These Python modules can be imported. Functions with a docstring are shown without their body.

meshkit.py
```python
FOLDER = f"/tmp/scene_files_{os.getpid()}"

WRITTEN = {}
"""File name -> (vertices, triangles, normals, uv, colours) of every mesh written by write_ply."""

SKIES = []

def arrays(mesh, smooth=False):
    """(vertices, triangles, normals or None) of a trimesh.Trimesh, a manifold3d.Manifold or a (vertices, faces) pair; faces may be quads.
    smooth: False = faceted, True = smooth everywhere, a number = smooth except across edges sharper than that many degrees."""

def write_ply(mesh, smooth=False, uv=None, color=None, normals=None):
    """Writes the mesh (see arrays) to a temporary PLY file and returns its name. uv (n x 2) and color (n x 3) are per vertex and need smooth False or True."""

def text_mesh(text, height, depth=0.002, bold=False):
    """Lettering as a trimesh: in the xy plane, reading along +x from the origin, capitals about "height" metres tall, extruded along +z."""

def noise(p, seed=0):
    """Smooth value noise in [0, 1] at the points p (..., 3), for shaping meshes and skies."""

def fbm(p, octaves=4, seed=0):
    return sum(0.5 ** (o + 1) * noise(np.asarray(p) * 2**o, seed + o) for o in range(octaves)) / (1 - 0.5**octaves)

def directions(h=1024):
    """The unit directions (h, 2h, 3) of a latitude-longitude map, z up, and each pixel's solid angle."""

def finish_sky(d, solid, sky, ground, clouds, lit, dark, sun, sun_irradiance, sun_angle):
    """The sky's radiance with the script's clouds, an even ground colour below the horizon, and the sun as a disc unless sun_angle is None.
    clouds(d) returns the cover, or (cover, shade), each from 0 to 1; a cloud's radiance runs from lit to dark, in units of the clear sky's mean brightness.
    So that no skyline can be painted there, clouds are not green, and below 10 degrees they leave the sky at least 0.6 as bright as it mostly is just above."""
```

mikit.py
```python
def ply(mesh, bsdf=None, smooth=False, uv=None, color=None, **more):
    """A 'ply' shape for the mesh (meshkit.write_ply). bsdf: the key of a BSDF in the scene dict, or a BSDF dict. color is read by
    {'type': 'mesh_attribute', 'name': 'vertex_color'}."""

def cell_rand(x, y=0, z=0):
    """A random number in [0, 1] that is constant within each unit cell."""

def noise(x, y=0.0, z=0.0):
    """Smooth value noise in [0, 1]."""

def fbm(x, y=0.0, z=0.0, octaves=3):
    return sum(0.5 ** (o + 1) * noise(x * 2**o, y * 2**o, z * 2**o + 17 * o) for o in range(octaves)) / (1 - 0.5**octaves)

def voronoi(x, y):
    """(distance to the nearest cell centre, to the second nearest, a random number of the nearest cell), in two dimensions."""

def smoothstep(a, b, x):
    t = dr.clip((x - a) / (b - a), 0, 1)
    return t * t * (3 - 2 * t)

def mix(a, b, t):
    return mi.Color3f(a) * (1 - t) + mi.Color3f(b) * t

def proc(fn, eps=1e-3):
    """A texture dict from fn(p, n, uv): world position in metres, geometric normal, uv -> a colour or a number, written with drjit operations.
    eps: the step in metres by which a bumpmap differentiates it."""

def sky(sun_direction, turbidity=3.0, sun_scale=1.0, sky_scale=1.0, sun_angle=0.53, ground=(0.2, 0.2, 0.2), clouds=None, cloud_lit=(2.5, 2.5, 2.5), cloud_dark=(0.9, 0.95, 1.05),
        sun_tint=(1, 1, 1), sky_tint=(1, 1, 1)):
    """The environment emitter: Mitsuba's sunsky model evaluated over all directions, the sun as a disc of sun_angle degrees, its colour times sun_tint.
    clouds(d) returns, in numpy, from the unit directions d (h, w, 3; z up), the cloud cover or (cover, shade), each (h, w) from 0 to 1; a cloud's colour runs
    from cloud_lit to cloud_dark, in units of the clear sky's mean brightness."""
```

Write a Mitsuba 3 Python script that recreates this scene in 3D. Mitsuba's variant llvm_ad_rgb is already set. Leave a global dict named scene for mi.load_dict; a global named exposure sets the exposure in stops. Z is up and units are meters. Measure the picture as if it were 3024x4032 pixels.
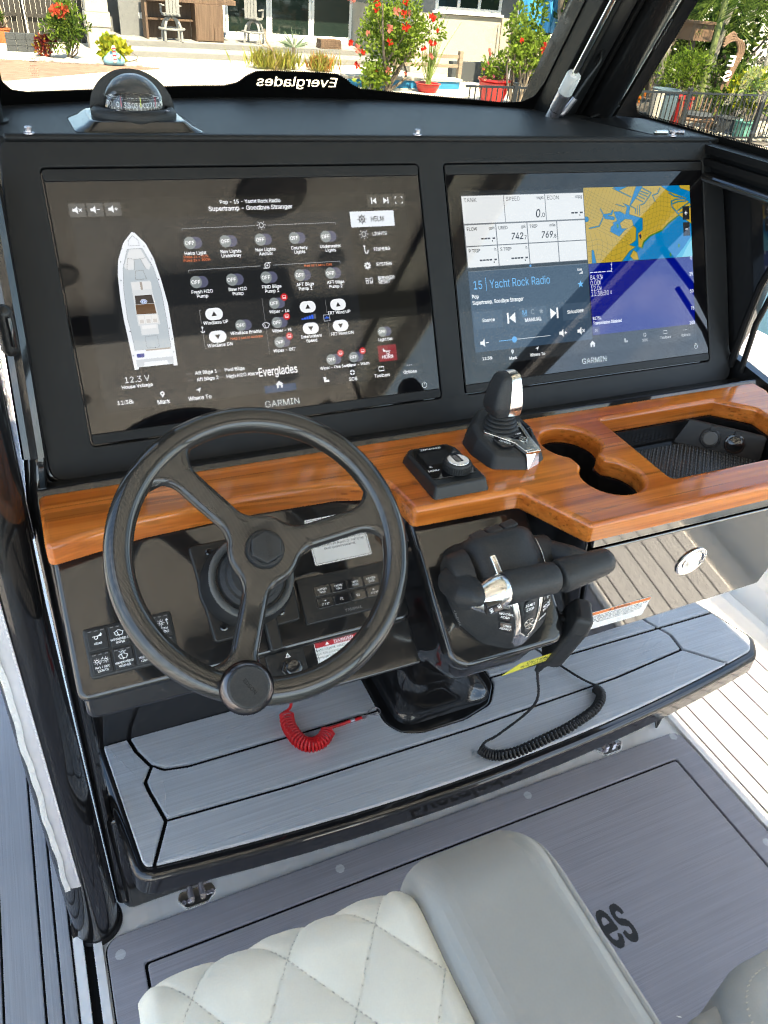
import math, random
import numpy as np
import trimesh, drjit as dr, mitsuba as mi
import mapbox_earcut
import mikit, meshkit
from mikit import proc, noise, fbm, voronoi, mix, smoothstep
from shapely import Polygon, Point, LineString, box as sbox, union_all, affinity
from shapely.geometry.polygon import orient

T = mi.ScalarTransform4f
scene, labels = {}, {}

# ------------------------------------------------------------------ camera, sky, exposure
# The boat's own axes: x starboard, y forward, z up from the cockpit floor. The lens is held at standing eye height.
scene['camera'] = {'type': 'perspective', 'fov': 53.13, 'fov_axis': 'x', 'near_clip': 0.02, 'far_clip': 900.0,
                   'to_world': T().look_at(origin=[0, 0, 1.70], target=[0.36946, 0.72879, 1.70 - 0.57651], up=[0.17741, 0.55367, 0.81362])}
scene['sky'] = mikit.sky([0.05, -0.60, 0.79], turbidity=3.0, ground=(0.22, 0.21, 0.19), sky_tint=(1.14, 1.0, 0.83), sun_tint=(1.0, 0.985, 0.95),
                         clouds=lambda d: np.clip((meshkit.fbm(d * 5.0 / (0.25 + np.abs(d[..., 2:])), 4, 3) - 0.52) * 3.0, 0, 0.8))
exposure = 3.9
EM = 2.0 ** -exposure            # what a lit screen has to give off to show its own colours at this exposure

# ------------------------------------------------------------------ helpers
USED = set()
def uniq(k):
    if k not in USED:
        USED.add(k); return k
    i = 1
    while f'{k}_{i:03d}' in USED: i += 1
    USED.add(f'{k}_{i:03d}'); return f'{k}_{i:03d}'
def thing(name, label, cat, group=None):
    k = uniq(name); labels[k] = {'label': label, 'category': cat}
    if group: labels[k]['group'] = group
    return k
def part(parent, name, mesh, bsdf, smooth=35, label=None, kind=None, **more):
    k = uniq(parent + '__' + name); scene[k] = mikit.ply(mesh, bsdf, smooth=smooth, **more)
    if label: labels.setdefault(k, {})['label'] = label
    if kind: labels.setdefault(k, {})['kind'] = kind
    return k
def solo(name, mesh, bsdf, label, cat, smooth=35, group=None, **more):
    k = thing(name, label, cat, group); scene[k] = mikit.ply(mesh, bsdf, smooth=smooth, **more); return k
def struct(name, mesh, bsdf, smooth=False, label=None, **more):
    k = uniq(name); scene[k] = mikit.ply(mesh, bsdf, smooth=smooth, **more)
    labels[k] = {'kind': 'structure'}
    if label: labels[k]['label'] = label
    return k
def tm(v, f): return trimesh.Trimesh(np.asarray(v, float), np.asarray(f, int), process=False)
def cat(ms): return trimesh.util.concatenate([m for m in ms if m is not None])
def mv(m, d=(0, 0, 0), s=None, rz=0, rx=0, ry=0):
    v = np.array(m.vertices, float)
    if s is not None: v = v * np.asarray(s, float)
    for a, (i, j) in ((rx, (1, 2)), (ry, (2, 0)), (rz, (0, 1))):
        if a:
            c, q = math.cos(math.radians(a)), math.sin(math.radians(a)); w = v.copy()
            w[:, i] = c * v[:, i] - q * v[:, j]; w[:, j] = q * v[:, i] + c * v[:, j]; v = w
    f = np.array(m.faces)
    if s is not None and np.prod(np.broadcast_to(s, 3)) < 0: f = f[:, ::-1]
    return tm(v + np.asarray(d, float), f)
class Frame:
    """A tilted plane: u to starboard, v up the plane, w out of it towards the helmsman. tilt in degrees from upright."""
    def __init__(s, o, tilt):
        t = math.radians(tilt); s.o = np.array(o, float); s.X = np.array([1.0, 0, 0])
        s.v = np.array([0, math.sin(t), math.cos(t)]); s.n = np.array([0, -math.cos(t), math.sin(t)])
    def p(s, u, v, w=0.0): return s.o + s.X * u + s.v * v + s.n * w
    def __call__(s, m):
        q = np.asarray(m.vertices); return tm(s.o + q[:, :1] * s.X + q[:, 1:2] * s.v + q[:, 2:3] * s.n, m.faces)
class Axes:
    def __init__(s, o, x, z):
        s.o = np.array(o, float); s.z = np.array(z, float) / np.linalg.norm(z); x = np.array(x, float)
        x = x - s.z * (x @ s.z); s.x = x / np.linalg.norm(x); s.y = np.cross(s.z, s.x)
    def __call__(s, m):
        q = np.asarray(m.vertices); return tm(s.o + q[:, :1] * s.x + q[:, 1:2] * s.y + q[:, 2:3] * s.z, m.faces)
def rp(poly, r, n=5):
    """Rounds the corners of a polygon, inside and outside."""
    q = poly.buffer(-r, quad_segs=n).buffer(2 * r, quad_segs=n).buffer(-r, quad_segs=n); return q.simplify(r * 0.01)
def rrect(x0, y0, x1, y1, r, n=5): return sbox(x0 + r, y0 + r, x1 - r, y1 - r).buffer(r, quad_segs=n)
def circ(x, y, r, n=12): return Point(x, y).buffer(r, quad_segs=n)
def inset(c, d):
    a, b = c - np.roll(c, 1, 0), np.roll(c, -1, 0) - c
    a = a / np.maximum(np.linalg.norm(a, axis=1, keepdims=True), 1e-12); b = b / np.maximum(np.linalg.norm(b, axis=1, keepdims=True), 1e-12)
    na, nb = np.stack([-a[:, 1], a[:, 0]], 1), np.stack([-b[:, 1], b[:, 0]], 1)
    m = na + nb; m = m / np.maximum((m * na).sum(1, keepdims=True), 0.35); return c + m * d
def slab(poly, z0, z1, r=0.0, rb=0.0, n=3):
    """A plate of this outline between z0 and z1 with rounded upper (r) and lower (rb) edges."""
    if hasattr(poly, 'geoms'): return cat([slab(g, z0, z1, r, rb, n) for g in poly.geoms])
    poly = orient(poly); rings = [np.array(k.coords)[:-1, :2] for k in [poly.exterior, *poly.interiors]]
    lv = []
    if rb:
        for i in range(n + 1):
            a = math.pi / 2 * i / n; lv.append((z0 + rb * (1 - math.sin(a)), rb * (1 - math.cos(a))))
        lv = lv[::-1]
    else: lv.append((z0, 0.0))
    if r:
        for i in range(n + 1):
            a = math.pi / 2 * i / n; lv.append((z1 - r * (1 - math.sin(a)), r * (1 - math.cos(a))))
    else: lv.append((z1, 0.0))
    ends = np.cumsum([len(k) for k in rings]); tri = mapbox_earcut.triangulate_float64(np.vstack(rings), ends.astype(np.uint32)).reshape(-1, 3)
    a0 = np.vstack(rings)[tri]; e1, e2 = a0[:, 1] - a0[:, 0], a0[:, 2] - a0[:, 0]; ar = e1[:, 0] * e2[:, 1] - e1[:, 1] * e2[:, 0]; tri = np.where(ar[:, None] < 0, tri[:, ::-1], tri)
    N = ends[-1]; V, F = [], []
    for z, d in lv:
        c = np.vstack([inset(k, d) if d else k for k in rings]); V.append(np.c_[c, np.full(len(c), z)])
    s = 0
    for e in ends:
        i = np.arange(s, e); j = np.r_[i[1:], i[:1]]
        for L in range(len(lv) - 1):
            a, b = L * N, (L + 1) * N
            F += [np.stack([i + a, j + a, j + b], 1), np.stack([i + a, j + b, i + b], 1)]
        s = e
    F += [tri[:, ::-1], tri + (len(lv) - 1) * N]
    return tm(np.vstack(V), np.vstack(F))
def tube(path, r, n=10, closed=False, up=None):
    p = np.asarray(path, float); m = len(p); r = np.broadcast_to(np.asarray(r, float), (m,))
    t = (np.roll(p, -1, 0) - np.roll(p, 1, 0)) if closed else np.gradient(p, axis=0)
    t /= np.linalg.norm(t, axis=1, keepdims=True) + 1e-12
    a = np.array(up if up is not None else ([0, 0, 1.0] if abs(t[0, 2]) < 0.9 else [1.0, 0, 0]), float); A = []
    for k in range(m):
        a = a - t[k] * (a @ t[k]); a /= np.linalg.norm(a) + 1e-12; A.append(a.copy())
    A = np.array(A); B = np.cross(t, A); g = np.arange(n) * 2 * math.pi / n
    V = (p[:, None] + r[:, None, None] * (np.cos(g)[None, :, None] * A[:, None] + np.sin(g)[None, :, None] * B[:, None])).reshape(-1, 3)
    F = []; mm = m if closed else m - 1
    for i in range(mm):
        k = np.arange(n); k2 = (k + 1) % n; a0, b0 = i * n, ((i + 1) % m) * n
        F += [np.stack([k + a0, k2 + a0, k2 + b0], 1), np.stack([k + a0, k2 + b0, k + b0], 1)]
    if not closed:
        V = np.vstack([V, p[0], p[-1]]); k = np.arange(n); k2 = (k + 1) % n
        F += [np.stack([k2, k, k * 0 + m * n], 1), np.stack([k + (m - 1) * n, k2 + (m - 1) * n, k * 0 + m * n + 1], 1)]
    return tm(V, np.vstack(F))
def lathe(prof, n=32):
    """Profile of (radius, height) pairs turned round the z axis."""
    p = np.asarray(prof, float); g = np.arange(n) * 2 * math.pi / n; m = len(p)
    V = np.stack([p[:, :1] * np.cos(g), p[:, :1] * np.sin(g), np.repeat(p[:, 1:2], n, 1)], -1).reshape(-1, 3); F = []
    for i in range(m - 1):
        k = np.arange(n); k2 = (k + 1) % n
        F += [np.stack([k + i * n, k2 + i * n, k2 + i * n + n], 1), np.stack([k + i * n, k2 + i * n + n, k + i * n + n], 1)]
    return tm(V, np.vstack(F))
def loft(rings):
    R = np.asarray(rings, float); m, n = R.shape[:2]; V = np.vstack([R.reshape(-1, 3), R[0].mean(0), R[-1].mean(0)]); F = []
    k = np.arange(n); k2 = (k + 1) % n
    for i in range(m - 1): F += [np.stack([k + i * n, k2 + i * n, k2 + i * n + n], 1), np.stack([k + i * n, k2 + i * n + n, k + i * n + n], 1)]
    F += [np.stack([k2, k, k * 0 + m * n], 1), np.stack([k + (m - 1) * n, k2 + (m - 1) * n, k * 0 + m * n + 1], 1)]
    return tm(V, np.vstack(F))
def bx(x0, y0, z0, x1, y1, z1): return mv(trimesh.creation.box((x1 - x0, y1 - y0, z1 - z0)), ((x0 + x1) / 2, (y0 + y1) / 2, (z0 + z1) / 2))
def prismx(yz, x0, x1, r=0.0, rb=None, n=3):
    """A cross-section in the (y, z) plane run along x."""
    m = slab(Polygon(yz) if not hasattr(yz, 'exterior') else yz, x0, x1, r, r if rb is None else rb, n); v = np.asarray(m.vertices)
    return tm(np.stack([v[:, 2], v[:, 0], v[:, 1]], 1), m.faces)
def prismy(xz, y0, y1, r=0.0):
    m = slab(Polygon(xz) if not hasattr(xz, 'exterior') else xz, y0, y1, r, r); v = np.asarray(m.vertices)
    return tm(np.stack([v[:, 0], v[:, 2], v[:, 1]], 1), np.asarray(m.faces)[:, ::-1])
def hull(*balls, n=1):
    s = trimesh.creation.icosphere(subdivisions=n, radius=1.0); return trimesh.convex.convex_hull(np.vstack([np.asarray(s.vertices) * b[3] + np.asarray(b[:3]) for b in balls]))
def spline(pts, n=60):
    p = np.asarray(pts, float); m = len(p); q = np.vstack([2 * p[0] - p[1], p, 2 * p[-1] - p[-2]]); out = []
    for s in np.linspace(0, m - 1 - 1e-9, n):
        i = int(s); t = s - i; a, b, c, d = q[i:i + 4]
        out.append(0.5 * (2 * b + (c - a) * t + (2 * a - 5 * b + 4 * c - d) * t * t + (3 * b - a - 3 * c + d) * t ** 3))
    return np.array(out)
def coil(path, R, r, turns, n=9, per=12):
    """A wire of radius r wound round a path."""
    c = spline(path, turns * per + 1); t = np.gradient(c, axis=0); t /= np.linalg.norm(t, axis=1, keepdims=True)
    a = np.cross(t[0], [0, 0, 1.0]); W = []
    for k in range(len(c)):
        a = a - t[k] * (a @ t[k]); a /= np.linalg.norm(a); b = np.cross(t[k], a); g = 2 * math.pi * k / per
        W.append(c[k] + R * (math.cos(g) * a + math.sin(g) * b))
    return np.array(W)
_TX = {}
def text(s, h, align='c', bold=False, sx=1.0, depth=0.0002, flat=False):
    k = (s, bold)
    if k not in _TX: _TX[k] = meshkit.text_mesh(s, 1.0, 1.0, bold)
    m = _TX[k]; v = np.array(m.vertices); v[:, 0] *= h * sx; v[:, 1] *= h; v[:, 2] *= depth
    w = v[:, 0].max() - v[:, 0].min(); v[:, 0] -= v[:, 0].min(); v[:, 1] -= h / 2
    if align == 'c': v[:, 0] -= w / 2
    if align == 'r': v[:, 0] -= w
    f = np.array(m.faces)
    if flat: f = f[np.all(v[f][:, :, 2] > depth * 0.5, 1)]
    return tm(v, f)

# ------------------------------------------------------------------ materials
def pr(color, rough=0.5, two=True, **k):
    d = {'type': 'principled', 'base_color': color if isinstance(color, dict) else {'type': 'rgb', 'value': list(color)}, 'roughness': rough, **k}
    return {'type': 'twosided', 'bsdf': d} if two else d
def mat(name, *a, **k): scene[name] = pr(*a, **k)
def smudge(p, n, uv): return 0.022 + 0.075 * smoothstep(0.52, 0.78, fbm(p.x * 9, p.y * 9, p.z * 9)) + 0.05 * smoothstep(0.72, 0.8, noise(p.x * 55, p.y * 55, p.z * 30))
scene['m_gloss'] = pr((0.008, 0.0082, 0.009), proc(smudge), specular=0.85, clearcoat=0.7, clearcoat_gloss=0.98)
mat('m_smoked', (0.235, 0.235, 0.23), 0.03, metallic=1.0)
def dash_fn(p, n, uv):
    k = 0.85 + 0.3 * fbm(p.x * 9, p.y * 9, p.z * 9); s = smoothstep(0.78, 0.92, noise(p.x * 14 + 3 * noise(p.y * 60), p.y * 70, p.z * 70))
    return mi.Color3f(0.0145, 0.0155, 0.0165) * k + mi.Color3f(0.009) * s * smoothstep(0.6, 0.8, noise(p.x * 5, p.y * 5, p.z * 5))
mat('m_dash', proc(dash_fn), 0.5, specular=0.32)
mat('m_frame', (0.007, 0.007, 0.0075), 0.4, specular=0.22)
mat('m_tube', (0.008, 0.008, 0.0085), 0.26, specular=0.5)
mat('m_frit', (0.004, 0.004, 0.004), 0.6, specular=0.1)
mat('m_plastic', (0.013, 0.014, 0.015), 0.38, specular=0.5)
def soft_fn(p, n, uv): return mi.Color3f(0.019, 0.0205, 0.022) * (0.8 + 0.4 * noise(p.x * 900, p.y * 900, p.z * 900))
mat('m_soft', proc(soft_fn), 0.5)
mat('m_pit', (0.003, 0.003, 0.003), 0.6)
mat('m_grey_plastic', (0.10, 0.105, 0.105), 0.35)
mat('m_glassblack', (0.004, 0.004, 0.005), 0.02, specular=0.95)
scene['m_chrome'] = {'type': 'twosided', 'bsdf': {'type': 'roughconductor', 'material': 'Ag', 'distribution': 'ggx', 'alpha': 0.03}}
scene['m_steel'] = {'type': 'twosided', 'bsdf': {'type': 'roughconductor', 'material': 'Cr', 'distribution': 'ggx', 'alpha': 0.16}}
scene['m_darkchrome'] = {'type': 'twosided', 'bsdf': {'type': 'roughconductor', 'material': 'Cr', 'distribution': 'ggx', 'alpha': 0.05, 'specular_reflectance': {'type': 'rgb', 'value': [0.22, 0.215, 0.21]}}}
def teak_fn(p, n, uv):
    w = 0.03 * noise(p.x * 2.2, p.y * 7, p.z * 7); y = p.y + w; z = p.z + w
    g = fbm(p.x * 2.5, y * 70, z * 70, 3); l = noise(p.x * 9, y * 420, z * 420)
    d = smoothstep(0.60, 0.82, noise(p.x * 4.5 + 7, y * 230, z * 230)) * smoothstep(0.3, 0.6, noise(p.x * 3, y * 30, z * 30))
    c = mix((0.60, 0.185, 0.030), (0.45, 0.115, 0.015), smoothstep(0.3, 0.7, g))
    return c * (0.90 + 0.20 * l) * (1 - 0.34 * d)
mat('m_teak', proc(teak_fn), 0.13, specular=0.55, clearcoat=1.0, clearcoat_gloss=0.99)
def foam(base, along):
    def fn(p, n, uv):
        a, b = (p.x, p.y) if along == 'x' else (p.y, p.x)
        s = noise(a * 5, b * 520 + p.z * 9) * 0.5 + noise(a * 11, b * 1350) * 0.5
        return mi.Color3f(base) * (0.82 + 0.30 * s + 0.10 * (fbm(p.x * 6, p.y * 6) - 0.5))
    return proc(fn)
mat('m_foam_step', foam((0.50, 0.52, 0.54), 'x'), 0.75, specular=0.2)
mat('m_foam_hatch', foam((0.31, 0.31, 0.345), 'x'), 0.75, specular=0.2)
mat('m_foam_deck', foam((0.32, 0.335, 0.36), 'y'), 0.8, specular=0.15)
def carbon_fn(p, n, uv):
    a = dr.sin((p.x + p.y * 0.6) * 1900); b = dr.sin((p.z - p.y * 0.6 + 0.3 * p.x) * 1900)
    return mi.Color3f(0.020, 0.019, 0.0175) * (0.55 + 0.9 * smoothstep(-0.2, 0.3, a * b))
mat('m_carbon', proc(carbon_fn), 0.05, specular=0.65, clearcoat=0.8, clearcoat_gloss=0.99)
def weave_fn(p, n, uv):
    a = dr.sin(p.x * 1000); b = dr.sin(p.y * 1000); return mi.Color3f(0.055, 0.054, 0.052) * smoothstep(-0.1, 0.4, a * b) + mi.Color3f(0.006)
mat('m_weave', proc(weave_fn), 0.3, clearcoat=0.5)
def leather(color):
    def fn(p, n, uv): return mi.Color3f(color) * (0.93 + 0.1 * fbm(p.x * 14, p.y * 14, p.z * 14) + 0.05 * (noise(p.x * 700, p.y * 700, p.z * 700) - 0.5))
    return proc(fn)
def grain(p, n, uv): return 0.00020 * noise(p.x * 900, p.y * 900, p.z * 900) + 0.0005 * fbm(p.x * 160, p.y * 160, p.z * 160) + 0.0006 * noise(p.x * 40, p.y * 40, p.z * 40)
for nm, c in (('m_white_leather', (0.72, 0.70, 0.60)), ('m_grey_leather', (0.335, 0.335, 0.315))):
    scene[nm] = {'type': 'bumpmap', 'arbitrary': proc(grain, 0.0006), 'scale': 1.0, 'bsdf': pr(leather(c), 0.42, specular=0.45)}
def gel_fn(p, n, uv): return mi.Color3f(0.80, 0.795, 0.77) * (0.96 + 0.05 * fbm(p.x * 5, p.y * 5, p.z * 5)) * (1 - 0.10 * smoothstep(0.66, 0.8, fbm(p.x * 23, p.y * 9, p.z * 14)))
mat('m_gelcoat', proc(gel_fn), 0.3, specular=0.5)
mat('m_ceiling', (0.68, 0.655, 0.60), 0.5)
mat('m_canvas', (0.52, 0.52, 0.54), 0.85)
mat('m_white', (0.78, 0.78, 0.76), 0.5)
mat('m_thread', (0.42, 0.40, 0.34), 0.8)
mat('m_print', (0.80, 0.80, 0.80), 0.6)
mat('m_greyprint', (0.16, 0.16, 0.16), 0.6)
mat('m_ink', (0.02, 0.02, 0.02), 0.6)
mat('m_red', (0.62, 0.012, 0.016), 0.32, specular=0.5)
mat('m_label_red', (0.45, 0.02, 0.03), 0.5)
mat('m_label_orange', (0.75, 0.20, 0.04), 0.5)
mat('m_yellow', (0.62, 0.56, 0.06), 0.5)
mat('m_lume', (0.66, 0.70, 0.12), 0.5)
scene['m_pane'] = {'type': 'thindielectric', 'int_ior': 1.5, 'specular_transmittance': {'type': 'rgb', 'value': [0.74, 0.79, 0.75]}}
scene['m_dome'] = {'type': 'thindielectric', 'int_ior': 1.5}
mat('m_lcd', {'type': 'mesh_attribute', 'name': 'vertex_color'}, 0.02, specular=0.95)
scene['m_leaf'] = {'type': 'principledthin', 'base_color': {'type': 'mesh_attribute', 'name': 'vertex_color'}, 'roughness': 0.45, 'diff_trans': 0.8, 'spec_trans': 0.0}

DASH = Frame((0, 1.051, 1.096), 27)
HELM = Frame((0, 0.885, 1.05), 50)
POD = Frame((0, 0.80, 1.045), 52)
DRAW = Frame((0, 0.69, 1.06), -7)
WHEEL = Frame((0.21, 0.732, 1.099), 50)
# ------------------------------------------------------------------ the boat: floor, console, windshield, hardtop
fl = struct('cockpit_floor', cat([bx(-1.25, -3.6, -0.06, 2.02, 4.2, 0.0), bx(-0.157, -2.5, 0.0, -0.139, 0.93, 0.016), bx(-0.121, -2.5, 0.0, -0.104, 0.925, 0.010),
                                  bx(1.455, -2.5, 0.0, 1.484, 3.0, 0.012)]), 'm_gelcoat', label='white moulded cockpit floor of the boat')
part(fl, 'foam_base', cat([bx(-1.2, -3.5, 0.0, -0.160, 3.5, 0.0035), bx(1.488, -3.5, 0.0, 1.936, 3.6, 0.0035), bx(-0.1385, -2.5, 0.0, -0.1215, 0.95, 0.003)]), 'm_frit', label='black base layer that shows in the seams between the foam planks')
def plank(x0, x1, y0, y1): return slab(sbox(x0 + 0.0024, y0, x1 - 0.0024, y1), 0.0035, 0.0105, 0.0022, n=2)
for a, b in ((1.49, 1.536), (1.536, 1.606), (1.606, 1.676), (1.676, 1.745), (1.745, 1.814), (1.814, 1.884), (1.884, 1.934)):
    part(fl, 'plank', plank(a, b, -3.4, 3.5), 'm_foam_deck')
xs = [-0.161, -0.189, -0.219] + [-0.219 - 0.0735 * i for i in range(1, 13)]
for a, b in zip(xs[1:], xs[:-1]): part(fl, 'plank', plank(a, b, -3.4, 3.4), 'm_foam_deck')
# inner face of the hull side on starboard, with its gutter
sd = thing('gunwale', 'cream moulded inner hull side beyond the sunlit deck planks', 'boat side')
part(sd, 'liner', prismy([(1.945, 0.0), (1.965, 0.045), (1.995, 0.05), (2.0, 0.0)], -3.6, 4.2), 'm_gelcoat')
part(sd, 'side_wall', prismy(rp(Polygon([(2.012, 0.0), (2.030, 0.03), (2.06, 0.10), (2.04, 0.56), (1.99, 0.585), (1.985, 0.62), (2.02, 0.645), (2.62, 0.64), (2.62, -0.5), (2.012, -0.5)]), 0.012), -3.6, 4.2), 'm_gelcoat')
sd = thing('gunwale', 'cream moulded inner hull side beyond the shaded deck planks on port', 'boat side')
part(sd, 'side_wall', prismy(rp(Polygon([(-1.21, 0.0), (-1.30, 0.62), (-1.36, 0.66), (-1.62, 0.64), (-1.62, -0.5), (-1.21, -0.5)]), 0.012), -3.6, 4.2), 'm_gelcoat')

# foam mat on the hatch in front of the seats, with a routed panel and the dark inlaid word
hm = thing('hatch_mat', 'purple-grey brushed foam mat on the floor hatch with a routed panel line and dark letters', 'floor mat')
part(hm, 'base', slab(rrect(-0.100, -1.2, 1.451, 0.907, 0.03), 0.0, 0.0035), 'm_frit')
outer = rrect(-0.097, -1.2, 1.448, 0.905, 0.03).difference(rrect(-0.031, -1.1, 1.379, 0.832, 0.008))
part(hm, 'border', slab(outer, 0.0035, 0.0105, 0.003), 'm_foam_hatch')
word = text('Everglades', 0.106, align='r', bold=True, sx=0.47, depth=0.003)
part(hm, 'panel', slab(rrect(-0.025, -1.09, 1.373, 0.826, 0.007), 0.0035, 0.0105, 0.003), 'm_foam_hatch')
part(hm, 'lettering', mv(word, (0.972, 0.540, 0.0100), s=(1, 1, 0.4)), 'm_ink', smooth=False, label='dark inlaid lettering of which the seat leaves the last two letters in view')
for x, y in ((-0.072, 0.864), (0.414, 0.872), (0.93, 0.880), (1.421, 0.892), (1.422, 0.551)):
    part(hm, 'plug', slab(circ(x, y, 0.0105), 0.010, 0.0112, 0.0004), 'm_foam_step')

# ---- the console body
con = thing('helm_console', 'glossy black helm console with a matt dash for two screens, above a padded step', 'boat console')
plate = rp(Polygon([(-0.021, -0.046), (-0.020, 0.224), (-0.011, 0.341), (-0.004, 0.424), (1.279, 0.424), (1.288, 0.358), (1.300, 0.329), (1.303, 0.207), (1.302, -0.046)]), 0.020)
SCR = [(0.0445, 0.0, 0.6235, 0.384), (0.6745, 0.0, 1.2445, 0.384)]
cut = union_all([rrect(a - 0.0025, b - 0.0025, c + 0.0025, d + 0.0025, 0.007) for a, b, c, d in SCR])
part(con, 'dash_panel', DASH(slab(plate.difference(cut), -0.012, 0.0, 0.0025)), 'm_dash', label='matt charcoal dash plate around both screens')
part(con, 'dash_backing', DASH(slab(plate.buffer(0.009), -0.045, -0.0125, 0.006)), 'm_gloss')
top = Polygon([(-0.045, 1.252), (1.312, 1.252)] + [(x, 1.672 - 0.43 * (x - 0.62) ** 2) for x in np.linspace(1.312, -0.045, 25)])
part(con, 'dash_top', cat([slab(rp(top, 0.008), 1.445, 1.4745, 0.004)]), 'm_dash', label='matt black top of the dash under the windshield')
part(con, 'dash_lip', prismx([(1.2405, 1.470), (1.2425, 1.4775), (1.250, 1.4795), (1.262, 1.4755), (1.262, 1.46)], 0.004, 1.268, 0.004), 'm_dash')
part(con, 'trim_rail', prismx(rp(Polygon([(0.962, 1.052), (0.962, 1.072), (0.975, 1.0815), (0.992, 1.074), (1.004, 1.064), (1.022, 1.062), (1.035, 1.052), (1.040, 1.03)]), 0.004), -0.040, 1.315), 'm_gloss', label='gloss black moulding between dash and teak shelf')
part(con, 'side_wall', cat([prismx([(0.76, 0.86), (0.74, 1.05), (1.06, 1.10), (1.045, 1.16), (1.04, 1.283), (1.095, 1.405), (1.24, 1.405), (1.28, 1.2), (1.28, 0.86)], 1.309, 1.33)]), 'm_gloss', label='gloss black side wall beside the right screen')
part(con, 'side_rail', cat([tube([(1.305, 1.045, 1.078), (1.305, 1.046, 1.17), (1.305, 1.042, 1.25), (1.305, 1.005, 1.40)], 0.008), tube([(1.303, 1.015, 1.078), (1.303, 1.02, 1.18), (1.303, 1.0, 1.30)], 0.006)]), 'm_frame')
part(con, 'side_wing', prismx(rp(Polygon([(0.995, 0.98), (0.995, 1.06), (1.12, 1.30), (1.20, 1.43), (1.65, 1.43), (1.65, 0.98)]), 0.01), -0.115, -0.058, 0.006), 'm_gloss')
part(con, 'body', cat([prismx(rp(Polygon([(0.955, 0.0), (0.955, 0.325), (1.098, 0.33), (1.098, 1.03), (1.06, 1.055), (1.30, 1.44), (1.70, 1.44), (1.62, 0.0)]), 0.01), -0.050, 1.31, 0.02)]), 'm_gloss')
part(con, 'base_end', prismx([(0.957, 0.0), (0.957, 0.30), (1.4, 0.30), (1.4, 0.0)], 1.3105, 1.40, 0.004), 'm_gloss')
part(con, 'gusset', cat([hull((1.403, 0.940, 0.004, 0.003), (1.403, 0.975, 0.07, 0.003), (1.482, 0.985, 0.004, 0.003), (1.482, 0.985, 0.07, 0.003)), ]), 'm_gloss')
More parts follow.
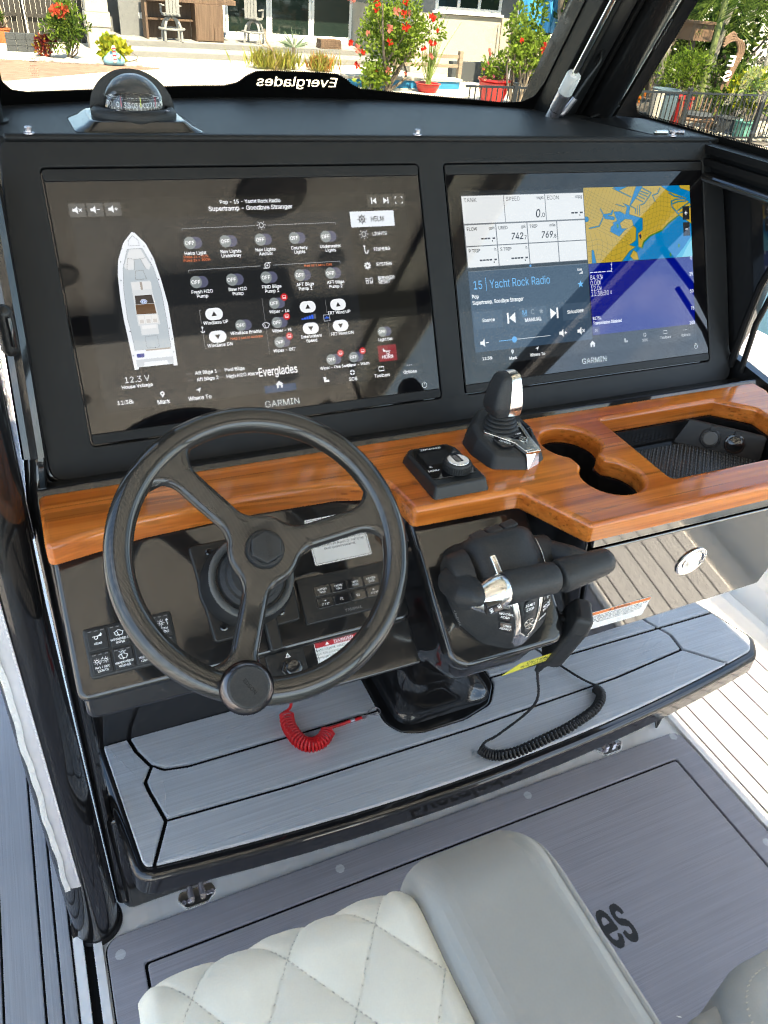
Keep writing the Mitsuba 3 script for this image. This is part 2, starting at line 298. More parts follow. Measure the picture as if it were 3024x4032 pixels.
part(con, 'side_post', cat([tube([(-0.048, 0.972, 0.03), (-0.047, 0.99, 0.70), (-0.043, 1.00, 1.05), (-0.036, 1.03, 1.10)], 0.014), tube([(-0.036, 1.03, 1.10), (-0.03, 1.10, 1.25), (-0.026, 1.20, 1.44)], 0.016)]), 'm_gloss')
part(con, 'base_panel', mv(slab(rrect(-0.01, 0.06, 1.30, 0.27, 0.02).difference(rrect(-0.002, 0.068, 1.292, 0.262, 0.015)), 0, 0.004, 0.001), (0, 0.9535, 0), rx=90), 'm_gloss')

# lower helm panel and the box behind it
part(con, 'helm_panel', HELM(slab(rrect(-0.036, -0.207, 0.432, 0.03, 0.014), -0.016, 0.0, 0.0075, n=4)), 'm_gloss', label='gloss black panel with the switches behind the wheel')
part(con, 'helm_box', prismx(rp(Polygon([(0.740, 0.906), (0.741, 0.866), (0.760, 0.848), (1.06, 0.86), (1.06, 1.03), (0.900, 1.035)]), 0.008), -0.030, 0.428, 0.012), 'm_gloss')
part(con, 'helm_ledge', HELM(slab(rrect(0.195, -0.236, 0.43, -0.2055, 0.004), -0.03, -0.011, 0.003)), 'm_gloss')
# drawer on starboard
dr_o = rp(Polygon([(0.716, -0.066), (0.776, -0.306), (1.198, -0.288), (1.205, -0.24), (1.205, -0.066)]), 0.006)
dw = part(con, 'drawer', DRAW(slab(dr_o, -0.02, 0.0, 0.003)), 'm_smoked', label='mirror-like black drawer front that reflects the deck')
part(con, 'drawer_strip', DRAW(slab(rp(Polygon([(0.706, -0.022), (0.7145, -0.060), (1.205, -0.060), (1.205, -0.022)]), 0.003), -0.02, 0.0, 0.002)), 'm_smoked')
part(con, 'drawer_box', DRAW(slab(rp(Polygon([(0.700, -0.005), (0.770, -0.312), (1.21, -0.295), (1.215, -0.005)]), 0.006), -0.030, -0.021, 0.003)), 'm_gloss')
part(con, 'drawer_case', cat([hull((0.785, 0.745, 0.80, 0.004), (1.205, 0.745, 0.80, 0.004), (0.74, 0.735, 0.985, 0.004), (1.205, 0.735, 0.985, 0.004), (0.785, 1.09, 0.80, 0.004), (1.205, 1.09, 0.80, 0.004), (0.74, 1.09, 0.985, 0.004), (1.205, 1.09, 0.985, 0.004))]), 'm_gloss')
part(con, 'drawer_side', cat([hull((1.215, 0.705, 1.03, 0.004), (1.315, 0.80, 1.03, 0.004), (1.315, 0.86, 0.80, 0.004), (1.21, 0.735, 0.785, 0.004), (1.315, 1.1, 1.03, 0.004), (1.215, 1.1, 0.785, 0.004))]), 'm_gloss')
k = part(con, 'drawer_latch', DRAW(mv(lathe([(0.031, 0.0), (0.0315, 0.002), (0.029, 0.0035), (0.0245, 0.0035), (0.0225, 0.002), (0.0220, 0.0006), (0.019, 0.0006), (0.0175, 0.0022), (0.012, 0.0022), (0.008, 0.001), (0.0, 0.001)], 40), (0.962, -0.158, 0.0005))), 'm_chrome', label='round polished pull latch')
part(con, 'pod_wedge', cat([hull((0.655, 0.79, 1.043, 0.004), (0.69, 0.712, 1.043, 0.004), (0.700, 0.702, 1.035, 0.004), (0.768, 0.738, 0.77, 0.004), (0.655, 0.93, 0.80, 0.004), (0.655, 0.93, 1.043, 0.004), (0.78, 0.97, 0.77, 0.004), (0.66, 0.83, 0.93, 0.004))]), 'm_gloss')
# throttle pod: plate, flowing body, foot on the step
pod = part(con, 'pod', POD(slab(rrect(0.448, -0.229, 0.645, 0.02, 0.030, 8), -0.030, 0.0, 0.0085, rb=0.008, n=4)), 'm_gloss', label='gloss black pod that carries the throttle')
def hres(c, m=40):
    L = LineString(np.vstack([c, c[:1]])); return np.array([L.interpolate(t, normalized=True).coords[0] for t in np.linspace(0, 1, m, endpoint=False)])
def ring4(o, x0, x1, y0, y1, z, r, tilt=0.0, n=7):
    c = np.array(rrect(x0, y0, x1, y1, r, n).exterior.coords)[:-1]; ym = (y0 + y1) / 2
    return np.c_[c[:, 0], c[:, 1], z + (c[:, 1] - ym) * tilt]
rings = [ring4(0, 0.462, 0.632, 0.640, 0.800, 0.955, 0.03, 0.80), ring4(0, 0.470, 0.625, 0.675, 0.86, 0.885, 0.03, 0.75), ring4(0, 0.490, 0.622, 0.755, 0.96, 0.80, 0.035, 0.6), ring4(0, 0.520, 0.630, 0.845, 1.05, 0.68, 0.04, 0.3),
         ring4(0, 0.548, 0.655, 0.900, 1.10, 0.56, 0.04, 0.1), ring4(0, 0.560, 0.69, 0.925, 1.12, 0.47, 0.04, 0.0), ring4(0, 0.562, 0.745, 0.936, 1.13, 0.41, 0.04), ring4(0, 0.556, 0.79, 0.930, 1.14, 0.385, 0.04), ring4(0, 0.553, 0.80, 0.926, 1.14, 0.36, 0.04)]
rings = np.array([hres(np.asarray(r)) for r in rings]); rings = np.stack([spline(rings[:, j], 44) for j in range(rings.shape[1])], 1)
part(con, 'pod_body', loft(rings), 'm_gloss', smooth=True)
part(con, 'pod_foot', slab(rp(Polygon([(0.533, 1.14), (0.533, 0.955), (0.553, 0.920), (0.595, 0.903), (0.70, 0.902), (0.775, 0.920), (0.815, 0.97), (0.815, 1.14)]), 0.03), 0.355, 0.3765, 0.006), 'm_gloss')
part(con, 'screw', mv(lathe([(0.0, 0.006), (0.004, 0.0055), (0.0075, 0.003), (0.008, 0.0)], 16), (0.518, 1.096, 0.445), rx=90), 'm_steel')

# ---- the padded step
st = thing('footrest_step', 'black step with grey brushed foam planks across the front of the console', 'step')
edge = [(x, 0.752 + 0.060 * ((x - 0.66) / 0.82) ** 2 + 0.010 * max(0, (x - 0.66)) ) for x in np.linspace(-0.015, 1.50, 16)]
stp = rp(Polygon(edge + [(1.545, 0.875), (1.47, 1.13), (-0.052, 1.13)]), 0.035)
part(st, 'tray', slab(stp, 0.315, 0.3700, 0.012, rb=0.006, n=4), 'm_gloss')
inner = stp.buffer(-0.020)
inner = inner.intersection(sbox(-1, 0, 2, 1.097)).difference(rp(Polygon([(0.533, 1.2), (0.533, 0.955), (0.553, 0.920), (0.595, 0.903), (0.70, 0.902), (0.775, 0.920), (0.815, 0.97), (0.82, 1.2)]), 0.03).buffer(0.002))
part(st, 'foam_base', slab(inner.buffer(0.001), 0.3690, 0.3715), 'm_frit')
seam = union_all([LineString([(0.016, 1.12), (0.030, 1.065), (0.050, 1.022), (0.075, 1.001), (0.12, 0.993), (2, 0.983)]).buffer(0.0036), LineString([(0.052, 1.016), (0.035, 0.985), (0.038, 0.965), (0.056, 0.889), (0.012, 0.79)]).buffer(0.0033),
                  LineString([(0.056, 0.889), (0.30, 0.878), (0.7, 0.876), (1.1, 0.886), (1.32, 0.905), (1.425, 0.80), (1.44, 0.78)]).buffer(0.0033), LineString([(1.32, 0.905), (1.328, 0.955), (1.30, 1.02), (1.30, 1.10)]).buffer(0.0033)])
for g in sorted(getattr(inner.difference(seam), 'geoms', [inner]), key=lambda g: -g.area):
    if g.area > 2e-4: part(st, 'plank', slab(g.buffer(-0.0008).buffer(0.0004), 0.3715, 0.3785, 0.0028), 'm_foam_step')
for hx in (0.100, 1.232):
    h = thing('hinge', 'polished steel hinge on the white floor lip under the left end of the step' if hx < 1 else 'polished steel hinge on the white floor lip under the right end of the step', 'hinge')
    part(h, 'leaf', slab(rp(Polygon([(hx - 0.042, 0.938), (hx - 0.028, 0.912), (hx + 0.022, 0.912), (hx + 0.042, 0.932), (hx + 0.036, 0.952), (hx - 0.034, 0.952)]), 0.005), 0.0, 0.0045, 0.0015), 'm_chrome')
    for dx in (-0.013, 0.012): part(h, 'knuckle', tube([(hx + dx, 0.953, 0.010), (hx + dx, 0.926, 0.010)], 0.0065), 'm_steel')
    for dx in (-0.030, -0.018, 0.024, 0.033): part(h, 'screw', mv(lathe([(0, 0.0015), (0.002, 0.0012), (0.0045, 0.0022), (0.0052, 0.0)], 12), (hx + dx, 0.926 + 0.004 * (dx > 0), 0.0045)), 'm_steel')

# ---- teak shelf
tk = rp(Polygon([(-0.040, 0.966), (1.292, 0.970), (1.292, 0.93), (1.21, 0.80), (1.225, 0.665), (0.667, 0.664), (0.617, 0.772), (0.441, 0.776), (0.434, 0.853), (0.36, 0.872), (0.22, 0.876), (0.08, 0.868), (-0.040, 0.844)]), 0.009, 6)
holes = rp(union_all([circ(0.779, 0.876, 0.0505, 20), circ(0.7805, 0.765, 0.0495, 20), sbox(0.752, 0.79, 0.802, 0.85)]), 0.010, 8)
tray = rp(Polygon([(0.880, 0.927), (1.150, 0.927), (1.205, 0.875), (1.190, 0.730), (0.872, 0.730)]), 0.008, 6)
sh = thing('teak_shelf', 'varnished orange-brown teak shelf with cup holders and a tray cut into it', 'shelf')
part(sh, 'board', slab(tk.difference(holes).difference(tray), 1.046, 1.080, 0.008, rb=0.004, n=5), 'm_teak', smooth=50)
part(sh, 'cup_well', slab(holes.buffer(0.004).difference(holes.buffer(-0.0015)), 0.955, 1.0455), 'm_gloss', smooth=60)
part(sh, 'cup_floor', cat([slab(holes.buffer(0.004), 0.950, 0.955)]), 'm_frit')
part(sh, 'cup_drain', mv(lathe([(0, 0.003), (0.012, 0.003), (0.02, 0.0008), (0.02, 0.0)], 24), (0.757, 0.742, 0.9552)), 'm_grey_plastic')
part(sh, 'tray_wall', slab(tray.buffer(0.004).difference(tray.buffer(-0.0025)), 1.000, 1.0455), 'm_gloss')
part(sh, 'tray_floor', slab(tray.buffer(0.004), 0.996, 1.000), 'm_gloss')
tm_ = thing('tray_mat', 'black woven carbon-look mat lying in the teak tray', 'mat')
part(tm_, 'sheet', slab(rp(Polygon([(0.884, 0.917), (1.120, 0.914), (1.182, 0.862), (1.180, 0.738), (0.882, 0.738)]), 0.01), 1.0002, 1.0030, 0.001), 'm_weave')
rb_ = random.Random(5); mt = []
mo = rp(Polygon([(0.886, 0.915), (1.119, 0.912), (1.180, 0.861), (1.178, 0.740), (0.884, 0.740)]), 0.01); mp_ = []
for i in range(62):
    for j in range(37):
        x, y = 0.884 + 0.0049 * i, 0.741 + 0.0049 * j
        if mo.contains(Point(x, y)) and (i + j) % 2 == 0: mp_.append((x, y))
uv_ = np.array([[-1, -1], [1, -1], [1, 1], [-1, 1]], float); V, F = [], []
for q, (x, y) in enumerate(mp_):
    b = len(V); V += [(x + 0.0022 * c[0], y + 0.0022 * c[1], 1.0031) for c in uv_] + [(x, y, 1.0049)]
    F += [(b, b + 1, b + 4), (b + 1, b + 2, b + 4), (b + 2, b + 3, b + 4), (b + 3, b, b + 4)]
part(tm_, 'weave', tm(V, F), 'm_weave', smooth=False, kind='stuff')
# corner panel of the tray with two sockets
cp = Axes((1.138, 0.872, 1.024), (0.70, -0.71, 0.0), (-0.66, -0.65, 0.36))
part(sh, 'socket_panel', cp(slab(rrect(-0.085, -0.026, 0.075, 0.026, 0.008), -0.012, 0.0, 0.003)), 'm_plastic')
for j, (dx, lab, nm) in enumerate(((-0.021, 'matt black capped power socket in the tray corner nearest the dash', 0), (0.023, 'shiny black capped socket on the tray corner nearest the seat', 1))):
    s_ = thing('power_socket', lab, 'socket')
    part(s_, 'rim', cp(mv(lathe([(0.0185, 0.0), (0.0185, 0.003), (0.017, 0.0045), (0.0145, 0.0045), (0.0145, 0.0)], 32), (dx, -0.001, 0))), 'm_plastic' if j == 0 else 'm_gloss')
    part(s_, 'cap', cp(mv(lathe([(0.014, 0.0), (0.014, 0.005), (0.012, 0.007), (0.006, 0.0066), (0.0, 0.0066)] if j == 0 else [(0.014, 0.0), (0.014, 0.006), (0.0095, 0.009), (0.0, 0.0095)], 32), (dx, -0.001, 0.0003))), 'm_grey_plastic' if j == 0 else 'm_gloss')
    part(s_, 'tab', cp(mv(slab(rrect(-0.005, 0.012, 0.005, 0.023, 0.002), 0.003, 0.0065, 0.001), (dx, 0, 0))), 'm_plastic')

# ---- windshield, pillars, hardtop
RAKE = np.array([0, -0.5, 0.8660254])
def ws(x, s, w=0.0):
    """A point of the raked, bowed glass: x to starboard, s up the slope from its foot, w towards the helm."""
    return np.array([x, 1.662 - 0.43 * (x - 0.62) ** 2, 1.476]) + RAKE * s + np.array([0, -0.866, -0.5]) * w
wd = thing('windshield', 'raked windshield with a black printed border and a mirrored name left clear in it', 'windshield')
def on_ws(poly, w0, w1):
    """A flat outline in (x, s) laid on the bowed glass as a thin sheet; cut into strips so that it follows the curve."""
    ms = []
    for i in range(-2, 30):
        c = poly.intersection(sbox(i * 0.045, -1, i * 0.045 + 0.045, 2))
        for g in getattr(c, 'geoms', [c]):
            if g.geom_type == 'Polygon' and g.area > 1e-8:
                ms.append(slab(g, w0, w1))
    m = cat(ms); q = np.asarray(m.vertices); return tm(np.array([ws(a, b, c) for a, b, c in q]), m.faces)
xs_ = np.linspace(-0.03, 1.235, 40)
part(wd, 'glass', tm([ws(x, s) for x in xs_ for s in (-0.01, 0.80)], [f for i in range(39) for f in ((2 * i, 2 * i + 2, 2 * i + 3), (2 * i, 2 * i + 3, 2 * i + 1))]), 'm_pane', smooth=True)
clear = rp(Polygon([(0.018, 0.9), (0.018, 0.042), (0.030, 0.026), (0.055, 0.0205), (0.155, 0.020), (0.33, 0.023), (0.405, 0.0235), (0.430, 0.030), (0.447, 0.044), (0.466, 0.0535), (0.50, 0.055), (0.60, 0.054), (0.636, 0.052), (0.655, 0.043), (0.672, 0.030), (0.692, 0.0215), (0.854, 0.013), (1.00, 0.008), (1.040, 0.013), (1.060, 0.028), (1.067, 0.06), (1.067, 0.9)]), 0.006)
let = text('Everglades', 0.0200, bold=True, sx=0.88, depth=1.0); v = np.asarray(let.vertices); v2 = v[:, :2] * [1, 1]; ltri = np.asarray(let.faces); up_ = np.all(v[ltri][:, :, 2] > 0.5, 1)
lp = union_all([Polygon(v2[t]).buffer(1e-6) for t in ltri[up_]]).simplify(0.0002); lw = lp.bounds[2] - lp.bounds[0]
lp = affinity.translate(affinity.scale(lp, -0.168 / lw, 1, origin=(0, 0)), 0.554, 0.0335)      # read from inside it stands mirrored
frit = Polygon([(-0.03, -0.01), (1.235, -0.01), (1.235, 0.80), (-0.03, 0.80)]).difference(clear).difference(lp)
part(wd, 'border', on_ws(frit, 0.0006, 0.0014), 'm_frit', smooth=False, label='black printed border with the name cut out of it')
dots = []
for x in np.linspace(0.06, 1.02, 210):
    s = clear.intersection(LineString([(x, -0.1), (x, 0.5)])).bounds[1]; dots.append(circ(x, s + 0.0006, 0.0012, 3))
part(wd, 'border_dots', on_ws(union_all(dots), 0.0006, 0.0014), 'm_frit', smooth=False, kind='stuff')
mk = []
for i, s in enumerate(('Taylor', 'Made', 'TEMPERED', 'SAFETY GLASS', 'AS2 DOT81 M-3', '900154467 C', 'E  U  S   83', 'M    10')):
    m = text(s, (0.0034, 0.0030, 0.0016, 0.0016, 0.0016, 0.0016, 0.0018, 0.0018)[i], bold=i < 2, flat=True); mk.append(mv(m, (0, -0.0042 * i - 0.004 * (i > 1), 0)))
m = cat(mk); q = np.asarray(m.vertices); part(wd, 'maker_mark', tm(np.array([ws(0.068 - a, 0.078 + b, 0.001) for a, b, c in q]), m.faces), 'm_ink', smooth=False, label='small etched maker text in the lower left of the glass')

# starboard pillar: strut, channels, round tube
fr = thing('windshield_post', 'black aluminium frame and round tube that hold the windshield and side window', 'frame')
PB = Frame((0, 1.50, 1.474), -30)
def rail(x0, x1, w0, w1, v0=-0.06, v1=0.92, r=0.003): return PB(mv(slab(rrect(x0, v0, x1, v1, r), w0, w1, r), (0, 0, 0)))
part(fr, 'pillar', cat([rail(1.070, 1.240, -0.115, -0.020), rail(1.088, 1.096, -0.018, 0.004), rail(1.140, 1.150, -0.018, -0.004)]), 'm_frame')
part(fr, 'pillar_web', rail(1.0975, 1.139, -0.018, -0.011), 'm_plastic')
part(fr, 'pillar_tube', tube([PB.p(1.183, -0.07, 0.0), PB.p(1.183, 0.95, 0.0)], 0.031, 28), 'm_tube', label='round black pillar tube')
part(fr, 'slot', PB(slab(rrect(1.113, 0.112, 1.127, 0.142, 0.0068), -0.0108, -0.0095)), 'm_pit')
rng = random.Random(3)
def weld(p0, p1, n, r=0.0045): return cat([mv(trimesh.creation.icosphere(subdivisions=1, radius=r * rng.uniform(0.8, 1.25)), np.array(p0) + (np.array(p1) - np.array(p0)) * (i + 0.5) / n) for i in range(n)])
part(fr, 'weld', weld((1.150, 1.475, 1.474), (1.205, 1.46, 1.50), 12), 'm_frame', kind='stuff')
part(fr, 'weld', weld(PB.p(1.207, 0.17, 0.022), PB.p(1.206, 0.23, 0.022), 9, 0.004), 'm_frame', kind='stuff')
part(fr, 'sill', cat([bx(1.255, 0.2, 1.452, 1.33, 1.56, 1.466), bx(1.25, 0.2, 1.432, 1.27, 1.5, 1.444), bx(1.268, 0.2, 1.405, 1.33, 1.45, 1.45)]), 'm_frame')
part(fr, 'sill_cap', prismy(rp(Polygon([(1.245, 1.405), (1.24, 1.413), (1.25, 1.420), (1.275, 1.422), (1.275, 1.405)]), 0.003), 0.2, 1.30), 'm_gloss')
part(fr, 'corner_plate', cat([hull((1.11, 1.45, 1.474, 0.003), (1.27, 1.46, 1.474, 0.003), (1.27, 1.26, 1.472, 0.003), (1.17, 1.26, 1.472, 0.003))]), 'm_frame')
part(fr, 'weld', weld((1.215, 1.30, 1.478), (1.245, 1.295, 1.478), 8, 0.004), 'm_steel', kind='stuff')
part(fr, 'clip', hull((1.172, 1.292, 1.478, 0.004), (1.195, 1.290, 1.478, 0.005), n=2), 'm_chrome')
part(fr, 'port_pillar', PB(slab(rrect(-0.12, -0.06, -0.035, 0.92, 0.004), -0.12, -0.02, 0.003)), 'm_frame')
part(fr, 'header', tube([(x, 1.662 - 0.43 * (x - 0.62) ** 2 - 0.385, 2.14) for x in np.linspace(-0.08, 1.25, 20)], 0.035, 16), 'm_frame')
sw = thing('side_window', 'starboard side window with a dotted black border, garden seen through it', 'window')
SWo = [(1.62, 1.462), (1.205, 2.18), (-0.9, 2.18), (-0.9, 1.462)]
def on_side(poly, x0, x1):
    m = slab(poly, x0, x1); v = np.asarray(m.vertices); return tm(np.stack([v[:, 2], v[:, 0], v[:, 1]], 1), m.faces)
part(sw, 'glass', tm([(1.302, *p) for p in SWo], [(0, 1, 2), (0, 2, 3)]), 'm_pane', smooth=False)
swc = rp(Polygon([(1.535, 1.478), (1.15, 2.145), (-0.85, 2.145), (-0.85, 1.476)]), 0.022)
part(sw, 'border', on_side(Polygon(SWo).difference(swc), 1.3005, 1.3014), 'm_frit', smooth=False)
dots = [circ(p.x, p.y, 0.0016, 3) for p in (swc.exterior.interpolate(t) for t in np.arange(0, swc.exterior.length, 0.0042)) if p.y > 0.85 and p.x < 2.1]
dots += [affinity.translate(d, 0.0021 * 0, 0.0028) for d in dots if d.centroid.y < 1.49]
part(sw, 'border_dots', on_side(union_all(dots), 1.3003, 1.3009), 'm_frit', smooth=False, kind='stuff')
# gas strut on the frame
gs = thing('gas_strut', 'steel window strut with a white collar beside the right windshield edge', 'strut')
gp = lambda v, x=1.052, w=0.022: PB.p(x, v, w)
part(gs, 'cylinder', cat([tube([gp(-0.055), gp(0.030)], 0.0135, 20), tube([gp(0.032), gp(0.068)], 0.0142, 20)]), 'm_steel')
part(gs, 'rod', tube([gp(0.06), gp(0.5)], 0.0055, 14), 'm_chrome')
part(gs, 'collar', tube([gp(0.069), gp(0.071), gp(0.107), gp(0.110)], [0.0135, 0.0150, 0.0150, 0.0135], 20), 'm_white', label='white plastic collar')
part(gs, 'elbow', cat([tube([gp(0.024), PB.p(1.070, 0.024, 0.026), PB.p(1.076, 0.036, 0.026)], 0.0058, 12), tube([PB.p(1.074, 0.032, 0.026), PB.p(1.084, 0.058, 0.022)], 0.0062, 12)]), 'm_steel')
part(gs, 'cable', tube(spline([PB.p(1.083, 0.056, 0.022), PB.p(1.096, 0.090, 0.014), PB.p(1.112, 0.125, 0.004), PB.p(1.121, 0.138, -0.02)], 20), 0.0032, 10), 'm_plastic')
gs = thing('port_strut', 'dark tube rising from the dash top at the left edge of the windshield', 'strut')
part(gs, 'tube', tube([(-0.014, 1.358, 1.470), (-0.014, 1.20, 1.744), (-0.014, 0.95, 2.177)], 0.024, 20), 'm_tube')
part(gs, 'foot', mv(lathe([(0.030, 0), (0.030, 0.003), (0.026, 0.005), (0.0, 0.005)], 24), (-0.014, 1.360, 1.4747)), 'm_frame')
# fittings on the dash lip
for i, x in enumerate((0.037, 0.630, 1.176)):
    s_ = thing('snap_stud', ('steel snap stud on the dash lip by the compass', 'steel snap stud at the middle of the dash lip', 'steel snap stud at the right end of the dash lip')[i], 'stud')
    part(s_, 'base', mv(lathe([(0.0075, 0), (0.0075, 0.0015), (0.006, 0.0022), (0, 0.0022)], 18), (x, 1.2485, 1.479)), 'm_steel')
    part(s_, 'head', mv(lathe([(0.0048, 0.002), (0.0042, 0.004), (0.0052, 0.0075), (0.0045, 0.009), (0, 0.0092)], 18), (x, 1.2485, 1.479)), 'm_steel')

# hardtop overhead (out of frame; it shades the helm and shows in every glossy face)
ht = thing('hardtop', 'pale hardtop over the helm with black beams under it', 'roof')
part(ht, 'panel', slab(rrect(-0.62, -1.75, 1.62, 1.55, 0.15), 2.18, 2.26, 0.02, 0.02), 'm_ceiling')
for y in (-1.45, -0.35): part(ht, 'cross_beam', bx(-0.455, y, 2.10, 1.455, y + 0.06, 2.178), 'm_frame')
for x in (-0.52, 1.46): part(ht, 'side_beam', bx(x, -1.7, 2.11, x + 0.06, 1.35, 2.178), 'm_frame')
for x, y in ((0.1, -0.05), (1.0, -0.05), (0.1, -0.9), (1.0, -0.9)):
    part(ht, 'light', mv(lathe([(0.05, 0.0), (0.048, -0.012), (0.02, -0.016), (0, -0.016)], 24), (x, y, 2.1795)), 'm_grey_plastic')
part(ht, 'added_dark_box', slab(rrect(0.25, -0.30, 0.85, -0.08, 0.03), 2.06, 2.178, 0.01, 0.02), 'm_plastic')  # unseen box, added to break up the pale ceiling in the helm reflections
for x in (-0.10, 1.22):
    lg = thing('added_support', 'unseen dark tube frame added under the hardtop to put dark bars in reflections, %s side' % ('port' if x < 0 else 'starboard'), 'frame')
    part(lg, 'tube', tube(spline([(x, -0.62, 0.0), (x, -0.66, 0.9), (x, -0.80, 1.6), (x, -1.10, 2.10)], 20), 0.032, 14), 'm_tube', smooth=True)  # unseen legs, added so dark bars cross the glossy reflections
    if x < 0: part(lg, 'brace', tube(spline([(x, -0.62, 1.05), (x, -0.40, 1.55), (x, -0.28, 2.10)], 16), 0.026, 14), 'm_tube', smooth=True)
part(ht, 'speaker', mv(lathe([(0.11, 0.0), (0.105, -0.02), (0.03, -0.012), (0, -0.012)], 32), (0.72, 0.30, 2.1795)), 'm_plastic')  # unseen dark disc, added to darken the ceiling mirrored in the helm panel
part(ht, 'added_dark_tube', cat([tube([(-0.3, -1.62, 2.13), (1.3, -1.62, 2.13)], 0.02, 10)]), 'm_tube')  # unseen tube, added for variety in the mirrored ceiling
# port pillar tube with the rolled enclosure curtain
pl = thing('support_leg', 'thick glossy dark support tube at the left of the console', 'pillar')
part(pl, 'tube', tube([(-0.108, 0.953, 0.004), (-0.107, 0.952, 0.5), (-0.105, 0.952, 0.9), (-0.098, 0.953, 1.2), (-0.090, 0.96, 1.5), (-0.085, 0.98, 2.18)], [0.046, 0.0455, 0.0445, 0.0445, 0.045, 0.045], 36), 'm_gloss', smooth=True)
part(pl, 'foot', mv(lathe([(0.052, 0.0), (0.052, 0.006), (0.0465, 0.010)], 36), (-0.108, 0.953, 0.001)), 'm_frame')
cv = thing('enclosure_curtain', 'white zippered canvas edge rolled along the dark support tube', 'canvas')
def curtain_pt(a, z): g = math.radians(a); return np.array([-0.107 + 0.049 * math.cos(g), 0.952 + 0.049 * math.sin(g), z])
zs = np.linspace(0.235, 1.30, 60); V, F = [], []
fl_ = [[-96, 0.0], [-101, 0.0006], [-106, 0.001], [-111, 0.0015], [-115, 0.002], [-119, 0.003]]
for z in zs:
    wob = 0.0018 * math.sin(z * 31) + 0.0014 * math.sin(z * 67 + 1)
    for k_, (a, o) in enumerate(fl_):
        p = curtain_pt(a, z); d_ = np.array([math.cos(math.radians(a)), math.sin(math.radians(a)), 0]); V.append(p + d_ * (o + 0.0008 + wob * k_ / 5))
    for k_, (a, o) in enumerate(fl_[::-1]):
        p = curtain_pt(a, z); d_ = np.array([math.cos(math.radians(a)), math.sin(math.radians(a)), 0]); V.append(p + d_ * (o + wob * (5 - k_) / 5 - 0.0004))
R_ = np.array(V).reshape(60, 12, 3); part(cv, 'cloth', loft(R_), 'm_canvas', smooth=50)
zp = [R_[i, 5] + np.array([-0.003, -0.001, 0]) for i in range(60)]; zl = spline(zp, 330)
part(cv, 'zipper', cat([mv(bx(-0.0045, -0.003, -0.0011, 0.0045, 0.003, 0.0011), p) for p in zl]), 'm_white', smooth=False, kind='stuff')
part(cv, 'stitching', cat([mv(bx(-0.0009, -0.0012, -0.0024, 0.0009, 0.0012, 0.0024), curtain_pt(-98, z) + np.array([-0.0003, -0.0017, 0])) for z in np.arange(0.25, 1.3, 0.0085)]), 'm_print', smooth=False, kind='stuff')
# latch on the console edge by the left screen
lt = thing('cover_latch', 'black oval latch on the console edge left of the left screen', 'latch')
part(lt, 'base', mv(hull((0, 0, 0.02, 0.011), (0, 0, -0.025, 0.011), n=2), (-0.035, 1.010, 1.300), s=(1.0, 1.0, 1.0)), 'm_plastic')
part(lt, 'lever', tube([(-0.030, 0.998, 1.318), (-0.029, 0.994, 1.30), (-0.030, 0.997, 1.282)], 0.0035), 'm_gloss')
# ------------------------------------------------------------------ the two screens and what they show
def lin(c): c = np.asarray(c, float) / 255; return np.where(c < 0.04045, c / 12.92, ((c + 0.055) / 1.055) ** 2.4)
class Show:
    """Flat shapes of one colour each, in the plane of a screen, gathered into one lit mesh."""
    def __init__(s): s.V, s.F, s.C, s.n = [], [], [], 0
    def mesh(s, m, c, z):
        v = np.array(m.vertices); v[:, 2] = z * 0.00006; s.V.append(v); s.F.append(np.array(m.faces) + s.n); s.C.append(np.tile(lin(c) * EM, (len(v), 1))); s.n += len(v)
    def poly(s, g, c, z=1):
        for q in getattr(g, 'geoms', [g]):
            if q.geom_type != 'Polygon' or q.area < 1e-9: continue
            q = orient(q); rings = [np.array(k.coords)[:-1, :2] for k in [q.exterior, *q.interiors]]; f = mapbox_earcut.triangulate_float64(np.vstack(rings), np.cumsum([len(k) for k in rings]).astype(np.uint32)).reshape(-1, 3)
            v = np.vstack(rings); e1, e2 = v[f[:, 1]] - v[f[:, 0]], v[f[:, 2]] - v[f[:, 0]]; bad = e1[:, 0] * e2[:, 1] - e1[:, 1] * e2[:, 0] < 0; f[bad] = f[bad][:, ::-1]
            s.mesh(tm(np.c_[v, v[:, 0] * 0], f), c, z)
    def rect(s, x0, y0, x1, y1, c, z=1, r=0): s.poly(rrect(x0, y0, x1, y1, r) if r else sbox(x0, y0, x1, y1), c, z)
    def line(s, pts, w, c, z=2): s.poly(LineString(pts).buffer(w / 2, cap_style=2), c, z)
    def text(s, t, x, y, h, c=(235, 238, 240), z=4, **k):
        if h < 0.0068: h, c = h * 1.04, tuple(min(255, 1.06 * q) for q in c); k.setdefault('bold', True); k['sx'] = k.get('sx', 1.0) * 0.97
        s.mesh(mv(text(t, h, flat=True, **k), (x, y, 0)), c, z)
    def build(s, F, w): return F(mv(tm(np.vstack(s.V), np.vstack(s.F)), (0, 0, w))), np.vstack(s.C)
W_ = (236, 239, 242); OR = (205, 105, 60)
def speaker(S, x, y, k, sign, c=W_):
    S.poly(Polygon([(x - 0.0055 * k, y - 0.002 * k), (x - 0.002 * k, y - 0.002 * k), (x + 0.0015 * k, y - 0.0055 * k), (x + 0.0015 * k, y + 0.0055 * k), (x - 0.002 * k, y + 0.002 * k), (x - 0.0055 * k, y + 0.002 * k)]), c, 4)
    if sign in '+-': S.rect(x + 0.003 * k, y - 0.0006 * k, x + 0.0075 * k, y + 0.0006 * k, c, 4)
    if sign == '+': S.rect(x + 0.0046 * k, y - 0.0023 * k, x + 0.0058 * k, y + 0.0023 * k, c, 4)
    if sign == 'x':
        for a in (1, -1): S.line([(x + 0.003 * k, y - 0.002 * k * a), (x + 0.007 * k, y + 0.002 * k * a)], 0.0012 * k, c, 4)
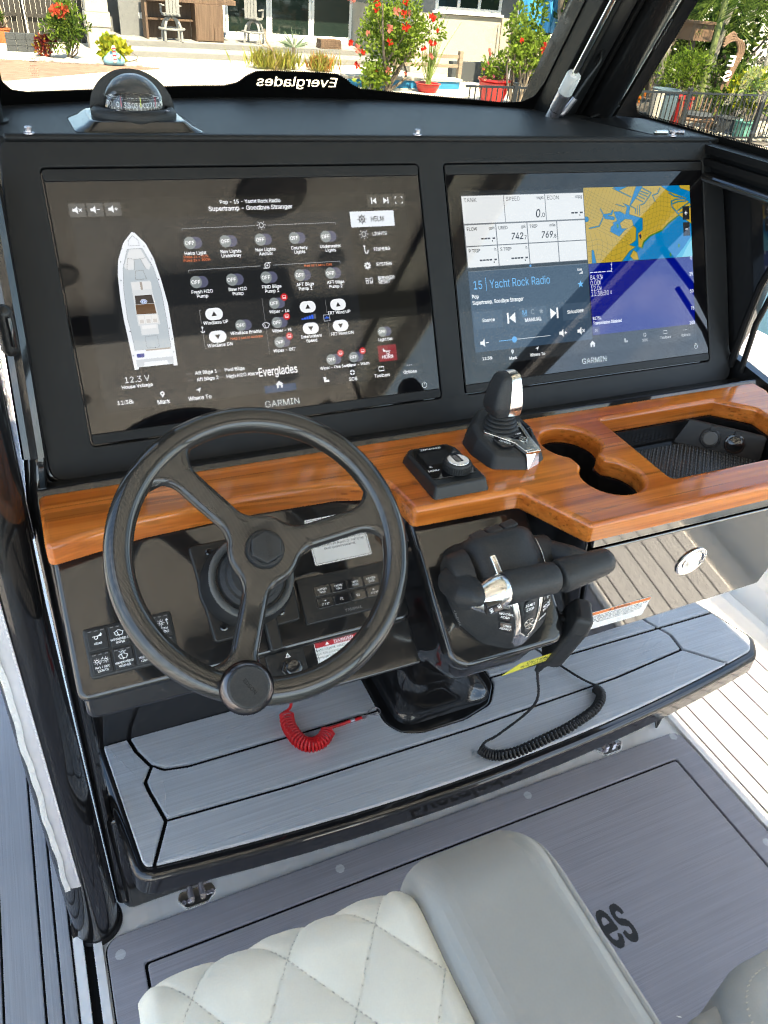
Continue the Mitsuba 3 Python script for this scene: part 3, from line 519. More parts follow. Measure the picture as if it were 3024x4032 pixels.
def skip(S, x, y, k, right, c=W_):
    d = 1 if right else -1
    S.poly(Polygon([(x - 0.005 * k * d, y - 0.005 * k), (x + 0.002 * k * d, y), (x - 0.005 * k * d, y + 0.005 * k)]), c, 4); S.rect(x + (0.0022 if right else -0.0042) * k, y - 0.005 * k, x + (0.0042 if right else -0.0022) * k, y + 0.005 * k, c, 4)
def toggle(S, x, y, k=1.0):
    S.rect(x - 0.004 * k, y - 0.0085 * k, x + 0.0185 * k, y + 0.0085 * k, (88, 90, 112), 2, 0.0084 * k); S.poly(circ(x, y, 0.0090 * k, 8), (135, 142, 142), 3); S.text('OFF', x - 0.0002, y, 0.0052 * k, (240, 240, 240), 5, bold=True)
def arrow(S, x, y, up):
    S.rect(x - 0.0135, y - 0.009, x + 0.0135, y + 0.009, W_, 3, 0.0088); d = 1 if up else -1; S.poly(Polygon([(x - 0.0042, y - 0.003 * d), (x + 0.0042, y - 0.003 * d), (x, y + 0.004 * d)]), (45, 45, 45), 5)
def flag(S, x, y):
    S.poly(circ(x, y, 0.0056, 8), (200, 40, 45), 4); S.rect(x - 0.003, y - 0.0024, x + 0.003, y + 0.0024, (245, 225, 225), 5); S.rect(x - 0.0022, y - 0.0004, x + 0.0022, y + 0.0017, (200, 40, 45), 6)
def sun_icon(S, x, y, k, c=W_, z=4):
    S.poly(circ(x, y, 0.0038 * k, 8).difference(circ(x, y, 0.0029 * k, 8)), c, z)
    for i in range(8):
        if i == 2: continue
        a = i * math.pi / 4; S.line([(x + 0.0052 * k * math.cos(a), y + 0.0052 * k * math.sin(a)), (x + 0.0072 * k * math.cos(a), y + 0.0072 * k * math.sin(a))], 0.0009 * k, c, z)
def home(S, x, y, k, c=W_):
    S.poly(Polygon([(x - 0.006 * k, y), (x, y + 0.0055 * k), (x + 0.006 * k, y), (x + 0.0044 * k, y), (x + 0.0044 * k, y - 0.005 * k), (x + 0.0015 * k, y - 0.005 * k), (x + 0.0015 * k, y - 0.001 * k), (x - 0.0015 * k, y - 0.001 * k), (x - 0.0015 * k, y - 0.005 * k), (x - 0.0044 * k, y - 0.005 * k), (x - 0.0044 * k, y)]), c, 4)
def pin(S, x, y, k, c=W_): S.poly(circ(x, y + 0.0012 * k, 0.0033 * k, 8).union(Polygon([(x - 0.003 * k, y), (x + 0.003 * k, y), (x, y - 0.0052 * k)])).difference(circ(x, y + 0.0012 * k, 0.0012 * k, 6)), c, 4)
def where(S, x, y, k, c=W_): S.poly(Polygon([(x + 0.0045 * k, y + 0.0045 * k), (x + 0.001 * k, y - 0.0045 * k), (x, y), (x - 0.0045 * k, y + 0.001 * k)]), c, 4)
def sos(S, x, y, k, c=W_):
    S.poly(circ(x, y, 0.0045 * k, 8).difference(circ(x, y, 0.002 * k, 6)).difference(LineString([(x - 0.005 * k, y), (x + 0.005 * k, y)]).buffer(0.0006 * k)).difference(LineString([(x, y - 0.005 * k), (x, y + 0.005 * k)]).buffer(0.0006 * k)), c, 4)
def bars(S, x, y, k, c=W_): S.poly(sbox(x - 0.005 * k, y - 0.004 * k, x + 0.005 * k, y + 0.004 * k).difference(sbox(x - 0.0042 * k, y - 0.0024 * k, x + 0.0042 * k, y + 0.0024 * k)), c, 4)
def note(S, x, y, k, c=W_): S.poly(Polygon([(x - 0.005 * k, y + 0.004 * k), (x, y + 0.004 * k), (x, y - 0.001 * k), (x + 0.005 * k, y - 0.001 * k), (x + 0.005 * k, y - 0.0045 * k), (x - 0.004 * k, y - 0.0045 * k)]), c, 4)
def power(S, x, y, c):
    S.poly(circ(x, y, 0.0050, 10).difference(circ(x, y, 0.0040, 10)).difference(sbox(x - 0.0016, y + 0.002, x + 0.0016, y + 0.006)), c, 4); S.rect(x - 0.0005, y + 0.0005, x + 0.0005, y + 0.006, c, 4)

# left screen: digital switching page
L = Show(); BG = (38, 39, 38)
L.rect(0.0695, 0.0432, 0.5952, 0.342, (30, 30, 28), 0); L.rect(0.0715, 0.0445, 0.4905, 0.3155, (33, 35, 37), 1)
for x, sg in ((0.0812, 'x'), (0.1053, '-'), (0.1297, '+')): L.rect(x - 0.0110, 0.3195, x + 0.0110, 0.3380, (84, 84, 82), 2); speaker(L, x - 0.001, 0.329, 1.0, sg)
for x, q in ((0.5370, 0), (0.5598, 1), (0.5827, 2)):
    L.rect(x - 0.0110, 0.3195, x + 0.0110, 0.3395, (68, 66, 60), 2)
    if q < 2: skip(L, x, 0.3296, 1.0, q == 1)
    else:
        for a in (-1, 1):
            for b in (-1, 1): L.poly(Polygon([(x + a * 0.007, 0.3296 + b * 0.0055), (x + a * 0.0035, 0.3296 + b * 0.0055), (x + a * 0.007, 0.3296 + b * 0.002)]), W_, 4)
L.text('Pop - 15 - Yacht Rock Radio', 0.3326, 0.3345, 0.0050); L.text('Supertramp - Goodbye Stranger', 0.3324, 0.3252, 0.0062)
for y, xi, xb in ((0.2985, 0.3441, 0.343), (0.2386, 0.3449, 0.344)):
    for pts in ([(0.2226, y - 0.0035), (0.2226, y), (0.3340, y)], [(0.3545, y), (0.4662, y), (0.4662, y - 0.004)]): L.line(pts, 0.0008, (150, 155, 160))
sun_icon(L, 0.3441, 0.2990, 1.0); L.poly(circ(0.3449, 0.2387, 0.0045, 8).difference(circ(0.3449, 0.2387, 0.0034, 8)).union(circ(0.3449, 0.2387, 0.0014, 6)).union(sbox(0.3449, 0.2420, 0.3515, 0.2432)).union(sbox(0.3383, 0.2342, 0.3449, 0.2354)), W_, 4)
for x, a, b in zip((0.2309, 0.2848, 0.3395, 0.3946, 0.4471), ('Helm Light', 'Nav Lights', 'Nav Lights', 'Courtesy', 'Underwater'), ('', 'Underway', 'Anchor', 'Lights', 'Lights')):
    toggle(L, x, 0.2776); L.text(a, x + 0.0062, 0.2628, 0.0047)
    if b: L.text(b, x + 0.0060, 0.2566, 0.0047)
L.text('Press 1x = 50%', 0.2373, 0.2578, 0.0036, OR); L.text('Press 2x = 100%', 0.2379, 0.2527, 0.0036, OR); L.text('Hold for 1 sec = Cont', 0.4285, 0.2347, 0.0034, OR)
for x, a, b in zip((0.2311, 0.2860, 0.3403, 0.3957, 0.4475), ('Fresh H2O', 'Raw H2O', 'FWD Bilge', 'AFT Bilge', 'AFT Bilge'), ('Pump', 'Pump', 'Pump 1', 'Pump 1', 'Pump 2')):
    toggle(L, x, 0.2208); L.text(a, x + 0.0070, 0.2066, 0.0047); L.text(b, x + 0.0066, 0.2000, 0.0047)
arrow(L, 0.2509, 0.1722, True); arrow(L, 0.2512, 0.1381, False); L.text('Windlass UP', 0.2517, 0.1597, 0.0047); L.text('Windlass DN', 0.2529, 0.1257, 0.0047)
toggle(L, 0.2893, 0.1519, 0.95); L.text('Windlass Enable', 0.2962, 0.1409, 0.0046); L.text('Hold 1 sec to Activate', 0.2962, 0.1330, 0.0036, OR)
L.line([(0.2325, 0.1795), (0.2295, 0.1795), (0.2295, 0.1590)], 0.0007, (140, 140, 140)); L.line([(0.2295, 0.1440), (0.2295, 0.1220), (0.2325, 0.1220)], 0.0007, (140, 140, 140))
L.line([(0.2298, 0.1560), (0.2298, 0.1460)], 0.001, W_); L.line([(0.2270, 0.1485), (0.2278, 0.1465), (0.2298, 0.1457), (0.2318, 0.1465), (0.2326, 0.1485)], 0.0011, W_); L.line([(0.2278, 0.1532), (0.2318, 0.1532)], 0.0009, W_)
for y, t in ((0.1809, 'Wiper - Lo'), (0.1512, 'Wiper - Hi'), (0.1205, 'Wiper - INT')): toggle(L, 0.3476, y, 0.95); L.text(t, 0.3540, y - 0.0125, 0.0046); flag(L, 0.3650, y + 0.0083)
L.poly(Polygon([(0.3235, 0.1500), (0.3262, 0.1520), (0.3295, 0.1527), (0.3328, 0.1520), (0.3355, 0.1500), (0.3322, 0.1445), (0.3268, 0.1445)]).buffer(0.0004).difference(Polygon([(0.3235, 0.1500), (0.3262, 0.1520), (0.3295, 0.1527), (0.3328, 0.1520), (0.3355, 0.1500), (0.3322, 0.1445), (0.3268, 0.1445)]).buffer(-0.0006)), W_, 4); L.line([(0.3290, 0.1440), (0.3275, 0.1505)], 0.0008, W_, 4)
for y0, y1 in ((0.19, 0.155), (0.1420, 0.103)): L.line([(0.3290, y0), (0.3290, y1)], 0.0006, (130, 130, 130))
arrow(L, 0.4019, 0.1713, True); arrow(L, 0.4023, 0.1375, False); L.text('Intermittent', 0.4017, 0.1252, 0.0046); L.text('Speed', 0.4012, 0.1186, 0.0046)
for i in range(6): L.rect(0.3890 + 0.0042 * i, 0.1520, 0.3924 + 0.0042 * i, 0.1540 + 0.0011 * i, (60, 105, 235) if i < 5 else (95, 100, 110), 3)
arrow(L, 0.4539, 0.1710, True); arrow(L, 0.4538, 0.1374, False); L.text('FRT Wind UP', 0.4543, 0.1588, 0.0046); L.text('FRT Wind DN', 0.4550, 0.1250, 0.0046)
L.rect(0.4262, 0.1463, 0.4372, 0.1567, (190, 195, 200), 3); L.rect(0.4270, 0.1471, 0.4364, 0.1559, (40, 45, 60), 4); L.rect(0.4280, 0.1508, 0.4354, 0.1522, (70, 120, 250), 5); L.poly(Polygon([(0.4305, 0.1532), (0.4329, 0.1532), (0.4317, 0.1548)]), (70, 120, 250), 5)
for a, b in ((0.180, 0.1595), (0.1440, 0.122)): L.line([(0.4330, a), (0.4330, b)], 0.0006, (130, 130, 130))
for x, t in ((0.4304, 'Wiper - One Swipe'), (0.4698, 'Wiper - Wash')): toggle(L, x, 0.0848, 0.95); L.text(t, x + 0.0064, 0.0726, 0.0044); flag(L, x + 0.0172, 0.0935)
L.rect(0.4930, 0.2896, 0.5709, 0.3140, (225, 232, 240), 2); L.text('HELM', 0.5404, 0.3016, 0.0078, (25, 27, 30), 4, bold=True, sx=0.8)
ic = circ(0.513, 0.3018, 0.0056, 10).difference(circ(0.513, 0.3018, 0.0040, 10))
for i in range(8): a = i * math.pi / 4; ic = ic.union(LineString([(0.513, 0.3018), (0.513 + 0.0078 * math.cos(a), 0.3018 + 0.0078 * math.sin(a))]).buffer(0.0005))
L.poly(ic, (40, 42, 46), 4); sun_icon(L, 0.5135, 0.2784, 1.1)
for y, t, x in ((0.2784, 'LIGHTS', 0.5416), (0.2541, 'FISHING', 0.5429), (0.2300, 'SYSTEM', 0.5433), (0.2078, 'BREAKER', 0.5448), (0.2015, 'RESET', 0.5408)): L.text(t, x, y, 0.0050)
L.poly(LineString([(0.5120, 0.2590), (0.5120, 0.2520), (0.5128, 0.2490), (0.5150, 0.2482), (0.5170, 0.2495), (0.5178, 0.2530)]).buffer(0.0008), W_, 4); L.poly(circ(0.5120, 0.2597, 0.0016, 6), W_, 4)
gear = circ(0.5137, 0.2287, 0.0042, 10)
for i in range(8): a = i * math.pi / 4; gear = gear.union(LineString([(0.5137, 0.2287), (0.5137 + 0.0060 * math.cos(a), 0.2287 + 0.0060 * math.sin(a))]).buffer(0.0011, cap_style=2))
L.poly(gear.difference(circ(0.5137, 0.2287, 0.0020, 8)), W_, 4)
for x in (0.5100, 0.5172): L.poly(sbox(x - 0.0026, 0.2003, x + 0.0026, 0.2092).difference(sbox(x - 0.0017, 0.2012 if x > 0.513 else 0.2012, x + 0.0017, 0.2083)), W_, 4); L.rect(x - 0.0015, 0.2040 if x < 0.513 else 0.2018, x + 0.0015, 0.2060 if x < 0.513 else 0.2036, W_, 4)
toggle(L, 0.5262, 0.1210, 0.92); L.text('Light Bar', 0.5312, 0.1085, 0.0046)
L.rect(0.5145, 0.0720, 0.5486, 0.0988, (135, 42, 52), 2, 0.0012); L.text('HORN', 0.5312, 0.0795, 0.0058, sx=0.9)
def horn_shape(x, y, k): return Polygon([(x - 0.0070 * k, y + 0.0034 * k), (x - 0.0062 * k, y + 0.0010 * k), (x + 0.0060 * k, y + 0.0012 * k), (x + 0.0060 * k, y + 0.0022 * k), (x - 0.0010 * k, y + 0.0022 * k), (x - 0.0045 * k, y + 0.0040 * k), (x - 0.0065 * k, y + 0.0070 * k)]).union(circ(x + 0.0012 * k, y - 0.0005 * k, 0.0028 * k, 8).difference(circ(x + 0.0012 * k, y - 0.0005 * k, 0.0016 * k, 8)))
L.poly(horn_shape(0.5312, 0.0868, 1.1), W_, 4)
L.text('12.3 V', 0.1225, 0.0879, 0.0086); L.text('House Voltage', 0.1211, 0.0779, 0.0047); L.text('11:38', 0.0990, 0.0562, 0.0055); L.text('A', 0.1098, 0.0570, 0.0030); L.text('M', 0.1098, 0.0545, 0.0030)
pin(L, 0.1549, 0.0612, 1.0); L.text('Mark', 0.1552, 0.0503, 0.0058); where(L, 0.2094, 0.0608, 0.9); L.text('Where To', 0.2097, 0.0498, 0.0056)
L.rect(0.3127, 0.0433, 0.3646, 0.0548, (30, 62, 98), 2); home(L, 0.3380, 0.0550, 1.1); L.text('Everglades', 0.3389, 0.0772, 0.0128, bold=True, sx=0.70, c=(245, 245, 245))
for x, y, t in ((0.1987, 0.0870, 'Aft Bilge 1'), (0.1997, 0.0771, 'Aft Bilge 2'), (0.2447, 0.0870, 'Fwd Bilge'), (0.2460, 0.0768, 'High H2O Alarm')): L.rect(x - 0.004, y - 0.0014, x + 0.004, y + 0.0014, (75, 75, 78), 3); L.text(t, x + 0.0095, y, 0.0050, align='l')
note(L, 0.4175, 0.0542, 1.0); sos(L, 0.4642, 0.0602, 1.0); L.text('SOS', 0.4642, 0.0497, 0.0054); bars(L, 0.5170, 0.0607, 1.0); L.text('Toolbars', 0.5173, 0.0498, 0.0050)
for d in (-0.004, 0, 0.004): L.poly(circ(0.5695 + d, 0.0613, 0.0010, 6), W_, 4)
L.text('Options', 0.5697, 0.0503, 0.0050)
# the plan of the boat
hull_ = Polygon([(0.1497, 0.2967), (0.1357, 0.2822), (0.1242, 0.2578), (0.1204, 0.2371), (0.1183, 0.2056), (0.1181, 0.1737), (0.1192, 0.152), (0.1205, 0.1194), (0.1212, 0.1013), (0.1270, 0.1013), (0.128, 0.1045), (0.178, 0.1045), (0.1785, 0.1017), (0.1843, 0.1017), (0.1849, 0.1461), (0.1847, 0.1921), (0.1806, 0.227), (0.175, 0.2582), (0.1669, 0.2798), (0.1537, 0.2955)])
inn = Polygon([(0.1398, 0.2727), (0.1297, 0.2471), (0.1253, 0.2157), (0.1237, 0.1753), (0.1257, 0.1558), (0.1266, 0.1297), (0.1786, 0.1279), (0.1788, 0.1697), (0.1778, 0.2099), (0.1719, 0.2457), (0.1605, 0.2732)])
L.poly(hull_, (232, 236, 242), 2); L.poly(inn.buffer(0.0006), (150, 155, 160), 3); L.poly(inn, (185, 194, 200), 4)
L.poly(Polygon([(0.1430, 0.2850), (0.1500, 0.2915), (0.1570, 0.2850), (0.1575, 0.2775), (0.1428, 0.2775)]).exterior.buffer(0.0004), (165, 170, 178), 5)
L.poly(Polygon([(0.1424, 0.2725), (0.1582, 0.2723), (0.1690, 0.2490), (0.1655, 0.2430), (0.1610, 0.2450), (0.1559, 0.2587), (0.1467, 0.2580), (0.1440, 0.2440), (0.1345, 0.2440), (0.1310, 0.2490)]), (222, 224, 226), 5)
for a in ([(0.1376, 0.26), (0.1467, 0.2587), (0.1559, 0.2587), (0.1635, 0.2599)], [(0.1345, 0.2440), (0.1376, 0.26)], [(0.1450, 0.2440), (0.1467, 0.2587)], [(0.1610, 0.245), (0.1559, 0.2587)], [(0.1440, 0.2300), (0.1600, 0.2300), (0.1570, 0.2420), (0.1460, 0.2420), (0.1440, 0.2300)]): L.line(a, 0.0006, (140, 140, 138), 6)
L.poly(Polygon([(0.1365, 0.2270), (0.1640, 0.2275), (0.1690, 0.1640), (0.1370, 0.1640)]), (215, 218, 220), 5); L.poly(rrect(0.1372, 0.2152, 0.1652, 0.2262, 0.001), (226, 226, 226), 6); L.line([(0.1508, 0.2152), (0.1508, 0.2262)], 0.003, (170, 160, 150), 7)
L.poly(Polygon([(0.1392, 0.2073), (0.1633, 0.2072), (0.1648, 0.1950), (0.1384, 0.1950)]), (78, 72, 68), 7); L.poly(Polygon([(0.1380, 0.1945), (0.1650, 0.1945), (0.1657, 0.1797), (0.1374, 0.1807)]), (105, 80, 58), 7)
for i in range(3): L.rect(0.1386 + 0.0096 * i, 0.1664, 0.1474 + 0.0096 * i, 0.1785, (235, 233, 230), 7, 0.001); L.rect(0.1402 + 0.0096 * i, 0.1672, 0.1458 + 0.0096 * i, 0.1725, (210, 205, 200), 8)
L.rect(0.1395, 0.1502, 0.1650, 0.1650, (220, 223, 225), 7, 0.001); L.rect(0.1420, 0.1590, 0.1628, 0.1640, (238, 238, 238), 8, 0.001); L.poly(rrect(0.1440, 0.1310, 0.1620, 0.1480, 0.002).exterior.buffer(0.0003), (150, 155, 160), 8)
L.rect(0.1238, 0.1162, 0.1800, 0.1290, (232, 236, 242), 6); L.rect(0.1278, 0.1184, 0.1384, 0.1240, (45, 60, 140), 7, 0.0008); L.rect(0.1420, 0.1270, 0.1780, 0.1292, (175, 165, 155), 7); L.poly(Polygon([(0.1253, 0.1156), (0.1799, 0.1156), (0.1790, 0.1050), (0.1720, 0.1050), (0.1700, 0.1110), (0.1370, 0.1110), (0.1350, 0.1050), (0.1258, 0.1050)]), (200, 206, 212), 6)
for x, y in ((0.1275, 0.256), (0.1715, 0.258), (0.1235, 0.230), (0.177, 0.228), (0.1325, 0.274), (0.1640, 0.276), (0.1240, 0.157), (0.1810, 0.157), (0.1225, 0.122), (0.182, 0.122), (0.1825, 0.141)): L.poly(circ(x, y, 0.0009, 5), (90, 95, 110), 6)
mkr = Polygon([(0.1450, 0.1985), (0.1478, 0.2012), (0.1504, 0.2020), (0.1530, 0.2012), (0.1558, 0.1985), (0.1528, 0.1945), (0.1480, 0.1945)]); L.poly(mkr, (235, 240, 250), 9); L.poly(mkr.buffer(-0.0007).difference(mkr.buffer(-0.0017)), (70, 110, 180), 10); L.poly(Polygon([(0.1490, 0.1970), (0.1518, 0.1970), (0.1504, 0.1994)]), (60, 95, 160), 10)

# right screen: gauges, radio, chart and sonar
R = Show()
R.rect(0.7005, 0.0450, 1.2110, 0.3410, (34, 38, 42), 0)
R.rect(0.7005, 0.2135, 0.9565, 0.3335, (118, 122, 126), 1)
CW = (222, 225, 226)
def cell(x0, x1, y0, y1, name='', unit='', val='', small='', big=False):
    R.rect(x0, y0, x1, y1, CW, 2)
    if name: R.text(name, x0 + 0.004, y1 - 0.0065, 0.0068 if big else 0.0052, (50, 50, 52), 4, align='l')
    if unit: R.text(unit, x1 - 0.0025, y1 - 0.0058, 0.0052 if big else 0.0047, (60, 60, 62), 4, align='r')
    if val.startswith('-'):
        n = val.count('-'); w = 0.0064 if big else 0.0052
        for i in range(n): xx = x1 - 0.0030 - w * 1.25 * (n - i) + (0.0016 if i == n - 1 else -0.0018); R.rect(xx, y0 + 0.0095, xx + w, y0 + 0.0122, (45, 45, 48), 4)
        R.rect(x1 - 0.0030 - w * 1.25, y0 + 0.0050, x1 - 0.0012 - w * 1.25, y0 + 0.0078, (45, 45, 48), 4)
    elif val:
        m = mv(text(val, 0.0135 if big else 0.0110, align='r', bold=True, sx=0.9, flat=True), (x1 - (0.0135 if big else 0.011), y0 + 0.0125, 0)); q = np.array(m.vertices); q[:, 0] += (q[:, 1] - y0) * 0.16; R.mesh(tm(q, m.faces), (45, 45, 48), 4)
        R.text(small, x1 - 0.0020, y0 + 0.0095, 0.0072 if big else 0.0060, (45, 45, 48), 4, align='r', bold=True)
cell(0.7012, 0.7848, 0.2875, 0.3325, 'TANK', big=True); cell(0.7862, 0.8710, 0.2875, 0.3325, 'SPEED', 'mph', '0', '.0', True); cell(0.8726, 0.9558, 0.2875, 0.3325, 'ECON', 'mpg', '--.-', big=True)
xe = (0.7012, 0.7648, 0.8296, 0.8935, 0.9566)
for i, a in enumerate((('FLOW', 'gph', '---.-', ''), ('USED', 'gal', '742', '.7'), ('TRIP', 'mile', '769', '.8'), ('', '', '', ''))): cell(xe[i] + 0.001, xe[i + 1] - 0.001, 0.2505, 0.2848, *a)
for i, a in enumerate((('P TRIP', 'h', '----.-', ''), ('S TRIP', 'h', '----.-', ''), ('', '', '', ''), ('', '', '', ''))): cell(xe[i] + 0.001, xe[i + 1] - 0.001, 0.2145, 0.2486, *a)
R.rect(0.7005, 0.0690, 0.9560, 0.2080, (52, 72, 92), 1); R.line([(0.7010, 0.2075), (0.9560, 0.2075)], 0.0012, (95, 105, 115), 2); R.poly(circ(0.830, 0.2105, 0.0022, 6), (85, 150, 210), 4)
LB = (105, 178, 232)
R.text('15 | Yacht Rock Radio', 0.7895, 0.1843, 0.0142, LB, sx=0.80); R.text('Pop', 0.7040, 0.1651, 0.0062, align='l', sx=0.9); R.text('Supertramp, Goodbye Stranger', 0.7040, 0.1545, 0.0062, align='l', sx=0.84)
for a, b in (((0.7040, 0.7625), 'Source'), ((0.7985, 0.8570), ''), ((0.8926, 0.9500), 'SiriusXM®')):
    R.rect(a[0], 0.1085, a[1], 0.1385, (64, 84, 104), 2)
    if b: R.text(b, (a[0] + a[1]) / 2, 0.1233, 0.0056)
skip(R, 0.7799, 0.1226, 1.9, False); skip(R, 0.8747, 0.1236, 1.9, True); R.text('M', 0.8096, 0.1300, 0.0085, LB); R.text('C', 0.8271, 0.1300, 0.0085, (150, 160, 168)); R.text('MANUAL', 0.8273, 0.1165, 0.0062); R.rect(0.8045, 0.1235, 0.8150, 0.1242, LB, 4)
def star(x, y, r): return Polygon([(x + (r if i % 2 == 0 else r * 0.42) * math.sin(i * math.pi / 5), y + (r if i % 2 == 0 else r * 0.42) * math.cos(i * math.pi / 5)) for i in range(10)])
R.poly(star(0.8457, 0.1296, 0.0048), (150, 160, 168), 4); R.poly(star(0.9372, 0.1714, 0.0072), LB, 4)
R.text('SXM', 0.9368, 0.1975, 0.0036)
for i in range(4): R.rect(0.9360 + 0.0022 * i, 0.1895, 0.9374 + 0.0022 * i, 0.1910 + 0.0013 * i, W_, 4)
R.rect(0.7512, 0.0838, 0.8619, 0.0850, (190, 198, 205), 3); R.rect(0.7512, 0.0838, 0.7835, 0.0850, LB, 4); R.poly(circ(0.7835, 0.0845, 0.0055, 10), (90, 165, 225), 5)
speaker(R, 0.7195, 0.0842, 1.35, '-'); speaker(R, 0.889, 0.0865, 1.35, '+'); speaker(R, 0.930, 0.0867, 1.35, 'x')
R.text('11:38', 0.7230, 0.0570, 0.0050); R.text('A', 0.7326, 0.0578, 0.0026); R.text('M', 0.7326, 0.0556, 0.0026); pin(R, 0.7773, 0.0632, 0.9); R.text('Mark', 0.7777, 0.0522, 0.0052); where(R, 0.8304, 0.0634, 0.85); R.text('Where To', 0.8304, 0.0534, 0.0052); home(R, 0.9557, 0.0600, 1.1)
DM = (170, 175, 180); note(R, 1.0351, 0.0598, 0.9, DM); sos(R, 1.0816, 0.0657, 0.9, DM); R.text('SOS', 1.0815, 0.0557, 0.0048, DM); bars(R, 1.1335, 0.0664, 0.9, DM); R.text('Toolbars', 1.1335, 0.0565, 0.0048, DM); R.text('Options', 1.1855, 0.0565, 0.0048, DM)
for d in (-0.004, 0, 0.004): R.poly(circ(1.1849 + d, 0.0664, 0.0010, 6), DM, 4)
SEA, LAND = (0, 118, 178), (182, 154, 48)
MP = sbox(0.9572, 0.2070, 1.2118, 0.3411); R.poly(MP, SEA, 1)
land = [Polygon([(0.957, 0.3412), (1.0250, 0.3412), (1.0380, 0.3340), (1.0600, 0.3412), (1.0790, 0.3412), (1.0683, 0.3213), (1.0613, 0.3071), (1.0438, 0.3137), (1.0551, 0.3043), (1.0502, 0.2923), (1.0380, 0.2980), (1.0229, 0.2977), (1.0295, 0.2809), (1.0194, 0.2782), (1.0211, 0.2736), (1.0149, 0.2708), (1.0123, 0.2619), (1.0333, 0.2519), (1.0481, 0.2635), (1.0687, 0.2703), (1.0744, 0.2655), (1.0719, 0.244), (1.0561, 0.2355), (1.07, 0.2318), (1.0553, 0.2247), (1.036, 0.2070), (0.9767, 0.2070), (0.9726, 0.2289), (0.9668, 0.2292), (0.9661, 0.2070), (0.9570, 0.2070)]),
        Polygon([(1.0958, 0.3412), (1.1388, 0.3412), (1.1571, 0.3307), (1.2008, 0.3172), (1.2118, 0.3050), (1.2118, 0.2697), (1.1819, 0.2865), (1.1534, 0.2718), (1.1379, 0.2599), (1.1061, 0.2503), (1.091, 0.2401), (1.0862, 0.2294), (1.0781, 0.2314), (1.0788, 0.2561), (1.0905, 0.2618), (1.0919, 0.2833), (1.0602, 0.292), (1.0632, 0.3056), (1.0783, 0.3203)]),
        Polygon([(1.0495, 0.2832), (1.0371, 0.2761), (1.0404, 0.2668), (1.0563, 0.2662), (1.0678, 0.2719), (1.0654, 0.2811)]), Polygon([(1.0655, 0.2258), (1.0567, 0.2154), (1.0643, 0.2088), (1.0765, 0.2081), (1.0733, 0.2207)]), Polygon([(1.185, 0.3412), (1.188, 0.336), (1.2118, 0.330), (1.2118, 0.3412)])]
canal = [LineString(p).buffer(w) for p, w in (([(1.0250, 0.339), (1.066, 0.3225)], 0.0012), ([(1.0880, 0.3330), (1.108, 0.3270)], 0.0011), ([(1.0860, 0.3290), (1.105, 0.3222)], 0.0011), ([(1.0825, 0.3245), (1.099, 0.3180)], 0.0011), ([(1.0790, 0.3195), (1.094, 0.3130)], 0.0011), ([(1.0650, 0.3060), (1.0760, 0.3010), (1.0740, 0.2930)], 0.0011), ([(1.0800, 0.3060), (1.0790, 0.2910)], 0.0010), ([(1.0850, 0.3080), (1.0850, 0.2890)], 0.0010), ([(1.0940, 0.3380), (1.1150, 0.3290), (1.107, 0.320), (1.097, 0.310), (1.088, 0.3075)], 0.0012),
         ([(1.137, 0.337), (1.131, 0.3275), (1.118, 0.324), (1.124, 0.313)], 0.0012), ([(1.159, 0.328), (1.172, 0.3215), (1.190, 0.3185), (1.206, 0.313)], 0.0016), ([(1.164, 0.312), (1.175, 0.3155), (1.196, 0.316)], 0.0013), ([(1.165, 0.3070), (1.180, 0.311), (1.201, 0.312)], 0.0013), ([(1.164, 0.313), (1.165, 0.302), (1.176, 0.292), (1.181, 0.287)], 0.0015), ([(1.176, 0.2930), (1.190, 0.300), (1.208, 0.309)], 0.0013), ([(1.181, 0.289), (1.196, 0.293), (1.212, 0.302)], 0.0013), ([(1.0300, 0.3105), (1.050, 0.3050)], 0.0010), ([(1.033, 0.296), (1.048, 0.290)], 0.0010),
         ([(0.9654, 0.2698), (0.988, 0.2727), (0.9965, 0.2851), (1.0, 0.292), (0.9931, 0.3031)], 0.0014), ([(1.0, 0.292), (1.018, 0.2935), (1.021, 0.2990)], 0.0022), ([(1.004, 0.2880), (1.022, 0.2857)], 0.0035), ([(1.058, 0.2365), (1.072, 0.2395)], 0.0013), ([(0.9695, 0.2290), (0.9710, 0.2070)], 0.0026), ([(0.957, 0.286), (0.9605, 0.286)], 0.005))]
LU = union_all(land).difference(union_all(canal)).intersection(MP)
R.poly(LU.buffer(0.0007).intersection(MP), (70, 92, 60), 2); R.poly(LU, LAND, 3)
rd = []; rg = random.Random(9)
for i in range(16): x = 0.945 + 0.0085 * i; rd.append(LineString([(x, 0.3412), (x - 0.030, 0.286)]))
for i in range(11): y = 0.3405 - 0.0062 * i; rd.append(LineString([(0.957, y), (1.060, y - 0.044)]))
for i in range(10): x = 1.105 + 0.0085 * i; rd.append(LineString([(x, 0.338), (x - 0.004, 0.295), (x - 0.020, 0.245)]))
for i in range(9): y = 0.322 - 0.0085 * i; rd.append(LineString([(1.09, y - 0.012), (1.135, y), (1.175, y - 0.006)]))
for i in range(9): x = 0.965 + 0.0115 * i; rd.append(LineString([(x, 0.262), (x + 0.006, 0.240), (x - 0.002, 0.209)]))
for i in range(5): y = 0.246 - 0.009 * i; rd.append(LineString([(0.958, y), (0.985, y + 0.004), (1.015, y - 0.010), (1.05, y - 0.002)]))
R.poly(union_all(rd).buffer(0.00028).intersection(LU.buffer(-0.0012)), (120, 112, 48), 4)
R.poly(LineString([(1.1819, 0.2862), (1.1534, 0.2714), (1.1379, 0.2595), (1.1061, 0.2499), (1.091, 0.2397), (1.0862, 0.229)]).buffer(0.0014).intersection(MP), (60, 110, 40), 5)
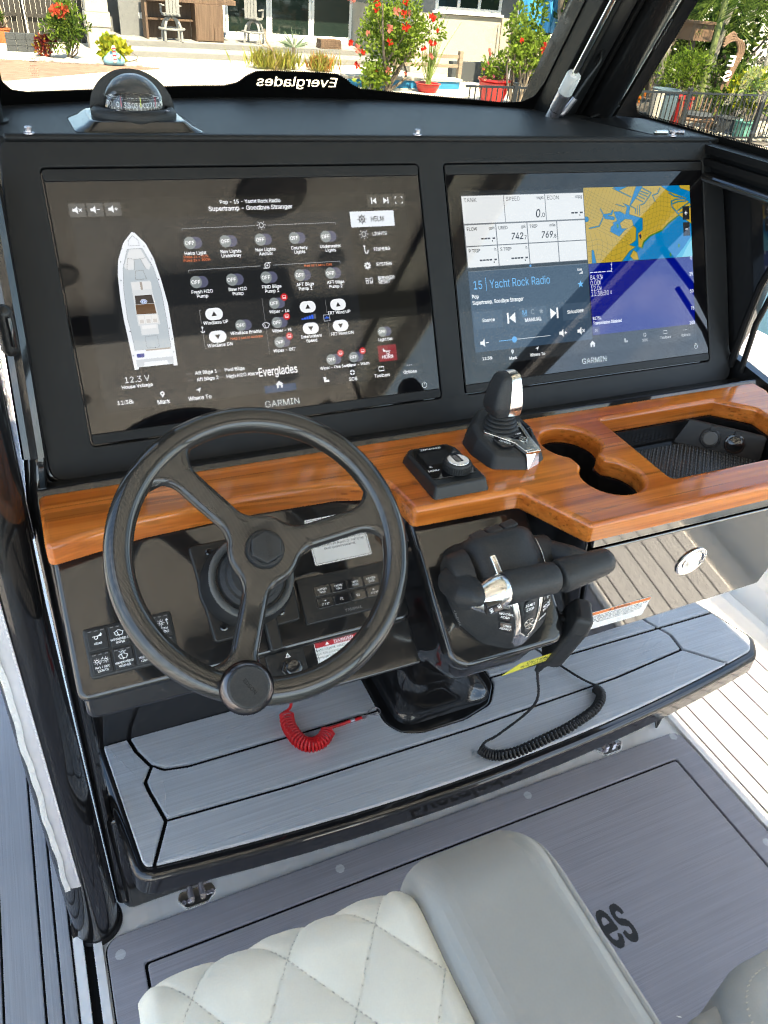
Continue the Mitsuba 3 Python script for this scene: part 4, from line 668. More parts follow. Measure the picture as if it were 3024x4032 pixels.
R.poly(Polygon([(1.1687, 0.2070), (1.1912, 0.2259), (1.2118, 0.2470), (1.2118, 0.2400), (1.197, 0.2240), (1.1850, 0.2070)]), (70, 170, 205), 2); R.poly(Polygon([(1.1850, 0.2070), (1.197, 0.2240), (1.2118, 0.2400), (1.2118, 0.2070)]), (120, 195, 215), 2)
for x, y in ((1.178, 0.229), (1.156, 0.213), (1.031, 0.2715)): R.poly(affinity.scale(circ(x, y, 0.0028, 7), 0.8, 1.3), (70, 130, 60), 5)
R.poly(Polygon([(1.0800, 0.252), (1.0840, 0.2555), (1.0860, 0.2500), (1.0835, 0.2450)]), (30, 40, 70), 6); R.poly(circ(1.0835, 0.2560, 0.0014, 6), (220, 70, 50), 6)
for y0, y1, t in ((0.2769, 0.3021, '+'), (0.2467, 0.2721, '-')):
    R.rect(1.1909, y0, 1.2077, y1, (32, 34, 36), 6); ym = (y0 + y1) / 2; R.rect(1.1955, ym - 0.0007, 1.2030, ym + 0.0007, W_, 7)
    if t == '+': R.rect(1.19855, ym - 0.004, 1.19995, ym + 0.004, W_, 7)
R.rect(0.9578, 0.0760, 1.2120, 0.2062, (0, 14, 124), 1)
SW = (225, 230, 245)
for i in range(5): R.rect(0.9600 + 0.0094 * i + (0.005 if i == 4 else 0), 0.1898, 0.9680 + 0.0094 * i + (0.005 if i == 4 else 0), 0.1914, SW, 4)
R.poly(circ(1.0005, 0.1905, 0.0012, 6), SW, 4); R.text('f', 1.0228 - 0.012, 0.2015, 0.0085, SW); R.text('t', 1.0228 - 0.012, 0.1930, 0.0085, SW)
for t, y, a in (('84.93', 0.1815, 'F'), ('0.00', 0.1715, ''), ('12.0', 0.1618, 'V'), ('11:38:30', 0.1518, '')):
    R.text(t, 0.9600, y, 0.0086, SW, align='l', sx=0.82)
    if a: R.text(a, 0.9600 + (0.0265 if t == '84.93' else 0.0205), y - 0.0012, 0.0058, SW, align='l', sx=0.8)
for t, x, y in (('M', 0.9815, 0.1735), ('P', 0.9815, 0.1715), ('H', 0.9815, 0.1694), ('A', 1.0065, 0.1540), ('M', 1.0065, 0.1503)): R.text(t, x, y, 0.0028, SW)
R.text('B175L', 0.9600, 0.1069, 0.0054, SW, align='l', sx=0.85); R.text('Transmission Disabled', 0.9600, 0.0980, 0.0054, SW, align='l', sx=0.85)
R.rect(0.9585, 0.0768, 0.9742, 0.0915, (60, 66, 120), 3); R.rect(0.9645, 0.0815, 0.9655, 0.0870, SW, 4); R.rect(0.9673, 0.0815, 0.9683, 0.0870, SW, 4)
for t, y in (('0', 0.2043), ('25', 0.1738), ('50', 0.1407), ('75', 0.1073), ('100', 0.0790)): R.text(t, 1.2105, y, 0.0062, SW, align='r', sx=0.85)

for i, (S, lab) in enumerate(((L, 'left chartplotter screen showing a boat plan and rows of OFF switches'), (R, 'right chartplotter screen showing gauges, a radio player and a yellow and blue chart'))):
    a, b, c, d = SCR[i]; t = thing('chartplotter', lab, 'screen')
    part(t, 'body', DASH(slab(rrect(a, b, c, d, 0.006), -0.012, -0.0022)), 'm_pit')
    part(t, 'top_strip', DASH(slab(rrect(a, d - 0.0160, c, d, 0.004), -0.0022, 0.0002, 0.0012)), 'm_dash'); part(t, 'bottom_strip', DASH(slab(rrect(a, b, c, b + 0.0150, 0.004), -0.0022, 0.0002, 0.0012)), 'm_dash')
    part(t, 'glass', DASH(slab(sbox(a + 0.0012, b + 0.0156, c - 0.0012, d - 0.0168), -0.0022, -0.0008)), 'm_glassblack')
    m, col = S.build(DASH, -0.0006)
    part(t, 'display', m, 'm_lcd', smooth=False, label='lit display', color=col, emitter={'type': 'area', 'radiance': {'type': 'mesh_attribute', 'name': 'vertex_color'}})
    part(t, 'maker_name', DASH(mv(text('GARMIN', 0.0098, sx=1.05), (0.3385 if i == 0 else 0.9575, 0.0262 if i == 0 else 0.0300, -0.0006))), 'm_print', smooth=False)
    P_ = Show(); x, y = (0.594, 0.0248) if i == 0 else (1.211, 0.0315); power(P_, x, y, W_); part(t, 'power_mark', P_.build(DASH, -0.0004)[0], 'm_print', smooth=False)
# ------------------------------------------------------------------ things on the helm
# steering wheel
wh = thing('steering_wheel', 'glossy black carbon steering wheel with three spokes and a turning knob', 'steering wheel')
g_ = np.linspace(0, 2 * math.pi, 121)[:-1]; V, F = [], []
for a in g_:
    for b in np.linspace(0, 2 * math.pi, 25)[:-1]:
        r = 0.173 + 0.0170 * math.cos(b); V.append((r * math.cos(a), r * math.sin(a), 0.0150 * math.sin(b)))
for i in range(120):
    for j in range(24): a0, a1, b0, b1 = i * 24 + j, i * 24 + (j + 1) % 24, ((i + 1) % 120) * 24 + j, ((i + 1) % 120) * 24 + (j + 1) % 24; F += [(a0, b0, b1), (a0, b1, a1)]
part(wh, 'rim', WHEEL(tm(V, F)), 'm_carbon', smooth=True)
ann = circ(0, 0, 0.19, 24).difference(circ(0, 0, 0.163, 24)); sp = [circ(0, 0, 0.046, 16)]
for a in (126, 6, 246):
    c, q = math.cos(math.radians(a)), math.sin(math.radians(a)); sp.append(LineString([(0, 0), (0.17 * c, 0.17 * q)]).buffer(0.0165, cap_style=2))
star_ = union_all(sp + [ann]).buffer(0.030, quad_segs=10).buffer(-0.030, quad_segs=10).intersection(circ(0, 0, 0.166, 32)).simplify(0.0003)
import shapely
q = slab(star_, -0.010, -0.002, 0.0035, rb=0.005, n=3); q = tm(*trimesh.remesh.subdivide_to_size(q.vertices, q.faces, 0.007)); v = np.array(q.vertices); rr = np.hypot(v[:, 0], v[:, 1]); dd = np.clip(shapely.distance(star_.exterior if not star_.interiors else star_.boundary, shapely.points(v[:, :2])), 0, 0.009)
v[:, 2] += (v[:, 2] > -0.004) * 0.0055 * (1 - (1 - dd / 0.009) ** 2) + 0.004 * np.clip((rr - 0.10) / 0.06, 0, 1) - 0.006 * np.clip(1 - rr / 0.07, 0, 1)
part(wh, 'spokes', WHEEL(tm(v, q.faces)), 'm_carbon', smooth=50)
nut = part(wh, 'hub_nut', WHEEL(cat([mv(lathe([(0.0305, -0.006), (0.0305, 0.003), (0.0285, 0.006), (0.024, 0.0065)], 40)), slab(rp(Polygon([(0.0265 * math.cos(math.radians(20 + 60 * i)), 0.0265 * math.sin(math.radians(20 + 60 * i))) for i in range(6)]), 0.002), 0.002, 0.0150, 0.0025)]).apply_transform(np.diag([0.80, 0.80, 1.0, 1.0]))), 'm_soft')
part(wh, 'hub_nut__lettering', WHEEL(mv(mv(text('EDSON', 0.0052, bold=True, sx=1.10, depth=0.0006), rz=-96), (0.003, 0, 0.0148))), 'm_plastic', smooth=False)
kb = Axes(WHEEL.p(-0.066, -0.159, 0.016), (1, 0, 0), WHEEL.n)
part(wh, 'knob', kb(lathe([(0.017, 0.0), (0.019, 0.004), (0.0275, 0.010), (0.0305, 0.018), (0.0305, 0.026), (0.0285, 0.033), (0.0240, 0.0365)], 48)), 'm_darkchrome', smooth=50, label='glossy black turning knob')
part(wh, 'knob__cap', kb(lathe([(0.0245, 0.0350), (0.0235, 0.0385), (0.0215, 0.0400), (0.020, 0.0396), (0.0, 0.0396)], 48)), 'm_soft')
part(wh, 'knob__lettering', kb(mv(mv(text('EDSON', 0.0042, bold=True, sx=1.05, depth=0.0004), rz=-62), (0.001, 0.0, 0.0395))), 'm_pit', smooth=False)

# tilt mount under the wheel
hb = thing('wheel_mount', 'round black tilt mount with a grey ring and corner bolts behind the steering wheel', 'wheel mount')
HC = (0.203, -0.103)
part(hb, 'flange', HELM(slab(rp(circ(*HC, 0.066, 24).union(Polygon([(0.147, -0.170), (0.262, -0.166), (0.266, -0.04), (0.14, -0.04)]).buffer(0.004)), 0.006), 0.0003, 0.007, 0.003)), 'm_plastic')
part(hb, 'housing', HELM(mv(lathe([(0.064, 0.005), (0.062, 0.030), (0.056, 0.048), (0.052, 0.050), (0.0, 0.050)], 44), (*HC, 0))), 'm_plastic', smooth=40)
part(hb, 'ring', HELM(mv(lathe([(0.0565, 0.047), (0.0575, 0.052), (0.0545, 0.055), (0.0490, 0.054), (0.047, 0.049)], 44), (*HC, 0))), 'm_grey_plastic', smooth=60, label='light grey ring')
part(hb, 'boot', Axes(HELM.p(*HC, 0.048), (1, 0, 0), HELM.n + np.array([0, -0.03, 0.02]))(lathe([(0.046, 0.0), (0.043, 0.010), (0.037, 0.013), (0.0355, 0.024), (0.030, 0.027), (0.026, 0.045), (0.024, 0.082)], 40)), 'm_soft', smooth=40)
for x, y in ((0.159, -0.156), (0.240, -0.153), (0.162, -0.050), (0.243, -0.048)): part(hb, 'bolt', HELM(mv(lathe([(0.0055, 0.006), (0.0055, 0.0105), (0.0035, 0.0115), (0.0033, 0.0095), (0, 0.0095)], 18), (x, y, 0))), 'm_gloss')
part(hb, 'tilt_lever', HELM(mv(slab(rrect(-0.009, -0.05, 0.009, 0.0, 0.005), 0.004, 0.016, 0.003), (0.222, -0.155, 0))), 'm_plastic')

# icons for keys
def ic_mesh(g, z=0.0002): return cat([slab(q, 0, z) for q in getattr(g, 'geoms', [g]) if q.geom_type == 'Polygon' and q.area > 1e-9])
def ln(pts, w): return LineString(pts).buffer(w / 2, cap_style=1, quad_segs=3)
def ic_horn(): return affinity.scale(horn_shape(0, 0, 0.9), -1, 0.9, origin=(0, 0))
def ic_wiper(): p = Polygon([(-0.0062, 0.001), (0, 0.0042), (0.0062, 0.001), (0.004, -0.0035), (-0.004, -0.0035)]); return union_all([p.difference(p.buffer(-0.0009)), ln([(0, -0.0045), (-0.002, 0.002)], 0.0009)])
def ic_wash(): return union_all([ic_wiper(), ln([(-0.004, 0.0065), (-0.002, 0.0045), (0, 0.0065), (0.002, 0.0045), (0.004, 0.0065)], 0.0007)])
def ic_lamp(x=0.0, k=1.0): return union_all([circ(x, 0, 0.0022 * k, 6).difference(circ(x, 0, 0.0014 * k, 6))] + [ln([(x + 0.0031 * k * math.cos(a), 0.0031 * k * math.sin(a)), (x + 0.0044 * k * math.cos(a), 0.0044 * k * math.sin(a))], 0.0006 * k) for a in np.arange(8) * math.pi / 4])
def ic_nav(): return union_all([ic_lamp(-0.0055, 0.95), ic_lamp(0.0055, 0.95), ln([(-0.002, -0.004), (0.002, 0.004)], 0.0007)])
def ic_dim(): return union_all([ic_lamp(0, 1.0), ln([(-0.008, 0.004), (-0.008, -0.004)], 0.0008), ln([(-0.0095, -0.002), (-0.008, -0.004), (-0.0065, -0.002)], 0.0008), ln([(0.008, -0.004), (0.008, 0.004)], 0.0008), ln([(0.0065, 0.002), (0.008, 0.004), (0.0095, 0.002)], 0.0008)])
def ic_top(): return union_all([ln([(0.004 * math.cos(a), 0.004 * math.sin(a) + 0.001), (0.0058 * math.cos(a), 0.0058 * math.sin(a) + 0.001)], 0.0007) for a in np.linspace(math.pi, 2 * math.pi, 7)] + [ln([(-0.003, 0.001), (0.003, 0.001)], 0.001)])
swp = thing('switch_panel', 'black rubber keypad of eight switches with white icons at lower left of the helm', 'switch panel')
part(swp, 'base', HELM(slab(rrect(-0.0165, -0.1825, 0.0955, -0.1175, 0.0045), 0.0003, 0.0075, 0.003)), 'm_soft')
KEYS = ((0, 0, 'HORN', '', ic_horn), (1, 0, 'WINDSHIELD', 'WIPER', ic_wiper), (2, 0, 'COURTESY', 'LIGHTS', ic_lamp), (3, 0, 'SWITCH', 'DIMMING', ic_dim), (0, 1, 'NAV / ANC', 'LIGHTS', ic_nav), (1, 1, 'WINDSHIELD', 'WASHER', ic_wash), (2, 1, 'HARDTOP', 'LIGHTS', ic_top), (3, 1, '', '', None))
for i, j, a, b, icn in KEYS:
    x, y = -0.0005 + 0.0268 * i, -0.1345 - 0.0305 * j
    k = part(swp, 'key', HELM(slab(rrect(x - 0.0122, y - 0.0138, x + 0.0122, y + 0.0138, 0.0018), 0.0070, 0.0098, 0.0014)), 'm_soft')
    if icn: part(swp, k.split('__')[1] + '__icon', HELM(mv(ic_mesh(icn()), (x, y + 0.0030, 0.0097))), 'm_print', smooth=False)
    if a: part(swp, k.split('__')[1] + '__lettering', HELM(cat([mv(text(a, 0.0027, bold=True, sx=0.95), (x, y - 0.0050, 0.0097))] + ([mv(text(b, 0.0027, bold=True, sx=0.95), (x, y - 0.0094, 0.0097))] if b else []))), 'm_print', smooth=False)
    part(swp, k.split('__')[1] + '__indicator', HELM(cat([slab(sbox(x + d - 0.0021, y + 0.0107, x + d + 0.0021, y + 0.0119), 0.0096, 0.0100) for d in (-0.0075, 0, 0.0075)])), 'm_greyprint', smooth=False, kind='stuff')
# autopilot keypad
kp = thing('autopilot_keypad', 'matt black steering keypad of eight small lettered buttons right of the wheel hub', 'keypad')
part(kp, 'base', HELM(slab(rrect(0.2715, -0.1800, 0.4115, -0.1140, 0.0015), 0.0003, 0.0090, 0.0015)), 'm_plastic')
for i, (a, b) in enumerate((('HEADING', 'HOLD'), ('COURSE', 'HOLD'), ('TRACK', 'POINT'), ('PATTERN', 'STEER'), ('1° / 5°', '<'), ('F1', ''), ('F2', ''), ('1° / 5°', '>'))):
    x, y = 0.3050 + 0.0254 * (i % 4), -0.1374 - 0.0177 * (i // 4)
    k = part(kp, 'button', HELM(slab(rrect(x - 0.0117, y - 0.0071, x + 0.0117, y + 0.0071, 0.001), 0.0086, 0.0102, 0.0006)), 'm_gloss'); ls = []
    if b in ('<', '>'): ls = [mv(text(a, 0.0028, bold=True), (x, y - 0.002, 0.0102)), mv(slab(Polygon([(-0.002, 0), (0.002, -0.001), (0.002, 0.001)]) if b == '<' else Polygon([(0.002, 0), (-0.002, 0.001), (-0.002, -0.001)]), 0, 0.0002), (x, y + 0.0028, 0.0102))]
    elif b: ls = [mv(text(a, 0.0026, bold=True, sx=0.85), (x, y + 0.0020, 0.0102)), mv(text(b, 0.0026, bold=True, sx=0.85), (x, y - 0.0022, 0.0102))]
    else: ls = [mv(text(a, 0.0030, bold=True), (x, y, 0.0102))]
    part(kp, k.split('__')[1] + '__lettering', HELM(cat(ls)), 'm_print', smooth=False)
part(kp, 'maker_name', HELM(mv(text('YAMAHA', 0.0044, sx=1.0), (0.3440, -0.1725, 0.0090))), 'm_greyprint', smooth=False)
# warning labels
def sticker(name, lab, F, x0, y0, x1, y1, w, lines, band=None, border=True, h=0.0030, body='m_white', skew=0.0, title=''):
    t = thing(name, lab, 'label'); sk = lambda m: tm(np.c_[np.asarray(m.vertices)[:, 0] + skew * (np.asarray(m.vertices)[:, 1] - y0), np.asarray(m.vertices)[:, 1:]], m.faces)
    part(t, 'sheet', F(sk(slab(rrect(x0, y0, x1, y1, 0.0022), w, w + 0.0004))), body, smooth=False)
    yt = y1 - 0.0040
    if band:
        part(t, 'band', F(sk(slab(sbox(x0 + 0.0008, y1 - 0.0085, x1 - 0.0008, y1 - 0.0010), w + 0.0004, w + 0.0006))), band, smooth=False)
        part(t, 'heading', F(sk(cat([mv(text(title, 0.0048, bold=True, sx=1.1), ((x0 + x1) / 2 + 0.004, y1 - 0.0048, w + 0.0006)), mv(slab(Polygon([(-0.003, -0.0022), (0.003, -0.0022), (0, 0.0026)]), 0, 0.0002), ((x0 + x1) / 2 - 0.0215, y1 - 0.0048, w + 0.0006))]))), 'm_print' if band == 'm_label_red' else 'm_ink', smooth=False)
        yt = y1 - 0.0125
    ls = [mv(text(s, h), ((x0 + x1) / 2, yt - i * h * 1.75, w + 0.0004)) for i, s in enumerate(lines)]
    if border: ls.append(mv(slab(rrect(x0 + 0.0020, y0 + 0.0020, x1 - 0.0020, y1 - 0.0020, 0.001).difference(rrect(x0 + 0.0025, y0 + 0.0025, x1 - 0.0025, y1 - 0.0025, 0.001)), 0, 0.0002), (0, 0, w + 0.0004)))
    part(t, 'print', F(sk(cat(ls))), 'm_ink', smooth=False)
    return t
sticker('notice_label', 'white printed notice with black lines of capitals, above the steering keypad', HELM, 0.3070, -0.0995, 0.3965, -0.030, 0.0002, ('WARNING', 'VISIBILITY FROM HELM', 'IS LIMITED AND CAN BE', 'LIMITED. AVOID SERIOUS', 'INJURY OR DEATH FROM COLLISIONS.', 'OPERATION FROM A STANDING POSITION', 'MAY BE NECESSARY TO MAINTAIN LOOKOUT', 'AS REQUIRED BY RULES OF THE ROAD.', 'READ OWNERS MANUAL.'), h=0.0031)
LED = Frame(HELM.p(0, -0.2365, -0.0095), 50)
part(con, 'helm_apron', LED(slab(rrect(0.197, -0.036, 0.43, 0.036, 0.004), -0.02, 0.0, 0.003)), 'm_gloss')
sticker('danger_label', 'white label with a red DANGER band low on the helm behind the wheel rim', LED, 0.2790, -0.0075, 0.3600, 0.0310, 0.0003, ('TO AVOID RISK OF SERIOUS INJURY OR DEATH', 'SHUT OFF ENGINE WHEN NEAR SWIMMERS', 'OR PRIOR TO USING SWIM PLATFORM AND', 'BOARDING LADDER.'), band='m_label_red', h=0.0029, title='DANGER')
sticker('warning_label', 'white and orange warning label at the foot of the mirror-like drawer front', DRAW, 0.772, -0.281, 0.908, -0.2315, 0.0003, ('Do not operate this vessel while the drawer is open or its contents are loose.', 'Keep hands and feet clear of moving parts at all times during use.', 'Secure all gear before getting under way and check the lock twice.', 'Failure to follow this notice can lead to injury. See owners manual.', 'Replace this label when it can no longer be read.'), band='m_label_orange', h=0.0026, border=False, title='WARNING')
YS = Axes((0.620, 0.650, 0.838), (1, 0.0, 0.02), (0, -0.96, -0.28))
yl = thing('yellow_label', 'yellow caution label under the front edge of the throttle pod', 'label')
part(yl, 'sheet', YS(slab(Polygon([(-0.058, -0.020), (0.030, -0.012), (0.046, 0.012), (-0.034, 0.008)]), 0.0, 0.0005)), 'm_yellow', smooth=False)
part(yl, 'print', YS(cat([mv(text('CAUTION', 0.006, bold=True), (0.0, 0.002, 0.0005)), mv(text('KEEP CLEAR OF MOVING LEVERS', 0.0022), (-0.004, -0.006, 0.0005)), mv(text('READ MANUAL BEFORE USE', 0.0022), (-0.006, -0.010, 0.0005))])), 'm_ink', smooth=False)
# engine cut-off switch and its lanyard
ks = thing('cutoff_switch', 'black engine cut-off switch low on the helm with a white triangle mark', 'switch')
part(ks, 'plate', LED(slab(rrect(0.207, -0.030, 0.262, 0.030, 0.003), 0.0003, 0.0042, 0.0012)), 'm_plastic')
part(ks, 'nut', LED(mv(slab(rp(Polygon([(0.013 * math.cos(i * math.pi / 3), 0.013 * math.sin(i * math.pi / 3)) for i in range(6)]), 0.001), 0.004, 0.013, 0.0015), (0.236, 0.004, 0))), 'm_gloss')
part(ks, 'knob', LED(mv(lathe([(0.0085, 0.012), (0.0085, 0.026), (0.011, 0.030), (0.011, 0.036), (0.008, 0.038), (0, 0.038)], 24), (0.236, 0.004, 0))), 'm_gloss')
part(ks, 'mark', LED(mv(slab(Polygon([(-0.004, -0.003), (0.004, -0.003), (0, 0.004)]).difference(Polygon([(-0.0015, -0.0018), (0.0015, -0.0018), (0, 0.001)])), 0, 0.0002), (0.238, 0.0230, 0.0042))), 'm_print', smooth=False)
ly = thing('safety_lanyard', 'bright red coiled safety lanyard with a steel clip lying on the step', 'lanyard')
cp_ = [(0.338, 1.035, 0.3935), (0.333, 1.010, 0.3935), (0.335, 0.985, 0.3935), (0.341, 0.962, 0.3935), (0.354, 0.946, 0.3935), (0.370, 0.942, 0.3935), (0.388, 0.947, 0.3935), (0.404, 0.962, 0.3935)]
cw = coil(cp_, 0.0135, 0.0026, 23); part(ly, 'coil', tube(cw, 0.0026, 8), 'm_red')
end = cw[-1]; part(ly, 'strap', cat([tube(spline([end, (0.412, 0.968, 0.387), (0.405, 0.977, 0.383), (0.440, 0.978, 0.3825), (0.468, 0.981, 0.3825)], 24), 0.0036, 8), tube(spline([(0.468, 0.979, 0.3825), (0.480, 0.9795, 0.3825), (0.489, 0.9795, 0.3835)], 12), 0.0034, 8)]), 'm_red')
part(ly, 'strap', tube(spline([cw[0], (0.345, 1.030, 0.42), (0.315, 0.95, 0.56), (0.262, 0.80, 0.76), (0.243, 0.735, 0.83), LED.p(0.236, 0.004, 0.034)], 40), 0.0030, 8), 'm_red')
part(ly, 'crimp', tube([(0.462, 0.980, 0.3825), (0.472, 0.9805, 0.3825)], 0.0048, 10), 'm_steel')
part(ly, 'clip', cat([tube(spline([(0.487, 0.984, 0.3815), (0.485, 0.976, 0.3815), (0.493, 0.975, 0.3815), (0.512, 0.992, 0.3815), (0.528, 0.996, 0.3815), (0.535, 0.984, 0.3815), (0.525, 0.976, 0.3815), (0.503, 0.982, 0.3815), (0.488, 0.985, 0.3815)], 50), 0.0014, 8)]), 'm_steel')

# trim-tab control on the teak
zw = thing('trim_control', 'small black trim control with a dark screen and a silver-topped dial on the teak shelf', 'control panel')
ZX = Frame((0.5235, 0.8500, 1.0803), 90)
ZB = rp(Polygon([(-0.0455, -0.0625), (0.0480, -0.0625), (0.0480, 0.046), (0.036, 0.062), (-0.034, 0.062), (-0.0455, 0.046)]), 0.006)
q = slab(ZB, 0.0, 0.0155, 0.004); v = np.array(q.vertices); kz = np.clip(v[:, 2] / 0.0155, 0, 1); v[:, 0] *= 1 - 0.10 * kz; v[:, 1] *= 1 - 0.10 * kz; v[:, 2] *= 1 + 0.45 * (0.0625 - v[:, 1]) / 0.125 * 0.6
part(zw, 'body', mv(tm(v, q.faces), (0.5235, 0.8500, 1.0803)), 'm_plastic')
q = slab(rp(Polygon([(-0.036, -0.040), (0.036, -0.040), (0.036, 0.038), (0.028, 0.050), (-0.027, 0.050), (-0.036, 0.038)]), 0.004), 0.0, 0.0012, 0.0006); ZT = Axes((0.5235, 0.8500, 1.0803 + 0.01785), (1, 0, 0), (0, 0.0395, 1.0))
part(zw, 'face', ZT(q), 'm_glassblack')
part(zw, 'screen', ZT(slab(sbox(-0.026, -0.002, 0.022, 0.036), 0.0012, 0.0014)), 'm_pit', smooth=False)
part(zw, 'dial', ZT(mv(lathe([(0.0205, 0.001), (0.0210, 0.010), (0.0195, 0.0155), (0.0165, 0.0165)], 40), (0.010, -0.024, 0))), 'm_soft'); 
part(zw, 'dial__grips', ZT(cat([mv(bx(-0.0008, -0.0006, 0.002, 0.0008, 0.0006, 0.012), (0.010 + 0.0212 * math.cos(a), -0.024 + 0.0212 * math.sin(a), 0)) for a in np.arange(36) * math.pi / 18])), 'm_plastic', kind='stuff')
part(zw, 'dial__top', ZT(mv(cat([slab(circ(0, 0, 0.0168, 16).difference(rp(sbox(-0.0055, -0.006, 0.0055, 0.020), 0.002)), 0.015, 0.0178, 0.001)]), (0.010, -0.024, 0))), 'm_chrome')
part(zw, 'dial__button', ZT(mv(slab(rrect(-0.0050, -0.0052, 0.0050, 0.0160, 0.003), 0.014, 0.0168, 0.001), (0.010, -0.024, 0))), 'm_gloss')
part(zw, 'lettering', ZT(cat([mv(text('ZIPWAKE', 0.0042, bold=True, sx=1.35), (0.0, 0.0440, 0.0012)), mv(text('MENU', 0.0042, bold=True, sx=1.1), (-0.0255, -0.0175, 0.0012)), mv(text('AUTO', 0.0042, bold=True, sx=1.1), (0.0315, -0.0135, 0.0012), s=(0.8, 1, 1)), mv(ic_mesh(circ(0, 0, 0.0022, 8).difference(circ(0, 0, 0.0014, 8)).union(sbox(-0.0004, 0.0, 0.0004, 0.0032))), (-0.0250, -0.0070, 0.0012)), mv(ic_mesh(circ(0, 0, 0.0016, 8)), (0.0305, -0.0050, 0.0012))])), 'm_print', smooth=False)

# docking joystick
js = thing('joystick', 'black docking joystick with a chrome strip and ribbed boot on the teak shelf', 'joystick')
JB = rp(Polygon([(-0.050, -0.050), (0.0, -0.066), (0.010, -0.067), (0.050, -0.046), (0.060, 0.005), (0.045, 0.058), (0.012, 0.072), (-0.030, 0.068), (-0.056, 0.035), (-0.060, 0.0)]), 0.012)
q = slab(JB, 0.0, 0.034, 0.008, n=4); v = np.array(q.vertices); kz = np.clip(v[:, 2] / 0.034, 0, 1); v[:, 0] *= 1 - 0.20 * kz ** 1.5; v[:, 1] *= 1 - 0.20 * kz ** 1.5; v[:, 2] *= 1 + 0.45 * np.clip(v[:, 1] / 0.06, -1, 1); v[:, 2] = np.maximum(v[:, 2], 0)
JO = np.array([0.6530, 0.886, 1.0803]); part(js, 'base', mv(tm(v, q.faces), JO), 'm_soft', smooth=40)
JS = Axes(JO + np.array([0, -0.018, 0.0335]), (1, 0, 0), (0, -0.215, 1.0))
strip = Polygon([(0.004, -0.042), (0.030, -0.042), (0.0285, -0.014), (0.030, 0.030), (0.0235, 0.030), (0.0215, -0.010), (0.014, -0.022), (0.004, -0.012), (-0.040, 0.022), (-0.042, 0.016), (-0.005, -0.018)])
part(js, 'chrome_strip', cat([JS(slab(rp(strip, 0.0015), -0.003, 0.0026, 0.001)), hull((JO[0] + 0.005, JO[1] - 0.0555, 1.1075, 0.0015), (JO[0] + 0.029, JO[1] - 0.0510, 1.1075, 0.0015), (JO[0] + 0.006, JO[1] - 0.0670, 1.0815, 0.0015), (JO[0] + 0.030, JO[1] - 0.0575, 1.0815, 0.0015), n=2)]), 'm_chrome', smooth=40)
part(js, 'button', JS(slab(rp(Polygon([(-0.035, -0.002), (-0.030, 0.006), (-0.006, -0.018), (-0.010, -0.022), (-0.028, -0.020)]), 0.002), -0.002, 0.0022, 0.001)), 'm_gloss')
for g in ([(-0.012, 0.020), (0.001, 0.022), (0.003, 0.010), (-0.009, 0.007)], [(0.005, 0.022), (0.018, 0.023), (0.018, 0.011), (0.007, 0.010)], [(-0.006, 0.004), (0.005, 0.007), (0.018, 0.008), (0.018, -0.003), (0.0, -0.006)]): part(js, 'button', JS(slab(rp(Polygon(g), 0.0012), -0.002, 0.0026, 0.001)), 'm_gloss')
for g in ([(0.033, 0.030), (0.043, 0.012), (0.0335, 0.010)], [(0.0335, 0.007), (0.043, 0.009), (0.034, -0.010)]): part(js, 'button', JS(slab(rp(Polygon(g), 0.0012), -0.005, 0.0014, 0.001)), 'm_gloss')
part(js, 'lettering', JS(cat([mv(text('DRIFTPOINT', 0.0026, bold=True), (-0.004, 0.0150, 0.0026)), mv(text('STAYPOINT', 0.0026, bold=True), (0.0125, 0.0165, 0.0026)), mv(text('FISHPOINT', 0.0026, bold=True), (0.007, 0.0010, 0.0026)), mv(mv(text('JOYSTICK', 0.0028, bold=True), rz=-40), (-0.020, -0.012, 0.0022))])), 'm_print', smooth=False)
def fork(r): return union_all([circ(0, 0, r, 12).difference(circ(0, 0, r * 0.88, 12))] + [LineString([(0, 0), (0.86 * r * math.cos(a), 0.86 * r * math.sin(a))]).buffer(r * 0.09) for a in np.arange(3) * 2 * math.pi / 3 + math.pi / 2] + [LineString([(0.5 * r * math.cos(a), 0.5 * r * math.sin(a)), (0.86 * r * math.cos(a), 0.86 * r * math.sin(a))]).buffer(r * 0.16) for a in np.arange(3) * 2 * math.pi / 3 + math.pi / 6])
part(js, 'emblem', JS(mv(slab(fork(0.0062), 0.0, 0.0012, 0.0003), (0.0125, -0.0125, 0.0020))), 'm_chrome', smooth=False)
BO = JO + np.array([-0.006, 0.010, 0.034]); JA = Axes(BO, (1, 0, 0), (0.0, 0.06, 1.0))
bl = [(0.030, -0.004), (0.031, 0.002)]
for i in range(4): r = 0.0275 - 0.0022 * i; bl += [(r, 0.003 + 0.0062 * i), (r + 0.0012, 0.0052 + 0.0062 * i), (r, 0.0076 + 0.0062 * i), (r - 0.003, 0.0086 + 0.0062 * i)]
bl += [(0.016, 0.029), (0.014, 0.034)]
part(js, 'boot', JA(lathe(bl, 36)), 'm_soft', smooth=50)
def hring(z, w, d, cx=0.0, r=0.30, n=6): c = np.array(rp(sbox(-w, -d, w, d), min(w, d) * r, n).exterior.coords)[:-1]; c = c[np.argsort(-np.arctan2(c[:, 1], c[:, 0]))][::-1]; return np.c_[c[:, 0] + cx, c[:, 1], np.full(len(c), z)]
def hres(c, m=40):
    L = LineString(np.vstack([c, c[:1]])); return np.array([L.interpolate(t, normalized=True).coords[0] for t in np.linspace(0, 1, m, endpoint=False)])
hand = [hres(hring(z, w, d)) for z, w, d in ((0.026, 0.0185, 0.0165), (0.0275, 0.0215, 0.0190), (0.038, 0.0262, 0.0215), (0.046, 0.0268, 0.0218), (0.062, 0.0240, 0.0200), (0.078, 0.0200, 0.0178), (0.087, 0.0165, 0.0160), (0.0925, 0.0125, 0.0130), (0.0945, 0.0080, 0.0090))]
